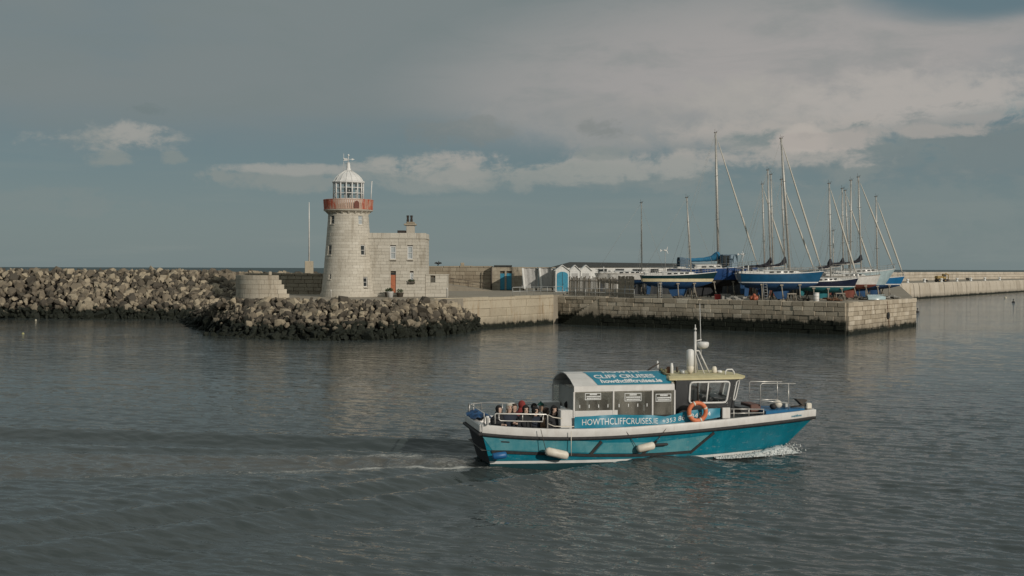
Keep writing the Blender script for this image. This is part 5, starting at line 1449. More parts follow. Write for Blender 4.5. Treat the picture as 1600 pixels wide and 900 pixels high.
# dark masses added in place of the shade and hidden hulls behind the yachts
M_SHADEFILL = mat('dark_shade_filler', (0.022, 0.026, 0.030), (0.035, 0.038, 0.040), 2.5, .8, bump=.4)
for i, (px, Y, w_, h, lab) in enumerate(((1020, 171, 7.5, 2.6, 'added dark mass in place of the shade behind the green yacht'), (1092, 170, 6.5, 2.9, 'added dark mass in place of the shade behind the keel of the royal blue ketch'), (1158, 169, 6.0, 2.7, 'added dark mass in place of the shade behind the stern of the sea blue yacht'), (1222, 170, 6.5, 2.8, 'added dark mass in place of the shade behind the keel of the sea blue yacht'), (1288, 170.5, 6.0, 2.6, 'added dark mass in place of the shade behind the navy yacht'), (1345, 171, 5.5, 2.4, 'added dark mass in place of the shade behind the pale yachts'))):
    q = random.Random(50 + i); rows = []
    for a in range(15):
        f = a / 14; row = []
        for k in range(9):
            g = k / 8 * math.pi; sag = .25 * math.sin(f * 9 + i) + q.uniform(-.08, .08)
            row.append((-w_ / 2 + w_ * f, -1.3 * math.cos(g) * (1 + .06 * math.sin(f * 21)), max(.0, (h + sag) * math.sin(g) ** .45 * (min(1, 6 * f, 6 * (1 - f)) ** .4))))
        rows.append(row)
    st = thing('shade_filler', lab, 'stack', yard_pt(px, Y), rad(q.uniform(-5, 5)), 'added dark filler at the back of the yard')
    MB().sheet(rows, False).obj('tarpaulin', M_SHADEFILL, st)  # lumpy skin of the added dark mass
    MB().cbox(-w_ / 2 + .3, w_ / 2 - .3, -1.0, 1.0, 0, h * .7, .05).obj('filler_core', M_GEAR, st)

# ================================================================== TOUR BOAT
def bl(px, py, v):
    """picture point -> (along the boat, height) on the upright plane v metres to the camera side of the centre line"""
    d = ray(px, py); C0 = Vector((0, 0, CAM_H))
    n = Vector((HY, -HX, 0)); t = (v - (C0 - BOAT).dot(n)) / d.dot(n)
    w = C0 + d * t - BOAT
    return (w.x * HX + w.y * HY, w.z)
def hull_paint(name, c1, c2, scuff):
    """boat paint: sun faded blotches, vertical run-off streaks, scuffs, green-brown grime just above the water"""
    m = bpy.data.materials.new(name); m.use_nodes = True; q = NT(m.node_tree); b = m.node_tree.nodes['Principled BSDF']
    co = q.coord('Object'); z = q.sep(co)[2]
    n = q.noise(co, 1.1, 6, .65); st = q.noise(q.vmul(co, (7.0, 1.0, .6)), 1.0, 6, .7); sc = q.noise(q.vmul(co, (2.5, 2.5, 9.0)), 1.0, 6, .75)
    fine = q.noise(co, 22.0, 4, .7)
    c = q.mix(q.smooth(n, .35, .65), c1, c2)
    c = q.mix(q.mul(q.smooth(st, .52, .74), .42), c, scuff)
    c = q.mix(q.mul(q.smooth(st, .46, .28), .35), c, tuple(v * .45 for v in c1))
    c = q.mix(q.mul(q.smooth(q.add(sc, q.mul(fine, .25)), .70, .82), .5), c, (0.30, 0.36, 0.36))
    g = q.mul(q.smooth(q.add(z, q.mul(q.sub(sc, .5), .5)), .34, .06), .6)
    c = q.mix(g, c, (0.045, 0.06, 0.045))
    rs = q.mul(q.smooth(st, .66, .76), q.smooth(n, .5, .6)); c = q.mix(q.mul(rs, .45), c, (0.16, 0.08, 0.04))
    q.put(b.inputs['Base Color'], c); q.put(b.inputs['Roughness'], q.smooth(n, .3, .7, .36, .55)); b.inputs['Specular IOR Level'].default_value = .3
    q.put(b.inputs['Normal'], q.bump(q.noise(q.vmul(co, (.9, .9, .9)), 1.0, 2, .5), .35, .05))
    MATS[name] = m; return m
M_TEAL = hull_paint('teal_hull_paint', (0.002, 0.145, 0.205), (0.003, 0.185, 0.255), (0.035, 0.225, 0.285))
M_TEALLIGHT = hull_paint('faded_teal_panel', (0.045, 0.225, 0.275), (0.105, 0.290, 0.325), (0.010, 0.14, 0.20))
M_BWHITE = mat('boat_white_paint', (0.64, 0.625, 0.60), (0.56, 0.545, 0.52), 1.8, .4, dirt=(0.40, 0.33, 0.27), dirt_amt=.30, streak=True)
M_BANNER = mat('teal_vinyl_banner', (0.012, 0.215, 0.315), (0.010, 0.180, 0.270), 2.2, .45)
M_LETTER = mat('white_lettering', (0.74, 0.75, 0.74), rough=.5)
M_STEEL = mat('stainless_rail', (0.60, 0.58, 0.54), (0.50, 0.48, 0.45), 8, .35, metal=.45)
M_BLACKP = mat('black_wheelhouse_paint', (0.014, 0.016, 0.018), (0.022, 0.024, 0.026), 3, .35)
M_ROOF = mat('cream_yellow_roof', (0.56, 0.50, 0.29), (0.49, 0.43, 0.24), 2.5, .6, dirt=(0.33, 0.27, 0.15), dirt_amt=.5)
def hazy_vinyl():
    m = bpy.data.materials.new('clear_vinyl_screen'); m.use_nodes = True; t = m.node_tree; t.nodes.clear(); q = NT(t)
    tr = t.nodes.new('ShaderNodeBsdfTransparent'); tr.inputs[0].default_value = (.93, .92, .88, 1)
    pr = t.nodes.new('ShaderNodeBsdfPrincipled'); co = q.coord('Object'); n = q.noise(q.vmul(co, (1.2, 1.2, .5)), 1.0, 5, .6)
    q.put(pr.inputs['Base Color'], q.mix(q.smooth(n, .35, .65), (0.22, 0.21, 0.185), (0.34, 0.325, 0.285))); pr.inputs['Roughness'].default_value = .18
    mx = t.nodes.new('ShaderNodeMixShader'); q.put(mx.inputs[0], q.smooth(n, .3, .7, .16, .36)); t.links.new(tr.outputs[0], mx.inputs[1]); t.links.new(pr.outputs[0], mx.inputs[2])
    o = t.nodes.new('ShaderNodeOutputMaterial'); t.links.new(mx.outputs[0], o.inputs[0]); return m
M_VINYL = hazy_vinyl()
M_GREYPANEL = mat('pale_grey_bulkhead', (0.36, 0.36, 0.335), (0.32, 0.32, 0.30), 1.2, .6)
M_BLUETARP = mat('blue_tarpaulin', (0.010, 0.075, 0.20), (0.010, 0.05, 0.13), 5, .6)
M_BLUEDECK = mat('blue_deck_paint', (0.012, 0.13, 0.28), (0.012, 0.10, 0.22), 3, .5)
M_LIFERING = mat('orange_lifebuoy', (0.66, 0.185, 0.075), (0.56, 0.15, 0.06), 4, .55)
M_FENDER = mat('off_white_fender', (0.68, 0.63, 0.54), (0.58, 0.53, 0.44), 4, .5)
M_BLUEFENDER = mat('blue_fender', (0.012, 0.105, 0.27), rough=.45)
M_WINGLASS = glass_mat('wheelhouse_glass', (0.78, 0.82, 0.82), .90)
boat = thing('tour_boat', 'teal and white passenger cruise boat under way in the foreground', 'boat', BOAT, HEAD)

u_bow, z_bow = bl(1270, 640, 0.0); u_wl = bl(1219, 706, 0.0)[0]
LB = u_bow
zt_pts = [(bl(p, y, v)) for p, y, v in ((757, 663.5, 1.58), (855, 668.5, 1.85), (980, 668.5, 2.08), (1060, 662.5, 2.08), (1124, 655, 1.9), (1200, 646.5, 1.2), (1270, 639, .0))]
fu = np.array([p[0] / LB for p in zt_pts]); fz = np.array([p[1] for p in zt_pts])
cz = np.polyfit(fu, fz, 3)
def z_top(t): return float(np.polyval(cz, t))
def z_rub(t): return z_top(t) - (.31 - .03 * t)            # top of the black rubbing strake
def stem(z): return u_wl + (LB - u_wl) * min(1.15, max(-.3, z / z_rub(1))) ** 1.0 if z > 0 else u_wl + z * .9
def stern(z): return .25 - .28 * z
def b_deck(t):
    if t < .42: return 1.58 + .52 * math.sin(math.pi / 2 * t / .42)
    return 2.10 * max(.05, 1 - ((t - .42) / .582) ** 2.8) ** .85
def b_wl(t):
    if t < .44: return 1.42 + .52 * math.sin(math.pi / 2 * t / .44)
    return 1.94 * max(.006, 1 - ((t - .44) / .56) ** 2.1)
def hull(t, z, side=-1, out=0.0):
    """point on the shell: t from stern to stem, z height"""
    zr = z_rub(t); f = max(0, min(1.2, z / zr))
    if z < 0: w_ = b_wl(t) * (1 + z * .7)
    else: w_ = b_wl(t) + (b_deck(t) - b_wl(t)) * f ** (.75 + .6 * t)
    x = stern(z) * (1 - t) + stem(z) * t
    return Vector((x, side * (w_ + out), z))
NT_ = 44
def hull_strip(zf0, zf1, n, both=True, out=0.0):
    mb = MB()
    for side in (-1, 1):
        rows = [[hull(k / NT_, zf0(k / NT_) + (zf1(k / NT_) - zf0(k / NT_)) * i / n, side, out) for k in range(NT_ + 1)] for i in range(n + 1)]
        mb.sheet(rows, True, flip=side > 0)
    return mb
c_ = lambda v: (lambda t: v)
lo = hull_strip(c_(-.7), c_(.10), 3)
rows = [[hull(0, -.7 + (.8) * i / 3, -1), hull(0, -.7 + .8 * i / 3, 1)] for i in range(4)]; lo.sheet(rows)
lo.obj('lower_hull', M_TEAL, boat)
stp = lambda t: .20 if t < .8 else .20 - (t - .8) * .35
hull_strip(c_(.10), stp, 1, out=.002).obj('waterline_stripe', M_WSTRIPE, boat)
up = hull_strip(stp, lambda t: z_rub(t) - .02, 6)
up.obj('topsides', M_TEAL, boat)
tr = MB(); rows = []
for i in range(8):
    z = .1 + (z_rub(0) - .1) * i / 7; a, b = hull(0, z, -1), hull(0, z, 1)
    rows.append([a.lerp(b, k / 6) + Vector((-.14 * math.sin(math.pi * k / 6), 0, 0)) for k in range(7)])
tr.sheet(rows, True); tr.obj('transom', M_AFBLACK, boat)
# rubbing strake
mb = MB()
for side in (-1, 1):
    rows = []
    for f, o in ((-.12, .0), (-.11, .07), (-.01, .07), (.0, .0)):
        rows.append([Vector((hull(k / NT_, z_rub(k / NT_), side).x, hull(k / NT_, z_rub(k / NT_), side).y + side * o, z_rub(k / NT_) + f)) for k in range(NT_ + 1)])
    mb.sheet(rows, True, flip=side > 0)
a0, a1 = [hull(0, z_rub(0), s) for s in (-1, 1)]
mb.cbox(a0.x - .17, a0.x + .1, a0.y - .05, a1.y + .05, z_rub(0) - .12, z_rub(0), .04)
st_ = hull(1, z_rub(1), -1); mb.lathe([(.14, -.13), (.16, -.06), (.14, .0)], 12, (st_.x - .03, 0, z_rub(1)))
mb.obj('rubbing_strake', M_RUBBER, boat)
# white bulwark with a flat capping
mb = MB()
for side in (-1, 1):
    P = lambda k, z, o: Vector((hull(k / NT_, z_rub(k / NT_), side).x + (.0 if k < NT_ else .05), hull(k / NT_, z_rub(k / NT_), side).y + side * o, z))
    rows = [[P(k, z_rub(k / NT_) + .004, .0) for k in range(NT_ + 1)], [P(k, z_top(k / NT_) - .03, .035) for k in range(NT_ + 1)], [P(k, z_top(k / NT_), .02) for k in range(NT_ + 1)], [P(k, z_top(k / NT_), -.14) for k in range(NT_ + 1)], [P(k, z_top(k / NT_) - .45, -.14) for k in range(NT_ + 1)]]
    mb.sheet(rows, True, flip=side > 0)
mb.cbox(a0.x - .10, a0.x + .14, a0.y + .02, a1.y - .02, z_rub(0) + .004, z_top(0) - .004, .04)
st_ = hull(1, z_rub(1), -1); mb.lathe([(.11, 0), (.13, .26), (.10, .29)], 12, (st_.x - .06, 0, z_rub(1)))
mb.obj('bulwark', M_BWHITE, boat)
# decks
mb = MB(); rows = []
for k in range(NT_ + 1):
    t = k / NT_; h_ = hull(t, z_rub(t), -1)
    rows.append([Vector((h_.x, y * (abs(h_.y) - .05), (.62 if t < .24 else z_top(t) - .36) )) for y in (-1, 0, 1)])
mb.sheet(rows); mb.obj('deck', mat('grey_deck', (0.17, 0.17, 0.16), rough=.8), boat)
# faded panels and black fender frames on the side
def side_strip(pts, width, material, name, out=.02, thick=.05, side=-1):
    """flat bar laid on the shell along (t, z) points"""
    mb = MB(); n = 10; P = []
    for i in range(len(pts) - 1):
        for k in range(n + (i == len(pts) - 2)):
            f = k / n; P.append((pts[i][0] + (pts[i + 1][0] - pts[i][0]) * f, pts[i][1] + (pts[i + 1][1] - pts[i][1]) * f))
    A, B = [], []
    for i, (t, z) in enumerate(P):
        t0, z0 = P[max(0, i - 1)]; t1, z1 = P[min(len(P) - 1, i + 1)]
        dt, dz = (t1 - t0) * LB, z1 - z0; L_ = math.hypot(dt, dz) or 1; nt, nz = -dz / L_ * width / 2 / LB, dt / L_ * width / 2
        A.append((t - nt, z - nz)); B.append((t + nt, z + nz))
    rows = [[hull(t, z, side, 0.0) for t, z in A], [hull(t, z, side, thick) for t, z in A], [hull(t, z, side, thick) for t, z in B], [hull(t, z, side, 0.0) for t, z in B]]
    mb.sheet(rows, False, flip=True)
    return mb.obj(name, material, boat)
def tz(px, py, v=1.95):
    u, z = bl(px, py, v); return (u / LB * 1.0, z)
def panel(poly4, material, name):
    (a, b, c, d) = poly4; mb = MB(); n = 14; rows = []
    for j in range(5):
        row = []
        for i in range(n + 1):
            f, g = i / n, j / 4
            t = (a[0] + (b[0] - a[0]) * f) * (1 - g) + (d[0] + (c[0] - d[0]) * f) * g
            z = (a[1] + (b[1] - a[1]) * f) * (1 - g) + (d[1] + (c[1] - d[1]) * f) * g
            row.append(hull(t, z, -1, .012))
        rows.append(row)
    mb.sheet(rows, True); return mb.obj(name, material, boat)
panel([tz(770, 706), tz(930, 707), tz(943, 690), tz(759, 682)], M_TEALLIGHT, 'side_panel')
panel([tz(938, 707), tz(1018, 707), tz(1029, 690), tz(949, 691)], M_TEALLIGHT, 'side_panel')
panel([tz(1026, 707), tz(1104, 706), tz(1119, 679), tz(1036, 690)], M_TEALLIGHT, 'side_panel')
for pts, w_ in (([(768, 708.5), (935, 711), (1020, 710), (1104, 705.5)], .105), ([(931, 709), (945, 689)], .13), ([(1017, 711), (1034, 688)], .12), ([(1103, 707), (1124, 676)], .15)):
    side_strip([tz(*p) for p in pts], w_, M_RUBBER, 'fender_bar', thick=.05)
side_strip([tz(787, 692), (tz(800, 692.5)[0], tz(800, 692.5)[1])], .05, M_RUBBER, 'drain_slot', thick=.02)
side_strip([tz(852, 729), tz(856, 729)], .0, M_RUST, 'skin_fitting', thick=.02) if False else None
# white diagonal trim lines
# -- shelter (canopy)
CV = 1.62
cu0, _ = bl(897, 640, CV); cu1, _ = bl(1054, 640, CV); z_e = bl(975, 611, CV)[1]; z_s = bl(975, 602.5, CV)[1]; z_p = bl(975, 580.5, 0)[1]
prof = [(-CV, z_e), (-CV + .01, z_s), (-1.05, z_s + (z_p - z_s) * .56), (-.42, z_p - .01), (0, z_p + .02), (.42, z_p - .01), (1.05, z_s + (z_p - z_s) * .56), (CV - .01, z_s), (CV, z_e)]
mb = MB(); rows = []
for x in np.linspace(cu0, cu1, 6): rows.append([(x, y, z) for y, z in prof])
mb.sheet(rows, False); rows = [[(x, y * .97, z - .04) for y, z in prof] for x in np.linspace(cu0 + .01, cu1 - .01, 6)]; mb.sheet(rows, False, True)
mb.sheet([[(cu0, y, z) for y, z in prof], [(cu0 + .01, y * .97, z - .04) for y, z in prof]])
mb.sheet([[(cu1, y, z) for y, z in prof], [(cu1 - .01, y * .97, z - .04) for y, z in prof]])
can = mb.obj('canopy', M_BWHITE, boat)
# teal sign sheet on the camera slope of the roof
def roof_pt(x, f, out=.012):
    """f = 0 at the eave fold, 1 at the ridge"""
    seq = [Vector((0, p[0], p[1])) for p in prof[1:5]]; L_ = [0]
    for i in range(3): L_.append(L_[-1] + (seq[i + 1] - seq[i]).length)
    d = f * L_[-1]
    for i in range(3):
        if d <= L_[i + 1] + 1e-6:
            p = seq[i].lerp(seq[i + 1], (d - L_[i]) / (L_[i + 1] - L_[i])); e = (seq[i + 1] - seq[i]).normalized(); nrm = Vector((0, -e.z, e.y)); break
    return Vector((x, p.y, p.z)) + nrm * out
Lr = cu1 - cu0
ta, tb = cu0 + Lr * (28 / 157.), cu1 - .03
rows = []
for f in np.linspace(.04, .90, 9): rows.append([roof_pt(x + (0.25 * (1 - f)) * (1 - i / 8.0), f) for i, x in enumerate(np.linspace(ta, tb, 9))])
MB().sheet(rows, False).obj('roof_sign', M_BANNER, can)
def roof_text(text, size, x0, f0, x1):
    o = lettering(text, size, Matrix.Identity(4), M_LETTER, can, .001, .012)
    me = o.data; xs = [v.co.x for v in me.vertices]; w_ = max(xs)
    seq_len = sum((Vector((0, *prof[i + 1])) - Vector((0, *prof[i]))).length for i in range(1, 4))
    for v in me.vertices:
        v.co = roof_pt(x0 + v.co.x / w_ * (x1 - x0), min(.99, f0 + v.co.y / seq_len * 1.25), .022 + v.co.z)
    return o
roof_text('howthcliffcruises.ie', .33, ta + .42, .13, ta + Lr * .72)
roof_text('CLIFF CRUISES', .42, ta + .27, .37, ta + Lr * .68)
roof_text('HOWTH', .40, ta + .75, .72, ta + Lr * .56)
# posts, vinyl windows, lower boards
def zside(px, py): return bl(px, py, CV)
for px in (897, 958.5, 1019.5, 1054):
    u = bl(px, 640, CV)[0]
    MB().box(u - .03, u + .03, -CV - .02, -CV + .05, z_top(u / LB) - .3, z_e).obj('post', M_BWHITE, boat)
    MB().box(u - .03, u + .03, CV - .05, CV + .02, z_top(u / LB) - .3, z_e).obj('post', M_BWHITE, boat)
zb_ = bl(930, 641, CV)[1]; zl = bl(1000, 649, CV)[1]
M_BROWNSEE = mat('wood_seen_through_screen', (0.16, 0.11, 0.07), (0.11, 0.08, 0.055), 2, .5)
for i, (a, b, zz_) in enumerate(((897, 958.5, zb_), (958.5, 1019.5, zl), (1019.5, 1054, zl))):
    u0, u1 = bl(a, 640, CV)[0] + .035, bl(b, 640, CV)[0] - .035
    sc_ = MB().box(u0, u1, -CV + .0, -CV + .012, zz_, z_e - .01).obj('side_screen', M_VINYL, boat)
    MB().box(u0, u1, CV - .012, CV, zz_, z_e - .01).obj('side_screen', M_VINYL, boat)
    # notice painted on the screen: framed rows of small print
    pa, pb, ya, yb = ((914, 939, 614.5, 624.5), (976, 1002, 614.5, 626.5), (1024.5, 1048.5, 615.5, 627))[i]
    A, Z1 = bl(pa, ya, CV); B, Z0 = bl(pb, yb, CV)
    sg = MB(); fr = .022
    for x0, x1, z0, z1 in ((A, B, Z1 - fr, Z1), (A, B, Z0, Z0 + fr), (A, A + fr, Z0 + fr, Z1 - fr), (B - fr, B, Z0 + fr, Z1 - fr)): sg.box(x0, x1, -CV - .008, -CV - .001, z0, z1)
    q = random.Random(i)
    for (f0, f1, r0, r1) in ((.3, .72, .70, .90), (.1, .9, .40, .58), (.12, .88, .14, .30)):
        x = A + (B - A) * f0
        while x < A + (B - A) * f1:
            w_ = q.uniform(.035, .06); sg.box(x, x + w_ * .8, -CV - .008, -CV - .001, Z0 + (Z1 - Z0) * r0, Z0 + (Z1 - Z0) * r1); x += w_
    sg.obj('notice', M_LETTER, sc_)
    # seat back tops and fasteners seen along the screens
    for k in range(4 if i < 2 else 0):
        x = u0 + (u1 - u0) * (k + .5) / 4; zc = bl(930, 635, CV)[1]
        MB().box(x - .015, x + .015, -CV - .006, -CV - .001, zc - .05, zc + .07).obj('fastener', M_LETTER, sc_)
u0, u1 = bl(897, 640, CV)[0] + .04, bl(965, 640, CV)[0]
MB().box(u0, u1, -CV - .01, -CV + .05, bl(930, 652, CV)[1], zb_ - .01).obj('seat_panel', M_BWHITE, boat)
MB().box(u1, bl(1054, 640, CV)[0], -CV - .005, -CV + .03, bl(1000, 662, CV)[1], zl - .01).obj('seat_panel', M_BLACKP, boat)
# inside of the shelter: floor to eave bulkhead at its front, white side lockers at its open back
MB().box(cu1 - .10, cu1 - .05, -CV + .06, CV - .06, .7, z_e + .3).obj('bulkhead', M_GREYPANEL, boat)
MB().box(cu0 + .25, cu0 + .29, -CV + .9, CV - .05, bl(880, 638, 0)[1] - .05, z_e + .02).obj('aft_screen', M_GREYPANEL, boat)
u0 = bl(876, 650, CV)[0]
MB().cbox(u0, cu0 - .04, -CV + .0, -CV + .5, .62, bl(885, 641, CV)[1], .02).obj('locker', M_BWHITE, boat)
MB().cbox(u0, cu0 + .2, CV - .5, CV, .62, bl(885, 641, CV)[1], .02).obj('locker', M_BWHITE, boat)
for s in (-1, 1):
    MB().cbox(cu0 + .4, cu1 - .3, s * (CV - .35) - .25, s * (CV - .35) + .25, z_top(.4) - .34, z_top(.4) + .08, .03).obj('bench', M_BLACKP, boat)
for k in range(7):
    x = cu0 + .55 + k * (cu1 - cu0 - .9) / 7
    for s in (-1, 1):
        MB().cbox(x, x + .10, s * .85 - .42, s * .85 + .42, z_top(.4) + .05, bl(940, 631, .85)[1], .04).obj('seat_back', M_BLACKP, boat)
# banner along the rail
ban_top = [(898, 651.5), (930, 649.5), (960, 648), (1019, 648.5), (1040, 651), (1056, 647), (1075, 641.5), (1100, 639.5), (1128, 638.5)]
ban_bot = [(898, 669.5), (930, 669), (967, 668.5), (1019, 666.5), (1040, 665), (1056, 663), (1075, 660.5), (1100, 656.5), (1128, 652.5)]
BVv = 1.78
T_ = [bl(x, y, BVv) for x, y in ban_top]; Bt = [bl(x, y, BVv) for x, y in ban_bot]
Tu, Tz = [p[0] for p in T_], [p[1] for p in T_]; Bu, Bz = [p[0] for p in Bt], [p[1] for p in Bt]
def ban(u, f):
    a, b = np.interp(u, Bu, Bz), np.interp(u, Tu, Tz)
    wave = .025 * math.sin(u * 3.1 + f * 2) + .02 * math.sin(u * 7.3 - f * 3) * f
    v = BVv if u < 8.0 else BVv - (u - 8.0) * .12
    return Vector((u, -(v + wave), a + (b - a) * f))
us = np.linspace(Tu[0], Tu[-1], 70)
bo_ = MB().sheet([[ban(u, f) for u in us] for f in np.linspace(0, 1, 7)], True).obj('banner', M_BANNER, boat)
def ban_text(text, size, u0, u1, f0, f1):
    o = lettering(text, 1.0, Matrix.Identity(4), M_LETTER, bo_, .001, .0 if size < 2 else .01)
    xs = [v.co.x for v in o.data.vertices]; ys = [v.co.y for v in o.data.vertices]
    x0, x1, y0, y1 = min(xs), max(xs), min(ys), max(ys)
    for v in o.data.vertices:
        u = u0 + (v.co.x - x0) / (x1 - x0) * (u1 - u0); f = f0 + (v.co.y - y0) / (y1 - y0) * (f1 - f0)
        p = ban(u, f); v.co = Vector((p.x, p.y - .008 - max(0, v.co.z), p.z))
ban_text('HOWTHCLIFFCRUISES.IE', 1, bl(909.5, 660, BVv)[0], bl(1028, 660, BVv)[0], .26, .76)
ban_text('+353 86', 1, bl(1035, 655, BVv)[0], bl(1070, 655, BVv)[0], .28, .72)
ban_text('845', 1, bl(1078, 650, BVv)[0], bl(1097, 650, BVv)[0], .30, .72)
ban_text('4', 1, bl(1106, 648, BVv)[0], bl(1112, 648, BVv)[0], .34, .72)
u0 = bl(1128.5, 645, 1.6)[0]; u1 = bl(1141, 645, 1.6)[0]
MB().cbox(u0, u1, -1.62, -1.52, bl(1135, 654, 1.6)[1], bl(1135, 637, 1.6)[1], .02).obj('white_panel', M_BWHITE, boat)
# -- wheelhouse
WV = 1.38
wz0 = bl(1100, 640, WV)[1]; wz1 = bl(1100, 593.5, WV)[1]
wu0 = bl(1056, 610, WV)[0]; wu1b = bl(1141, 636, WV)[0]; wu1t = bl(1150, 594, WV)[0]
fu_b, fu_t = wu1b + .42, wu1t + .46
def ring(z):
    f = (z - wz0) / (wz1 - wz0); a = wu1b + (wu1t - wu1b) * f; b = fu_b + (fu_t - fu_b) * f
    return [(wu0, -WV, z), (a, -WV, z), (b, -.72, z), (b + .06, 0, z), (b, .72, z), (a, WV, z), (wu0, WV, z)]
# window openings on the side: build the side as frame pieces round the openings
mb = MB()
r0, r1 = ring(wz0 - .35), ring(wz1)
def seg(i, f0, f1, g0, g1, out=0.0):
    """piece of wall i between fractions f along and g up"""
    a0, a1, b0, b1 = Vector(ring(wz0)[i]), Vector(ring(wz0)[i + 1]), Vector(ring(wz1)[i]), Vector(ring(wz1)[i + 1])
    P = lambda f, g: (a0.lerp(a1, f)).lerp(b0.lerp(b1, f), g)
    return [P(f0, g0), P(f1, g0), P(f1, g1), P(f0, g1)]
def wall_with_hole(mb, i, f0, f1, g0, g1, g_lo=-.25):
    for a in ((0, 1, g_lo, g0), (0, 1, g1, 1), (0, f0, g0, g1), (f1, 1, g0, g1)):
        q_ = seg(i, *a); mb.add(q_, [(0, 1, 2, 3)])
side_f0 = (bl(1077, 612, WV)[0] - wu0) / (wu1b + (wu1t - wu1b) * .5 - wu0); side_f1 = .90
g0 = (bl(1100, 629.5, WV)[1] - wz0) / (wz1 - wz0); g1 = (bl(1100, 597, WV)[1] - wz0) / (wz1 - wz0)
wall_with_hole(mb, 0, side_f0, side_f1, g0, g1); wall_with_hole(mb, 5, 1 - side_f1, 1 - side_f0, g0, g1)
for i in (1, 4): wall_with_hole(mb, i, .14, .86, g0 + .05, g1)
for i in (2, 3): wall_with_hole(mb, i, .08, .92, g0 + .05, g1)
mb.add([ring(wz0 - .3)[0], ring(wz0 - .3)[6], ring(wz1)[6], ring(wz1)[0]], [(0, 1, 2, 3)])
wh = mb.obj('wheelhouse', M_BLACKP, boat)
def framed(i, f0, f1, g0, g1, mull, fr, out=.02):
    a = seg(i, f0, f1, g0, g1); cen = sum(a, Vector()) / 4
    nrm = (a[1] - a[0]).cross(a[3] - a[0]).normalized()
    if nrm.dot(cen - Vector((wu0 + 1.2, 0, cen.z))) < 0: nrm = -nrm
    g = MB().add(a, [(0, 1, 2, 3)]).obj('window', M_WINGLASS, wh)
    # rounded frame as a tube round the opening
    pts = []; L = len(a)
    for k in range(4):
        p, pn, pp_ = a[k], a[(k + 1) % 4], a[k - 1]
        r = .14
        for f in (1.0, .45, .12):
            pts.append(p + (pp_ - p).normalized() * r * f + (pn - p).normalized() * r * (1 - f) ** 2 * .35)
        for f in (.12, .45, 1.0):
            pts.append(p + (pn - p).normalized() * r * f + (pp_ - p).normalized() * r * (1 - f) ** 2 * .35)
    pts.append(pts[0]); pts = [p + nrm * out for p in pts]
    MB().tube(pts, fr, 6, caps=False).obj('frame', M_PLAINWHITE, g)
    for m_ in mull:
        b0, b1 = a[0].lerp(a[1], m_) + nrm * out, a[3].lerp(a[2], m_) + nrm * out
        MB().tube([b0, b1], fr * .8, 6).obj('mullion', M_PLAINWHITE, g)
framed(0, side_f0, side_f1, g0, g1, (.46,), .042)
framed(5, 1 - side_f1, 1 - side_f0, g0, g1, (.5,), .03)
for i in (1, 4): framed(i, .14, .86, g0 + .05, g1, (), .032)
for i in (2, 3): framed(i, .08, .92, g0 + .05, g1, (), .03)
# dash, wheel and seat inside
MB().cbox(wu1b - .35, fu_b - .1, -1.1, 1.1, wz0 - .3, wz0 + .35, .05).obj('console', M_BLACKP, wh)
MB().cbox(wu0 + .75, wu0 + 1.2, -.75, -.25, wz0 - .1, wz0 + .85, .08).obj('helm_seat', M_BLACKP, wh)
# roof
rz0 = wz1 + .005
o_ = .14
rp_ = [(wu0 - .28, -WV - .04), (wu1t + .25, -WV - .04), (fu_t + .18, -.80), (fu_t + .26, 0), (fu_t + .18, .80), (wu1t + .25, WV + .04), (wu0 - .28, WV + .04)]
mb = MB(); n = len(rp_)
mb.add([(x, y, rz0) for x, y in rp_] + [(x, y, rz0 + .07) for x, y in rp_] + [(wu0 - .1 + (x - wu0) * .9 + .15, y * .8, rz0 + .14) for x, y in rp_],
       [tuple(reversed(range(n)))] + [(i, (i + 1) % n, n + (i + 1) % n, n + i) for i in range(n)] + [(n + i, n + (i + 1) % n, 2 * n + (i + 1) % n, 2 * n + i) for i in range(n)] + [tuple(range(2 * n, 3 * n))])
rf = mb.obj('roof', M_ROOF, boat); rtz = rz0 + .14
# gear on the roof
u, z = bl(1086, 580, 0); ut = bl(1086, 518, 0)
mm_ = MB(); mm_.tube([(u, 0, rtz), (u, 0, ut[1])], .055, 8); mm_.tube([(u, 0, ut[1]), (u, 0, ut[1] + .28)], .02, 5); mm_.ball((u, 0, ut[1] + .1), .06, n=8, m=5)
a = bl(1092, 548, 0); b = bl(1108, 578, 0); mm_.tube([(a[0], 0, a[1]), (b[0], 0, rtz)], .03, 6); mm_.tube([(u, 0, a[1]), (a[0], 0, a[1])], .03, 6)
for y in (-.35, .35): mm_.tube([(u, 0, bl(1086, 548, 0)[1]), (u + .25, y, rtz)], .022, 5)
zc = bl(1095, 533, 0)[1]; mm_.tube([(u, 0, zc), (bl(1096, 533, 0)[0], 0, zc + .06)], .025, 5)
mst = mm_.obj('mast', M_BWHITE, boat)
cx_, cz_ = bl(1098, 539, 0)
MB().lathe([(.12, -.14), (.20, -.10), (.245, -.02), (.25, .08), (.22, .12), (.05, .13)], 16, (cx_, 0, cz_)).obj('radar', M_PLAINWHITE, mst)
x0, z0 = bl(1095.5, 560, 0); x1, z1 = bl(1093.5, 474, 0)
MB().tube([(x0, 0, z0), (x1, 0, z1)], .022, 5, .010).obj('whip_aerial', M_PLAINWHITE, mst)
cx_, _ = bl(1078.5, 560, -.0); zlo, zhi = bl(1078, 573, .4)[1], bl(1078, 545.5, .4)[1]
MB().lathe([(.10, 0), (.145, .05), (.15, (zhi - zlo) * .5), (.145, zhi - zlo - .06), (.09, zhi - zlo - .01), (.02, zhi - zlo)], 14, (bl(1078.5, 560, .4)[0], -.4, zlo)).obj('white_canister', M_PLAINWHITE, rf)
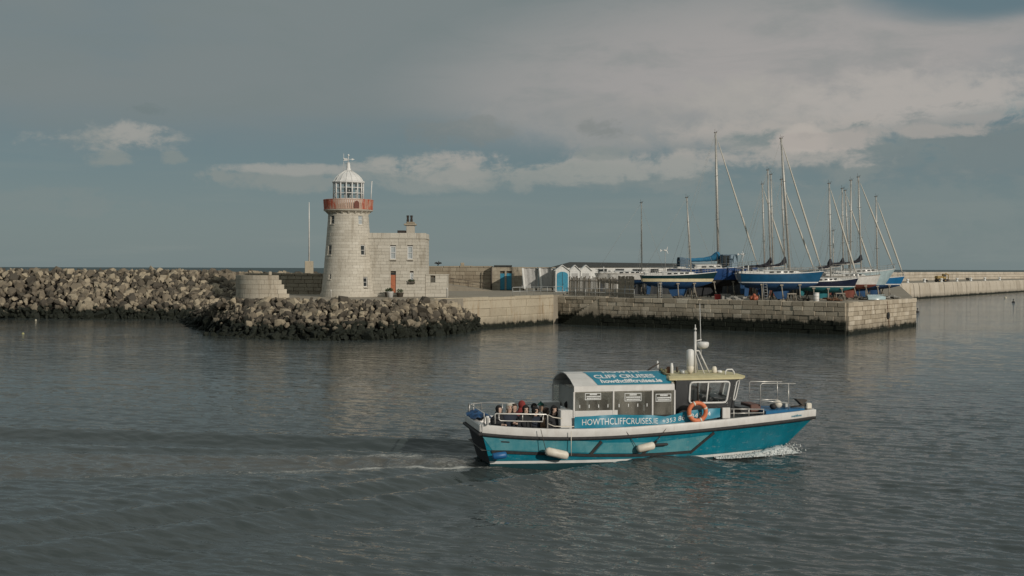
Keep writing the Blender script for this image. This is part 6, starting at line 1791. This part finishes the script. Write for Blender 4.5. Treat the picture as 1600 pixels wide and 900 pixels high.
MB().lathe([(.06, -.28), (.13, -.16), (.15, 0), (.10, .08)], 12, (bl(1078.5, 560, .4)[0], -.4, zlo - .005)).obj('canister_base', M_FENDER, rf)
MB().tube([(bl(1090, 590, 1.38)[0], -1.42, rz0 - .1), (bl(1090, 590, 1.38)[0], -1.44, wz0 + .3)], .025, 6).obj('drain_hose', M_DKIRON, rf)
for px, v, h, r, m_, nm in ((1045, -.2, .3, .13, mat('brown_leather', (0.16, 0.07, 0.035), rough=.7), 'brown_case'), (1049.5, 0, .46, .07, M_PLAINWHITE, 'white_horn'), (1116, .1, .26, .11, M_FENDER, 'searchlight'), (1066, .3, .16, .12, M_GALV, 'roof_vent'), (1124, .1, .1, .12, M_PLAINWHITE, 'gps_dome'), (1058, -.5, .22, .05, M_DKIRON, 'lamp_post')):
    MB().lathe([(r * .8, 0), (r, h * .15), (r * .95, h * .7), (r * .6, h)], 10, (bl(px, 582, v)[0], -v, rtz - (.0 if px > 1052 else .05))).obj(nm, m_, rf)
hp = MB(); ux = bl(1140, 586, .9)[0]; hp.tube([(ux - .18, -.9, rtz - .05), (ux - .18, -.9, rtz + .12), (ux - .1, -.9, rtz + .2), (ux + .1, -.9, rtz + .2), (ux + .18, -.9, rtz + .1), (ux + .18, -.9, rtz - .08)], .03, 6); hp.obj('roof_handle', M_PLAINWHITE, rf)
# black cover folded at the front corner of the canopy
q = random.Random(3); mb = MB()
for k in range(9): mb.ball((cu1 + q.uniform(-.1, .08), -CV + .1 + k * .16, z_e + .15 + .5 * math.sin(k / 8 * 1.5)), .09, .1, .08, n=7, m=5)
mb.obj('rope_coil', mat('yellowed_rope', (0.16, 0.15, 0.08), (0.07, 0.065, 0.04), 14, .9), boat)
MB().tube([(cu1 - .55, .1, z_p - .02), (cu1 - .3, 0, z_p + .18), (cu1 - .05, 0, z_p + .3)], .03, 5).obj('aerial_bracket', M_DKIRON, boat)
MB().lathe([(.04, 0), (.05, .12), (.03, .3)], 8, (cu1 - .1, .05, z_p + .1)).obj('stern_light', M_PLAINWHITE, boat)
# -- lifebuoy on the rail
u, z = bl(1089.7, 643.5, 1.98)
lb = MB(); lb.tube([(u + .34 * math.cos(a), -1.98, z + .34 * math.sin(a)) for a in np.linspace(0, 2 * math.pi, 33)], .085, 10, caps=False); lbo = lb.obj('lifebuoy', M_LIFERING, boat)
for a in np.linspace(.4, 2 * math.pi + .4, 5)[:4]:
    MB().tube([(u + .34 * math.cos(a - .09), -1.98, z + .34 * math.sin(a - .09)), (u + .34 * math.cos(a + .09), -1.98, z + .34 * math.sin(a + .09))], .092, 10).obj('reflective_band', M_FENDER, lbo)
# -- stern rails
def rail(pts, r=.022, name='rail', m_=M_STEEL): return MB().tube(pts, r, 6).obj(name, m_, boat)
def b3(px, py, v): u, z = bl(px, py, v); return (u, -v, z)
RVv = 1.86
rail([b3(773.5, 662, RVv), b3(773.5, 647.5, RVv), b3(775, 646.3, RVv), b3(853, 647.5, RVv), b3(855.5, 649, RVv), b3(855.5, 670, RVv)], .028)
rail([b3(779.5, 647, RVv), b3(779.5, 655, RVv), b3(782, 657.5, RVv), b3(815, 658.2, RVv), b3(848, 658.8, RVv), b3(849, 648, RVv)], .022)
rail([b3(816.5, 647, RVv), b3(816.5, 658, RVv)], .02)
rail([b3(856, 648, RVv), b3(864, 652, RVv), b3(878, 654, RVv)], .018, 'rope', M_FENDER); rail([b3(856, 662, RVv), b3(866, 666, RVv), b3(878, 666.5, RVv), b3(897, 666.5, RVv)], .018, 'rope', M_FENDER)
MB().lathe([(.055, 0), (.05, .25), (.075, .27), (.06, .33)], 8, b3(761.5, 664, 1.75)).obj('bollard', M_PLAINWHITE, boat)
rail([b3(733, 648, -1.4), b3(733.5, 632, -1.4), b3(752, 629.5, -1.6), b3(752, 646, -1.6)], .026); rail([b3(740, 646, -1.4), b3(740, 631, -1.4)], .026)
rail([b3(752, 629.5, -1.75), b3(800, 630, -1.85), b3(860, 633, -1.9)], .02)
for px in (785, 820, 850): rail([b3(px, 648, -1.85), b3(px, 631, -1.85)], .02)
rail([(stern(1.4) + .1, -1.6, z_top(0)), (stern(1.4) + .1, -1.6, z_top(0) + .42), (stern(1.4) + .1, 1.6, z_top(0) + .42), (stern(1.4) + .1, 1.6, z_top(0))], .024)
# folded blue tarpaulin over the stern
rows = []; q = random.Random(5)
for i in range(11):
    f = i / 10; rows.append([Vector((stern(1.4) - .06 + .9 * j / 7, 1.5 - 2.0 * f, z_top(0) + .02 + .16 * math.sin(j / 7 * 3.1) + q.uniform(-.05, .06) - .10 * (j / 7) ** 2)) for j in range(8)])
MB().sheet(rows, False).obj('tarpaulin', M_BLUETARP, boat)
# -- foredeck: blue hatch, rails, windlass and anchor
for pts in ([b3(1171, 632, -.9), b3(1171, 598, -.9), b3(1173, 596, -.9), b3(1222, 596.3, -.7)], [b3(1214.5, 596, -.72), b3(1214.5, 625, -.72)], [b3(1171, 624.5, -.9), b3(1216, 624.5, -.7)],
            [b3(1188, 634, .55), b3(1188, 602, .55), b3(1191, 599, .55), b3(1243, 599.3, .35)], [b3(1232, 599, .4), b3(1232, 639, .4)], [b3(1188, 626, .55), b3(1232, 630, .4)],
            [b3(1142, 639, 1.55), b3(1193, 639.5, 1.2)], [b3(1142, 646, 1.6), b3(1193, 645, 1.25)], [b3(1146.5, 638, 1.55), b3(1146.5, 655, 1.6)], [b3(1170, 638, 1.4), b3(1170, 650, 1.4)], [b3(1193, 639, 1.2), b3(1193, 649, 1.25)]):
    rail(pts, .021)
pts = [(1193, 648, 1.15), (1257, 640, .25)]
a, b = b3(1195, 642, 1.0), b3(1256, 638, .15)
MB().add([(a[0], a[1] - .1, a[2] + .0), (b[0], -.22, b[2] + .0), (b[0], .22, b[2] + .0), (a[0], 1.05, a[2] + .0), (a[0], a[1] - .1, a[2] - .25), (b[0], -.22, b[2] - .25), (b[0], .22, b[2] - .25), (a[0], 1.05, a[2] - .25)],
         [(0, 1, 2, 3), (0, 4, 5, 1), (1, 5, 6, 2), (2, 6, 7, 3), (3, 7, 4, 0)]).obj('foredeck', M_BLUEDECK, boat)
fz = a[2]
MB().cbox(bl(1168, 636, .2)[0], bl(1184, 636, .2)[0], -.5, .5, fz - .1, fz + .2, .03).obj('hatch_box', mat('brown_hatch', (0.13, 0.06, 0.045), rough=.6), boat)
MB().cbox(bl(1150, 636, .2)[0], bl(1166, 636, .2)[0], -.6, .6, fz - .15, fz + .12, .03).obj('dark_locker', M_BLACKP, boat)
MB().ball((bl(1215, 634, .3)[0], -.3, fz + .17), .19, .19, .17).obj('white_float', M_FENDER, boat)
MB().cbox(bl(1223, 634, .1)[0], bl(1230, 634, .1)[0], -.25, .15, fz, fz + .22, .04).obj('windlass', M_GALV, boat)
MB().ball((bl(1207, 636, .4)[0], -.45, fz + .1), .14, .16, .12).obj('rope_pile', M_RUBBER, boat)
ax_ = bl(1253, 632, 0)[0]; mb = MB(); zb_2 = b[2]
mb.tube([(ax_ - .5, 0, zb_2 + .05), (ax_ + .25, 0, zb_2 + .12)], .035, 6); mb.extr([(ax_ - .05, zb_2 + .12), (ax_ + .18, zb_2 + .34), (ax_ - .32, zb_2 + .38), (ax_ - .12, zb_2 + .2)], -.16, .16); mb.obj('anchor', M_DKIRON, boat)
MB().cbox(ax_ + .15, ax_ + .4, -.12, .12, zb_2 - .05, zb_2 + .2, .04).obj('bow_roller', M_FENDER, boat)
o = lettering('howthcliffcruises', .12, Matrix.Identity(4), M_BANNER, boat, .001, .002)
for v in o.data.vertices:
    t = (bl(1234, 648, .9)[0] + v.co.x * .72) / LB; z = z_rub(min(t, 1)) + .09 + v.co.y; h_ = hull(min(t, .995), z_rub(min(t, .995)), -1); v.co = Vector((h_.x, h_.y - .055 - v.co.z, z))
# -- fenders hung on the side
def fender(pa, pb, r, m_, v=2.2, lines=()):
    a, b = Vector(b3(*pa, v)), Vector(b3(*pb, v)); d = (b - a).normalized(); k = [0, .04, .12, .5, .88, .96, 1.0]
    fo = MB().tube([a.lerp(b, f) for f in k], [r * .3, r * .75, r, r, r, r * .75, r * .3], 12).obj('fender', m_, boat)
    for (p, q_) in lines: MB().tube([b3(*p, v - .05), b3(*q_, v - .1)], .012, 5).obj('fender_line', M_DKIRON, fo)
fender((852, 704.5), (888, 712.5), .16, M_FENDER, 2.18, (((853, 704), (845, 671)),))
fender((769, 713.5), (792, 710.5), .13, M_BLUEFENDER, 2.05)
fender((995, 702), (1023, 695.5), .15, M_FENDER, 2.2, (((996, 700), (977, 672)), ((1022, 695), (1042, 668))))
fender((1022, 695.5), (1044, 694), .055, M_RUBBER, 2.15)
MB().tube([b3(892.5, 674, 2.16), b3(892.5, 712, 2.08)], .014, 5).obj('mooring_line', M_FENDER, boat)

# ---------------------------------------------------------------- people on board
SKIN = mat('skin', (0.50, 0.345, 0.27), (0.46, 0.31, 0.24), 6, .55)
def skin_mesh(joints, edges, sub=2):
    me = bpy.data.meshes.new('figure'); me.from_pydata([j[0] for j in joints], edges, []); me.update()
    o = bpy.data.objects.new('figure_source', me); COL.objects.link(o)
    md = o.modifiers.new('skin', 'SKIN'); md.use_smooth_shade = True
    for i, j in enumerate(joints): me.skin_vertices[0].data[i].radius = (j[1], j[2])
    me.skin_vertices[0].data[0].use_root = True
    ss = o.modifiers.new('sub', 'SUBSURF'); ss.levels = sub; ss.render_levels = sub
    dg = bpy.context.evaluated_depsgraph_get(); out = bpy.data.meshes.new_from_object(o.evaluated_get(dg))
    bpy.data.objects.remove(o)
    return out
def person(label, px, py, v, face, coat, head=('hair', None), look=0.0, trousers=None, arms='lap', lean=0.0):
    """seated figure, head centre seen at (px, py); face = heading of the body in boat axes, degrees"""
    u, z = bl(px, py, v); SCL = 1.3; hz_ = .775 * SCL
    w = BOAT + Vector((u * HX + v * HY, u * HY - v * HX, 0))
    t = thing('person', label, 'person', (w.x, w.y, z - hz_), HEAD + rad(face), 'passengers on the cruise boat')
    t.scale = (SCL, SCL, SCL)
    J = []; E = []
    def j(p, r, r2=None, par=None):
        J.append((p, r, r2 or r))
        if par is not None: E.append((par, len(J) - 1))
        return len(J) - 1
    pel = j((0, 0, .10), .17, .20); sp = j((.01, 0, .28), .165, .21, pel); chh = j((.0, 0, .46), .15, .21, sp); nk = j((.01, 0, .60), .062, .062, chh)
    h0 = j((.025, 0, .68), .066, .064, nk); h1 = j((.03, 0, .775), .088, .078, h0); h2 = j((.02, 0, .85), .066, .062, h1)
    ids = {'head': (h0, h1, h2), 'hand': []}
    for s in (-1, 1):
        sh_ = j((-.01, s * .22, .50), .105, .105, chh)
        if arms == 'lap': el, wr, hn = (.06, s * .27, .27), (.26, s * .16, .19), (.34, s * .10, .20)
        elif arms == 'phone': el, wr, hn = (.16, s * .24, .32), (.34, s * .10, .46), (.38, s * .06, .52)
        else: el, wr, hn = (.12, s * .30, .34), (.36, s * .26, .36), (.45, s * .24, .38)
        e_j = j(el, .085, .085, sh_); w_j = j(wr, .055, .055, e_j); h_j = j(hn, .036, .045, w_j); ids['hand'].append((h_j, hn, Vector(hn) - Vector(wr)))
        hp_ = j((.02, s * .11, .08), .10, .10, pel); kn = j((.44, s * .13, .10), .078, .078, hp_); ak = j((.46, s * .13, -.34), .055, .055, kn); j((.60, s * .13, -.39), .045, .05, ak)
    me = skin_mesh(J, E)
    bm = bmesh.new(); bm.from_mesh(me)
    # nose, brow and chin
    for vv in bm.verts:
        c = vv.co
        if c.z > .64 and c.x > .05:
            c.x += .030 * math.exp(-((c.y / .017) ** 2 + ((c.z - .768) / .022) ** 2)) + .012 * math.exp(-((c.y / .03) ** 2 + ((c.z - .695) / .018) ** 2)) - .010 * math.exp(-(((abs(c.y) - .032) / .015) ** 2 + ((c.z - .785) / .012) ** 2))
    # turn the head
    if look:
        R_ = Matrix.Rotation(rad(look), 3, 'Z')
        for vv in bm.verts:
            f = min(1, max(0, (vv.co.z - .60) / .08))
            if f > 0:
                p = Vector((vv.co.x - .02, vv.co.y, vv.co.z)); vv.co = vv.co.lerp(R_ @ p + Vector((.02, 0, 0)), f)
    # fingers, rooted in the palm
    tmp = MB()
    for h_j, hn, d in ids['hand']:
        d = d.normalized(); side = d.cross(Vector((0, 0, 1))).normalized(); dn_ = Vector((0, 0, -1))
        for k, (of, ln) in enumerate(((-.028, .060), (-.010, .070), (.009, .066), (.027, .052))):
            b = Vector(hn) + side * of + d * .015
            tmp.tube([b, b + d * ln * .5, b + d * ln * .8 + dn_ * ln * .45, b + d * ln * .75 + dn_ * ln * .8], [.0095, .009, .008, .006], 5)
        b = Vector(hn) + side * (.03 if hn[1] < 0 else -.03) - d * .015
        tmp.tube([b, b + side * (.025 if hn[1] < 0 else -.025) + d * .03, b + side * (.02 if hn[1] < 0 else -.02) + d * .055], [.011, .010, .007], 5)
    me2 = tmp.mesh('fingers'); bm.from_mesh(me2)
    bm.to_mesh(me); bm.free()
    me.materials.clear(); me.materials.append(coat); me.materials.append(SKIN); me.materials.append(trousers or M_BLACKP)
    hands = [Vector(h[1]) for h in ids['hand']]
    for f in me.polygons:
        c = f.center
        if c.z > .625 or min((c - h).length for h in hands) < .085: f.material_index = 1
        elif c.x > .17 and c.z < .19 and abs(c.y) < .3: f.material_index = 2
        f.use_smooth = True
    o = bpy.data.objects.new('body', me); COL.objects.link(o); o.parent = t
    R_ = Matrix.Translation((.02, 0, 0)) @ Matrix.Rotation(rad(look), 4, 'Z') @ Matrix.Translation((.008, 0, .77))
    ey = MB()
    for s in (-1, 1): ey.ball((.078, s * .030, .016), .009, .012, .008, n=6, m=4, M=R_)
    ey.ball((.083, 0, -.048), .006, .022, .005, n=6, m=4, M=R_)
    ey.obj('facial_features', M_SOOT, t)
    kind, hm = head
    mb = MB(); rx, ry, rz_ = (.120, .108, .130) if kind == 'hood' else (.108, .096, .112)
    n, m_ = 20, 14; rows = []
    for i in range(m_ + 1):
        th = math.pi * i / m_
        row = []
        for k in range(n + 1):
            ph = 2 * math.pi * k / n
            row.append(Vector((rx * math.sin(th) * math.cos(ph) - .012, ry * math.sin(th) * math.sin(ph), rz_ * math.cos(th) + (.01))))
        rows.append(row)
    base = len(mb.v); fs = []; vs = [p for r in rows for p in r]
    for i in range(m_):
        for k in range(n):
            ids4 = (i * (n + 1) + k, i * (n + 1) + k + 1, (i + 1) * (n + 1) + k + 1, (i + 1) * (n + 1) + k)
            c = sum((vs[a] for a in ids4), Vector()) / 4
            if kind == 'hood': keep = not (c.x > .038 and abs(c.y) < .072 and -.10 < c.z < .075)
            elif kind == 'cap': keep = c.z > .028
            elif kind == 'long': keep = not (c.x > .02 and c.z < .055) 
            else: keep = not (c.x > .02 and c.z < .055) and c.z > -.075
            if keep: fs.append(ids4)
    mb.add(vs, fs, True, R_)
    if kind in ('hood', 'long'):   # falls on to the shoulders
        rows = []
        for z, a, b in ((-.07, .10, .095), (-.13, .115, .125), (-.19, .15, .17)):
            rows.append([Vector((-.02 + a * math.cos(p), b * math.sin(p), z)) for p in np.linspace(rad(60), rad(300), 12)])
        mb.add([R_ @ p for r in rows for p in r], [(i * 12 + k, i * 12 + k + 1, (i + 1) * 12 + k + 1, (i + 1) * 12 + k) for i in range(2) for k in range(11)], True)
    if kind == 'cap':
        mb.extr([(.05, .03), (.17, .02), (.17, .03), (.05, .045)], -.06, .06, 'y', R_)
        mb.ball((-.01, 0, .125), .03, n=8, m=5, M=R_)
    mb.obj({'hood': 'hood', 'cap': 'cap', 'long': 'hair', 'hair': 'hair'}[kind], hm, t)
    return t
cloth = lambda n, c: mat(n, c, tuple(v * .7 for v in c), 5, .85, bump=.3, bscale=14)
C_BLACK = cloth('black_coat', (0.014, 0.015, 0.018)); C_NAVY = cloth('navy_coat', (0.014, 0.02, 0.035)); C_MAROON = cloth('maroon_coat', (0.10, 0.018, 0.02)); C_GREY = cloth('grey_coat', (0.34, 0.33, 0.31)); C_TAN = cloth('tan_coat', (0.30, 0.20, 0.13)); C_DKGREEN = cloth('dark_green_coat', (0.02, 0.04, 0.035))
H_BLACK = cloth('black_hair', (0.010, 0.009, 0.009)); H_WHITE = cloth('white_hood', (0.55, 0.50, 0.43)); H_RED = cloth('red_hood', (0.26, 0.035, 0.03)); H_GREEN = cloth('green_knit', (0.012, 0.095, 0.075)); H_BROWN = cloth('brown_hair', (0.05, 0.03, 0.02))
person('passenger with black hair in a black coat, nearest the stern', 779, 639, .85, -55, C_BLACK, ('long', H_BLACK), 20, arms='reach')
person('passenger in a white fur hood and navy coat', 795.5, 636.5, .75, -80, C_NAVY, ('hood', H_WHITE), 0)
person('passenger in a red hood and maroon coat, turned away', 815.5, 632.5, -.75, 100, C_MAROON, ('hood', H_RED), 20)
person('pale faced passenger in a dark hood behind the middle of the rail', 821, 639.5, .8, -75, C_BLACK, ('hood', H_BLACK), -10)
person('bare headed passenger in a grey coat sitting on the far side', 834, 635.5, -.9, -60, C_GREY, ('hair', H_BLACK), 0)
person('passenger in a green knitted hat and grey coat', 844, 634.5, -.2, -20, C_GREY, ('cap', H_GREEN), 30)
person('passenger with dark hair in a tan coat leaning to the rail', 852.5, 642.5, .75, -20, C_TAN, ('long', H_BROWN), 10, arms='phone')
person('passenger in a black hooded coat at the end of the rail', 865, 640, 1.15, -60, C_BLACK, ('hood', H_BLACK), -20)
person('dark figure sitting under the open back of the canopy', 886, 632.5, -.35, -10, C_BLACK, ('hair', H_BLACK), -20)
person('skipper in a dark jacket at the wheel behind the cabin window', 1105, 609, .35, 0, C_BLACK, ('cap', H_BLACK), -15, arms='reach')
person('passenger in a dark green coat on the far bench behind the white hood', 803, 636, -.7, -70, C_DKGREEN, ('hair', H_BROWN), 10)
person('passenger in a navy coat and dark hood between the pale face and the tan coat', 836, 641.5, .7, -70, C_NAVY, ('hood', H_BLACK), 15)
# benches they sit on
u0, u1 = bl(772, 650, .9)[0], bl(872, 650, .9)[0]
MB().cbox(u0, u1, -1.15, -.55, .62, 1.22, .03).obj('bench', M_BLACKP, boat)
MB().cbox(u0 + .3, u1, .15, .95, .62, 1.2, .03).obj('bench', M_BWHITE, boat)

# ---------------------------------------------------------------- bow splash
M_FOAM = mat('white_spray', (0.72, 0.73, 0.71), (0.60, 0.62, 0.61), 6, .8)
mb = MB(); q = random.Random(12)
def bow_pt(s): return hull(.72 + .27 * s, .05, -1, .02)
for i in range(900):
    s = q.random() ** .75; p = bow_pt(s); h = (.05 + .55 * max(0, s - .35) ** 1.4) * q.random() ** 1.6
    out = q.random() ** 1.5 * (.15 + .85 * s)
    ahead = q.random() ** 1.4 * .9 * s
    r = q.uniform(.012, .05) * (1.2 - .6 * min(1, h / .5))
    c = p + Vector((ahead - .1, -out, h - p.z + .03))
    mb.add([c + Vector(v) * r for v in ((1, 0, -.6), (-.6, .9, -.5), (-.5, -.9, -.5), (q.uniform(-.3, .3), 0, 1)) ], [(0, 1, 2), (0, 3, 1), (1, 3, 2), (2, 3, 0)], True)
rows = []
for i in range(22):
    s = i / 21; p = bow_pt(s); rows.append([Vector((p.x + .5 * s * f, p.y - f * (.22 + .65 * s), .03 + (.34 * s ** 2) * math.sin(math.pi * min(1, f + .12)) * (1 + q.uniform(-.4, .4)) * (1 - .75 * max(0, s - .9) / .1))) for f in np.linspace(0, 1, 9)])
mb.sheet(rows, True)
sp_ = mb.obj('bow_spray', M_FOAM, None, BOAT, (0, 0, HEAD)); tag(sp_, 'white spray thrown up at the bow of the cruise boat', 'spray', kind='stuff')
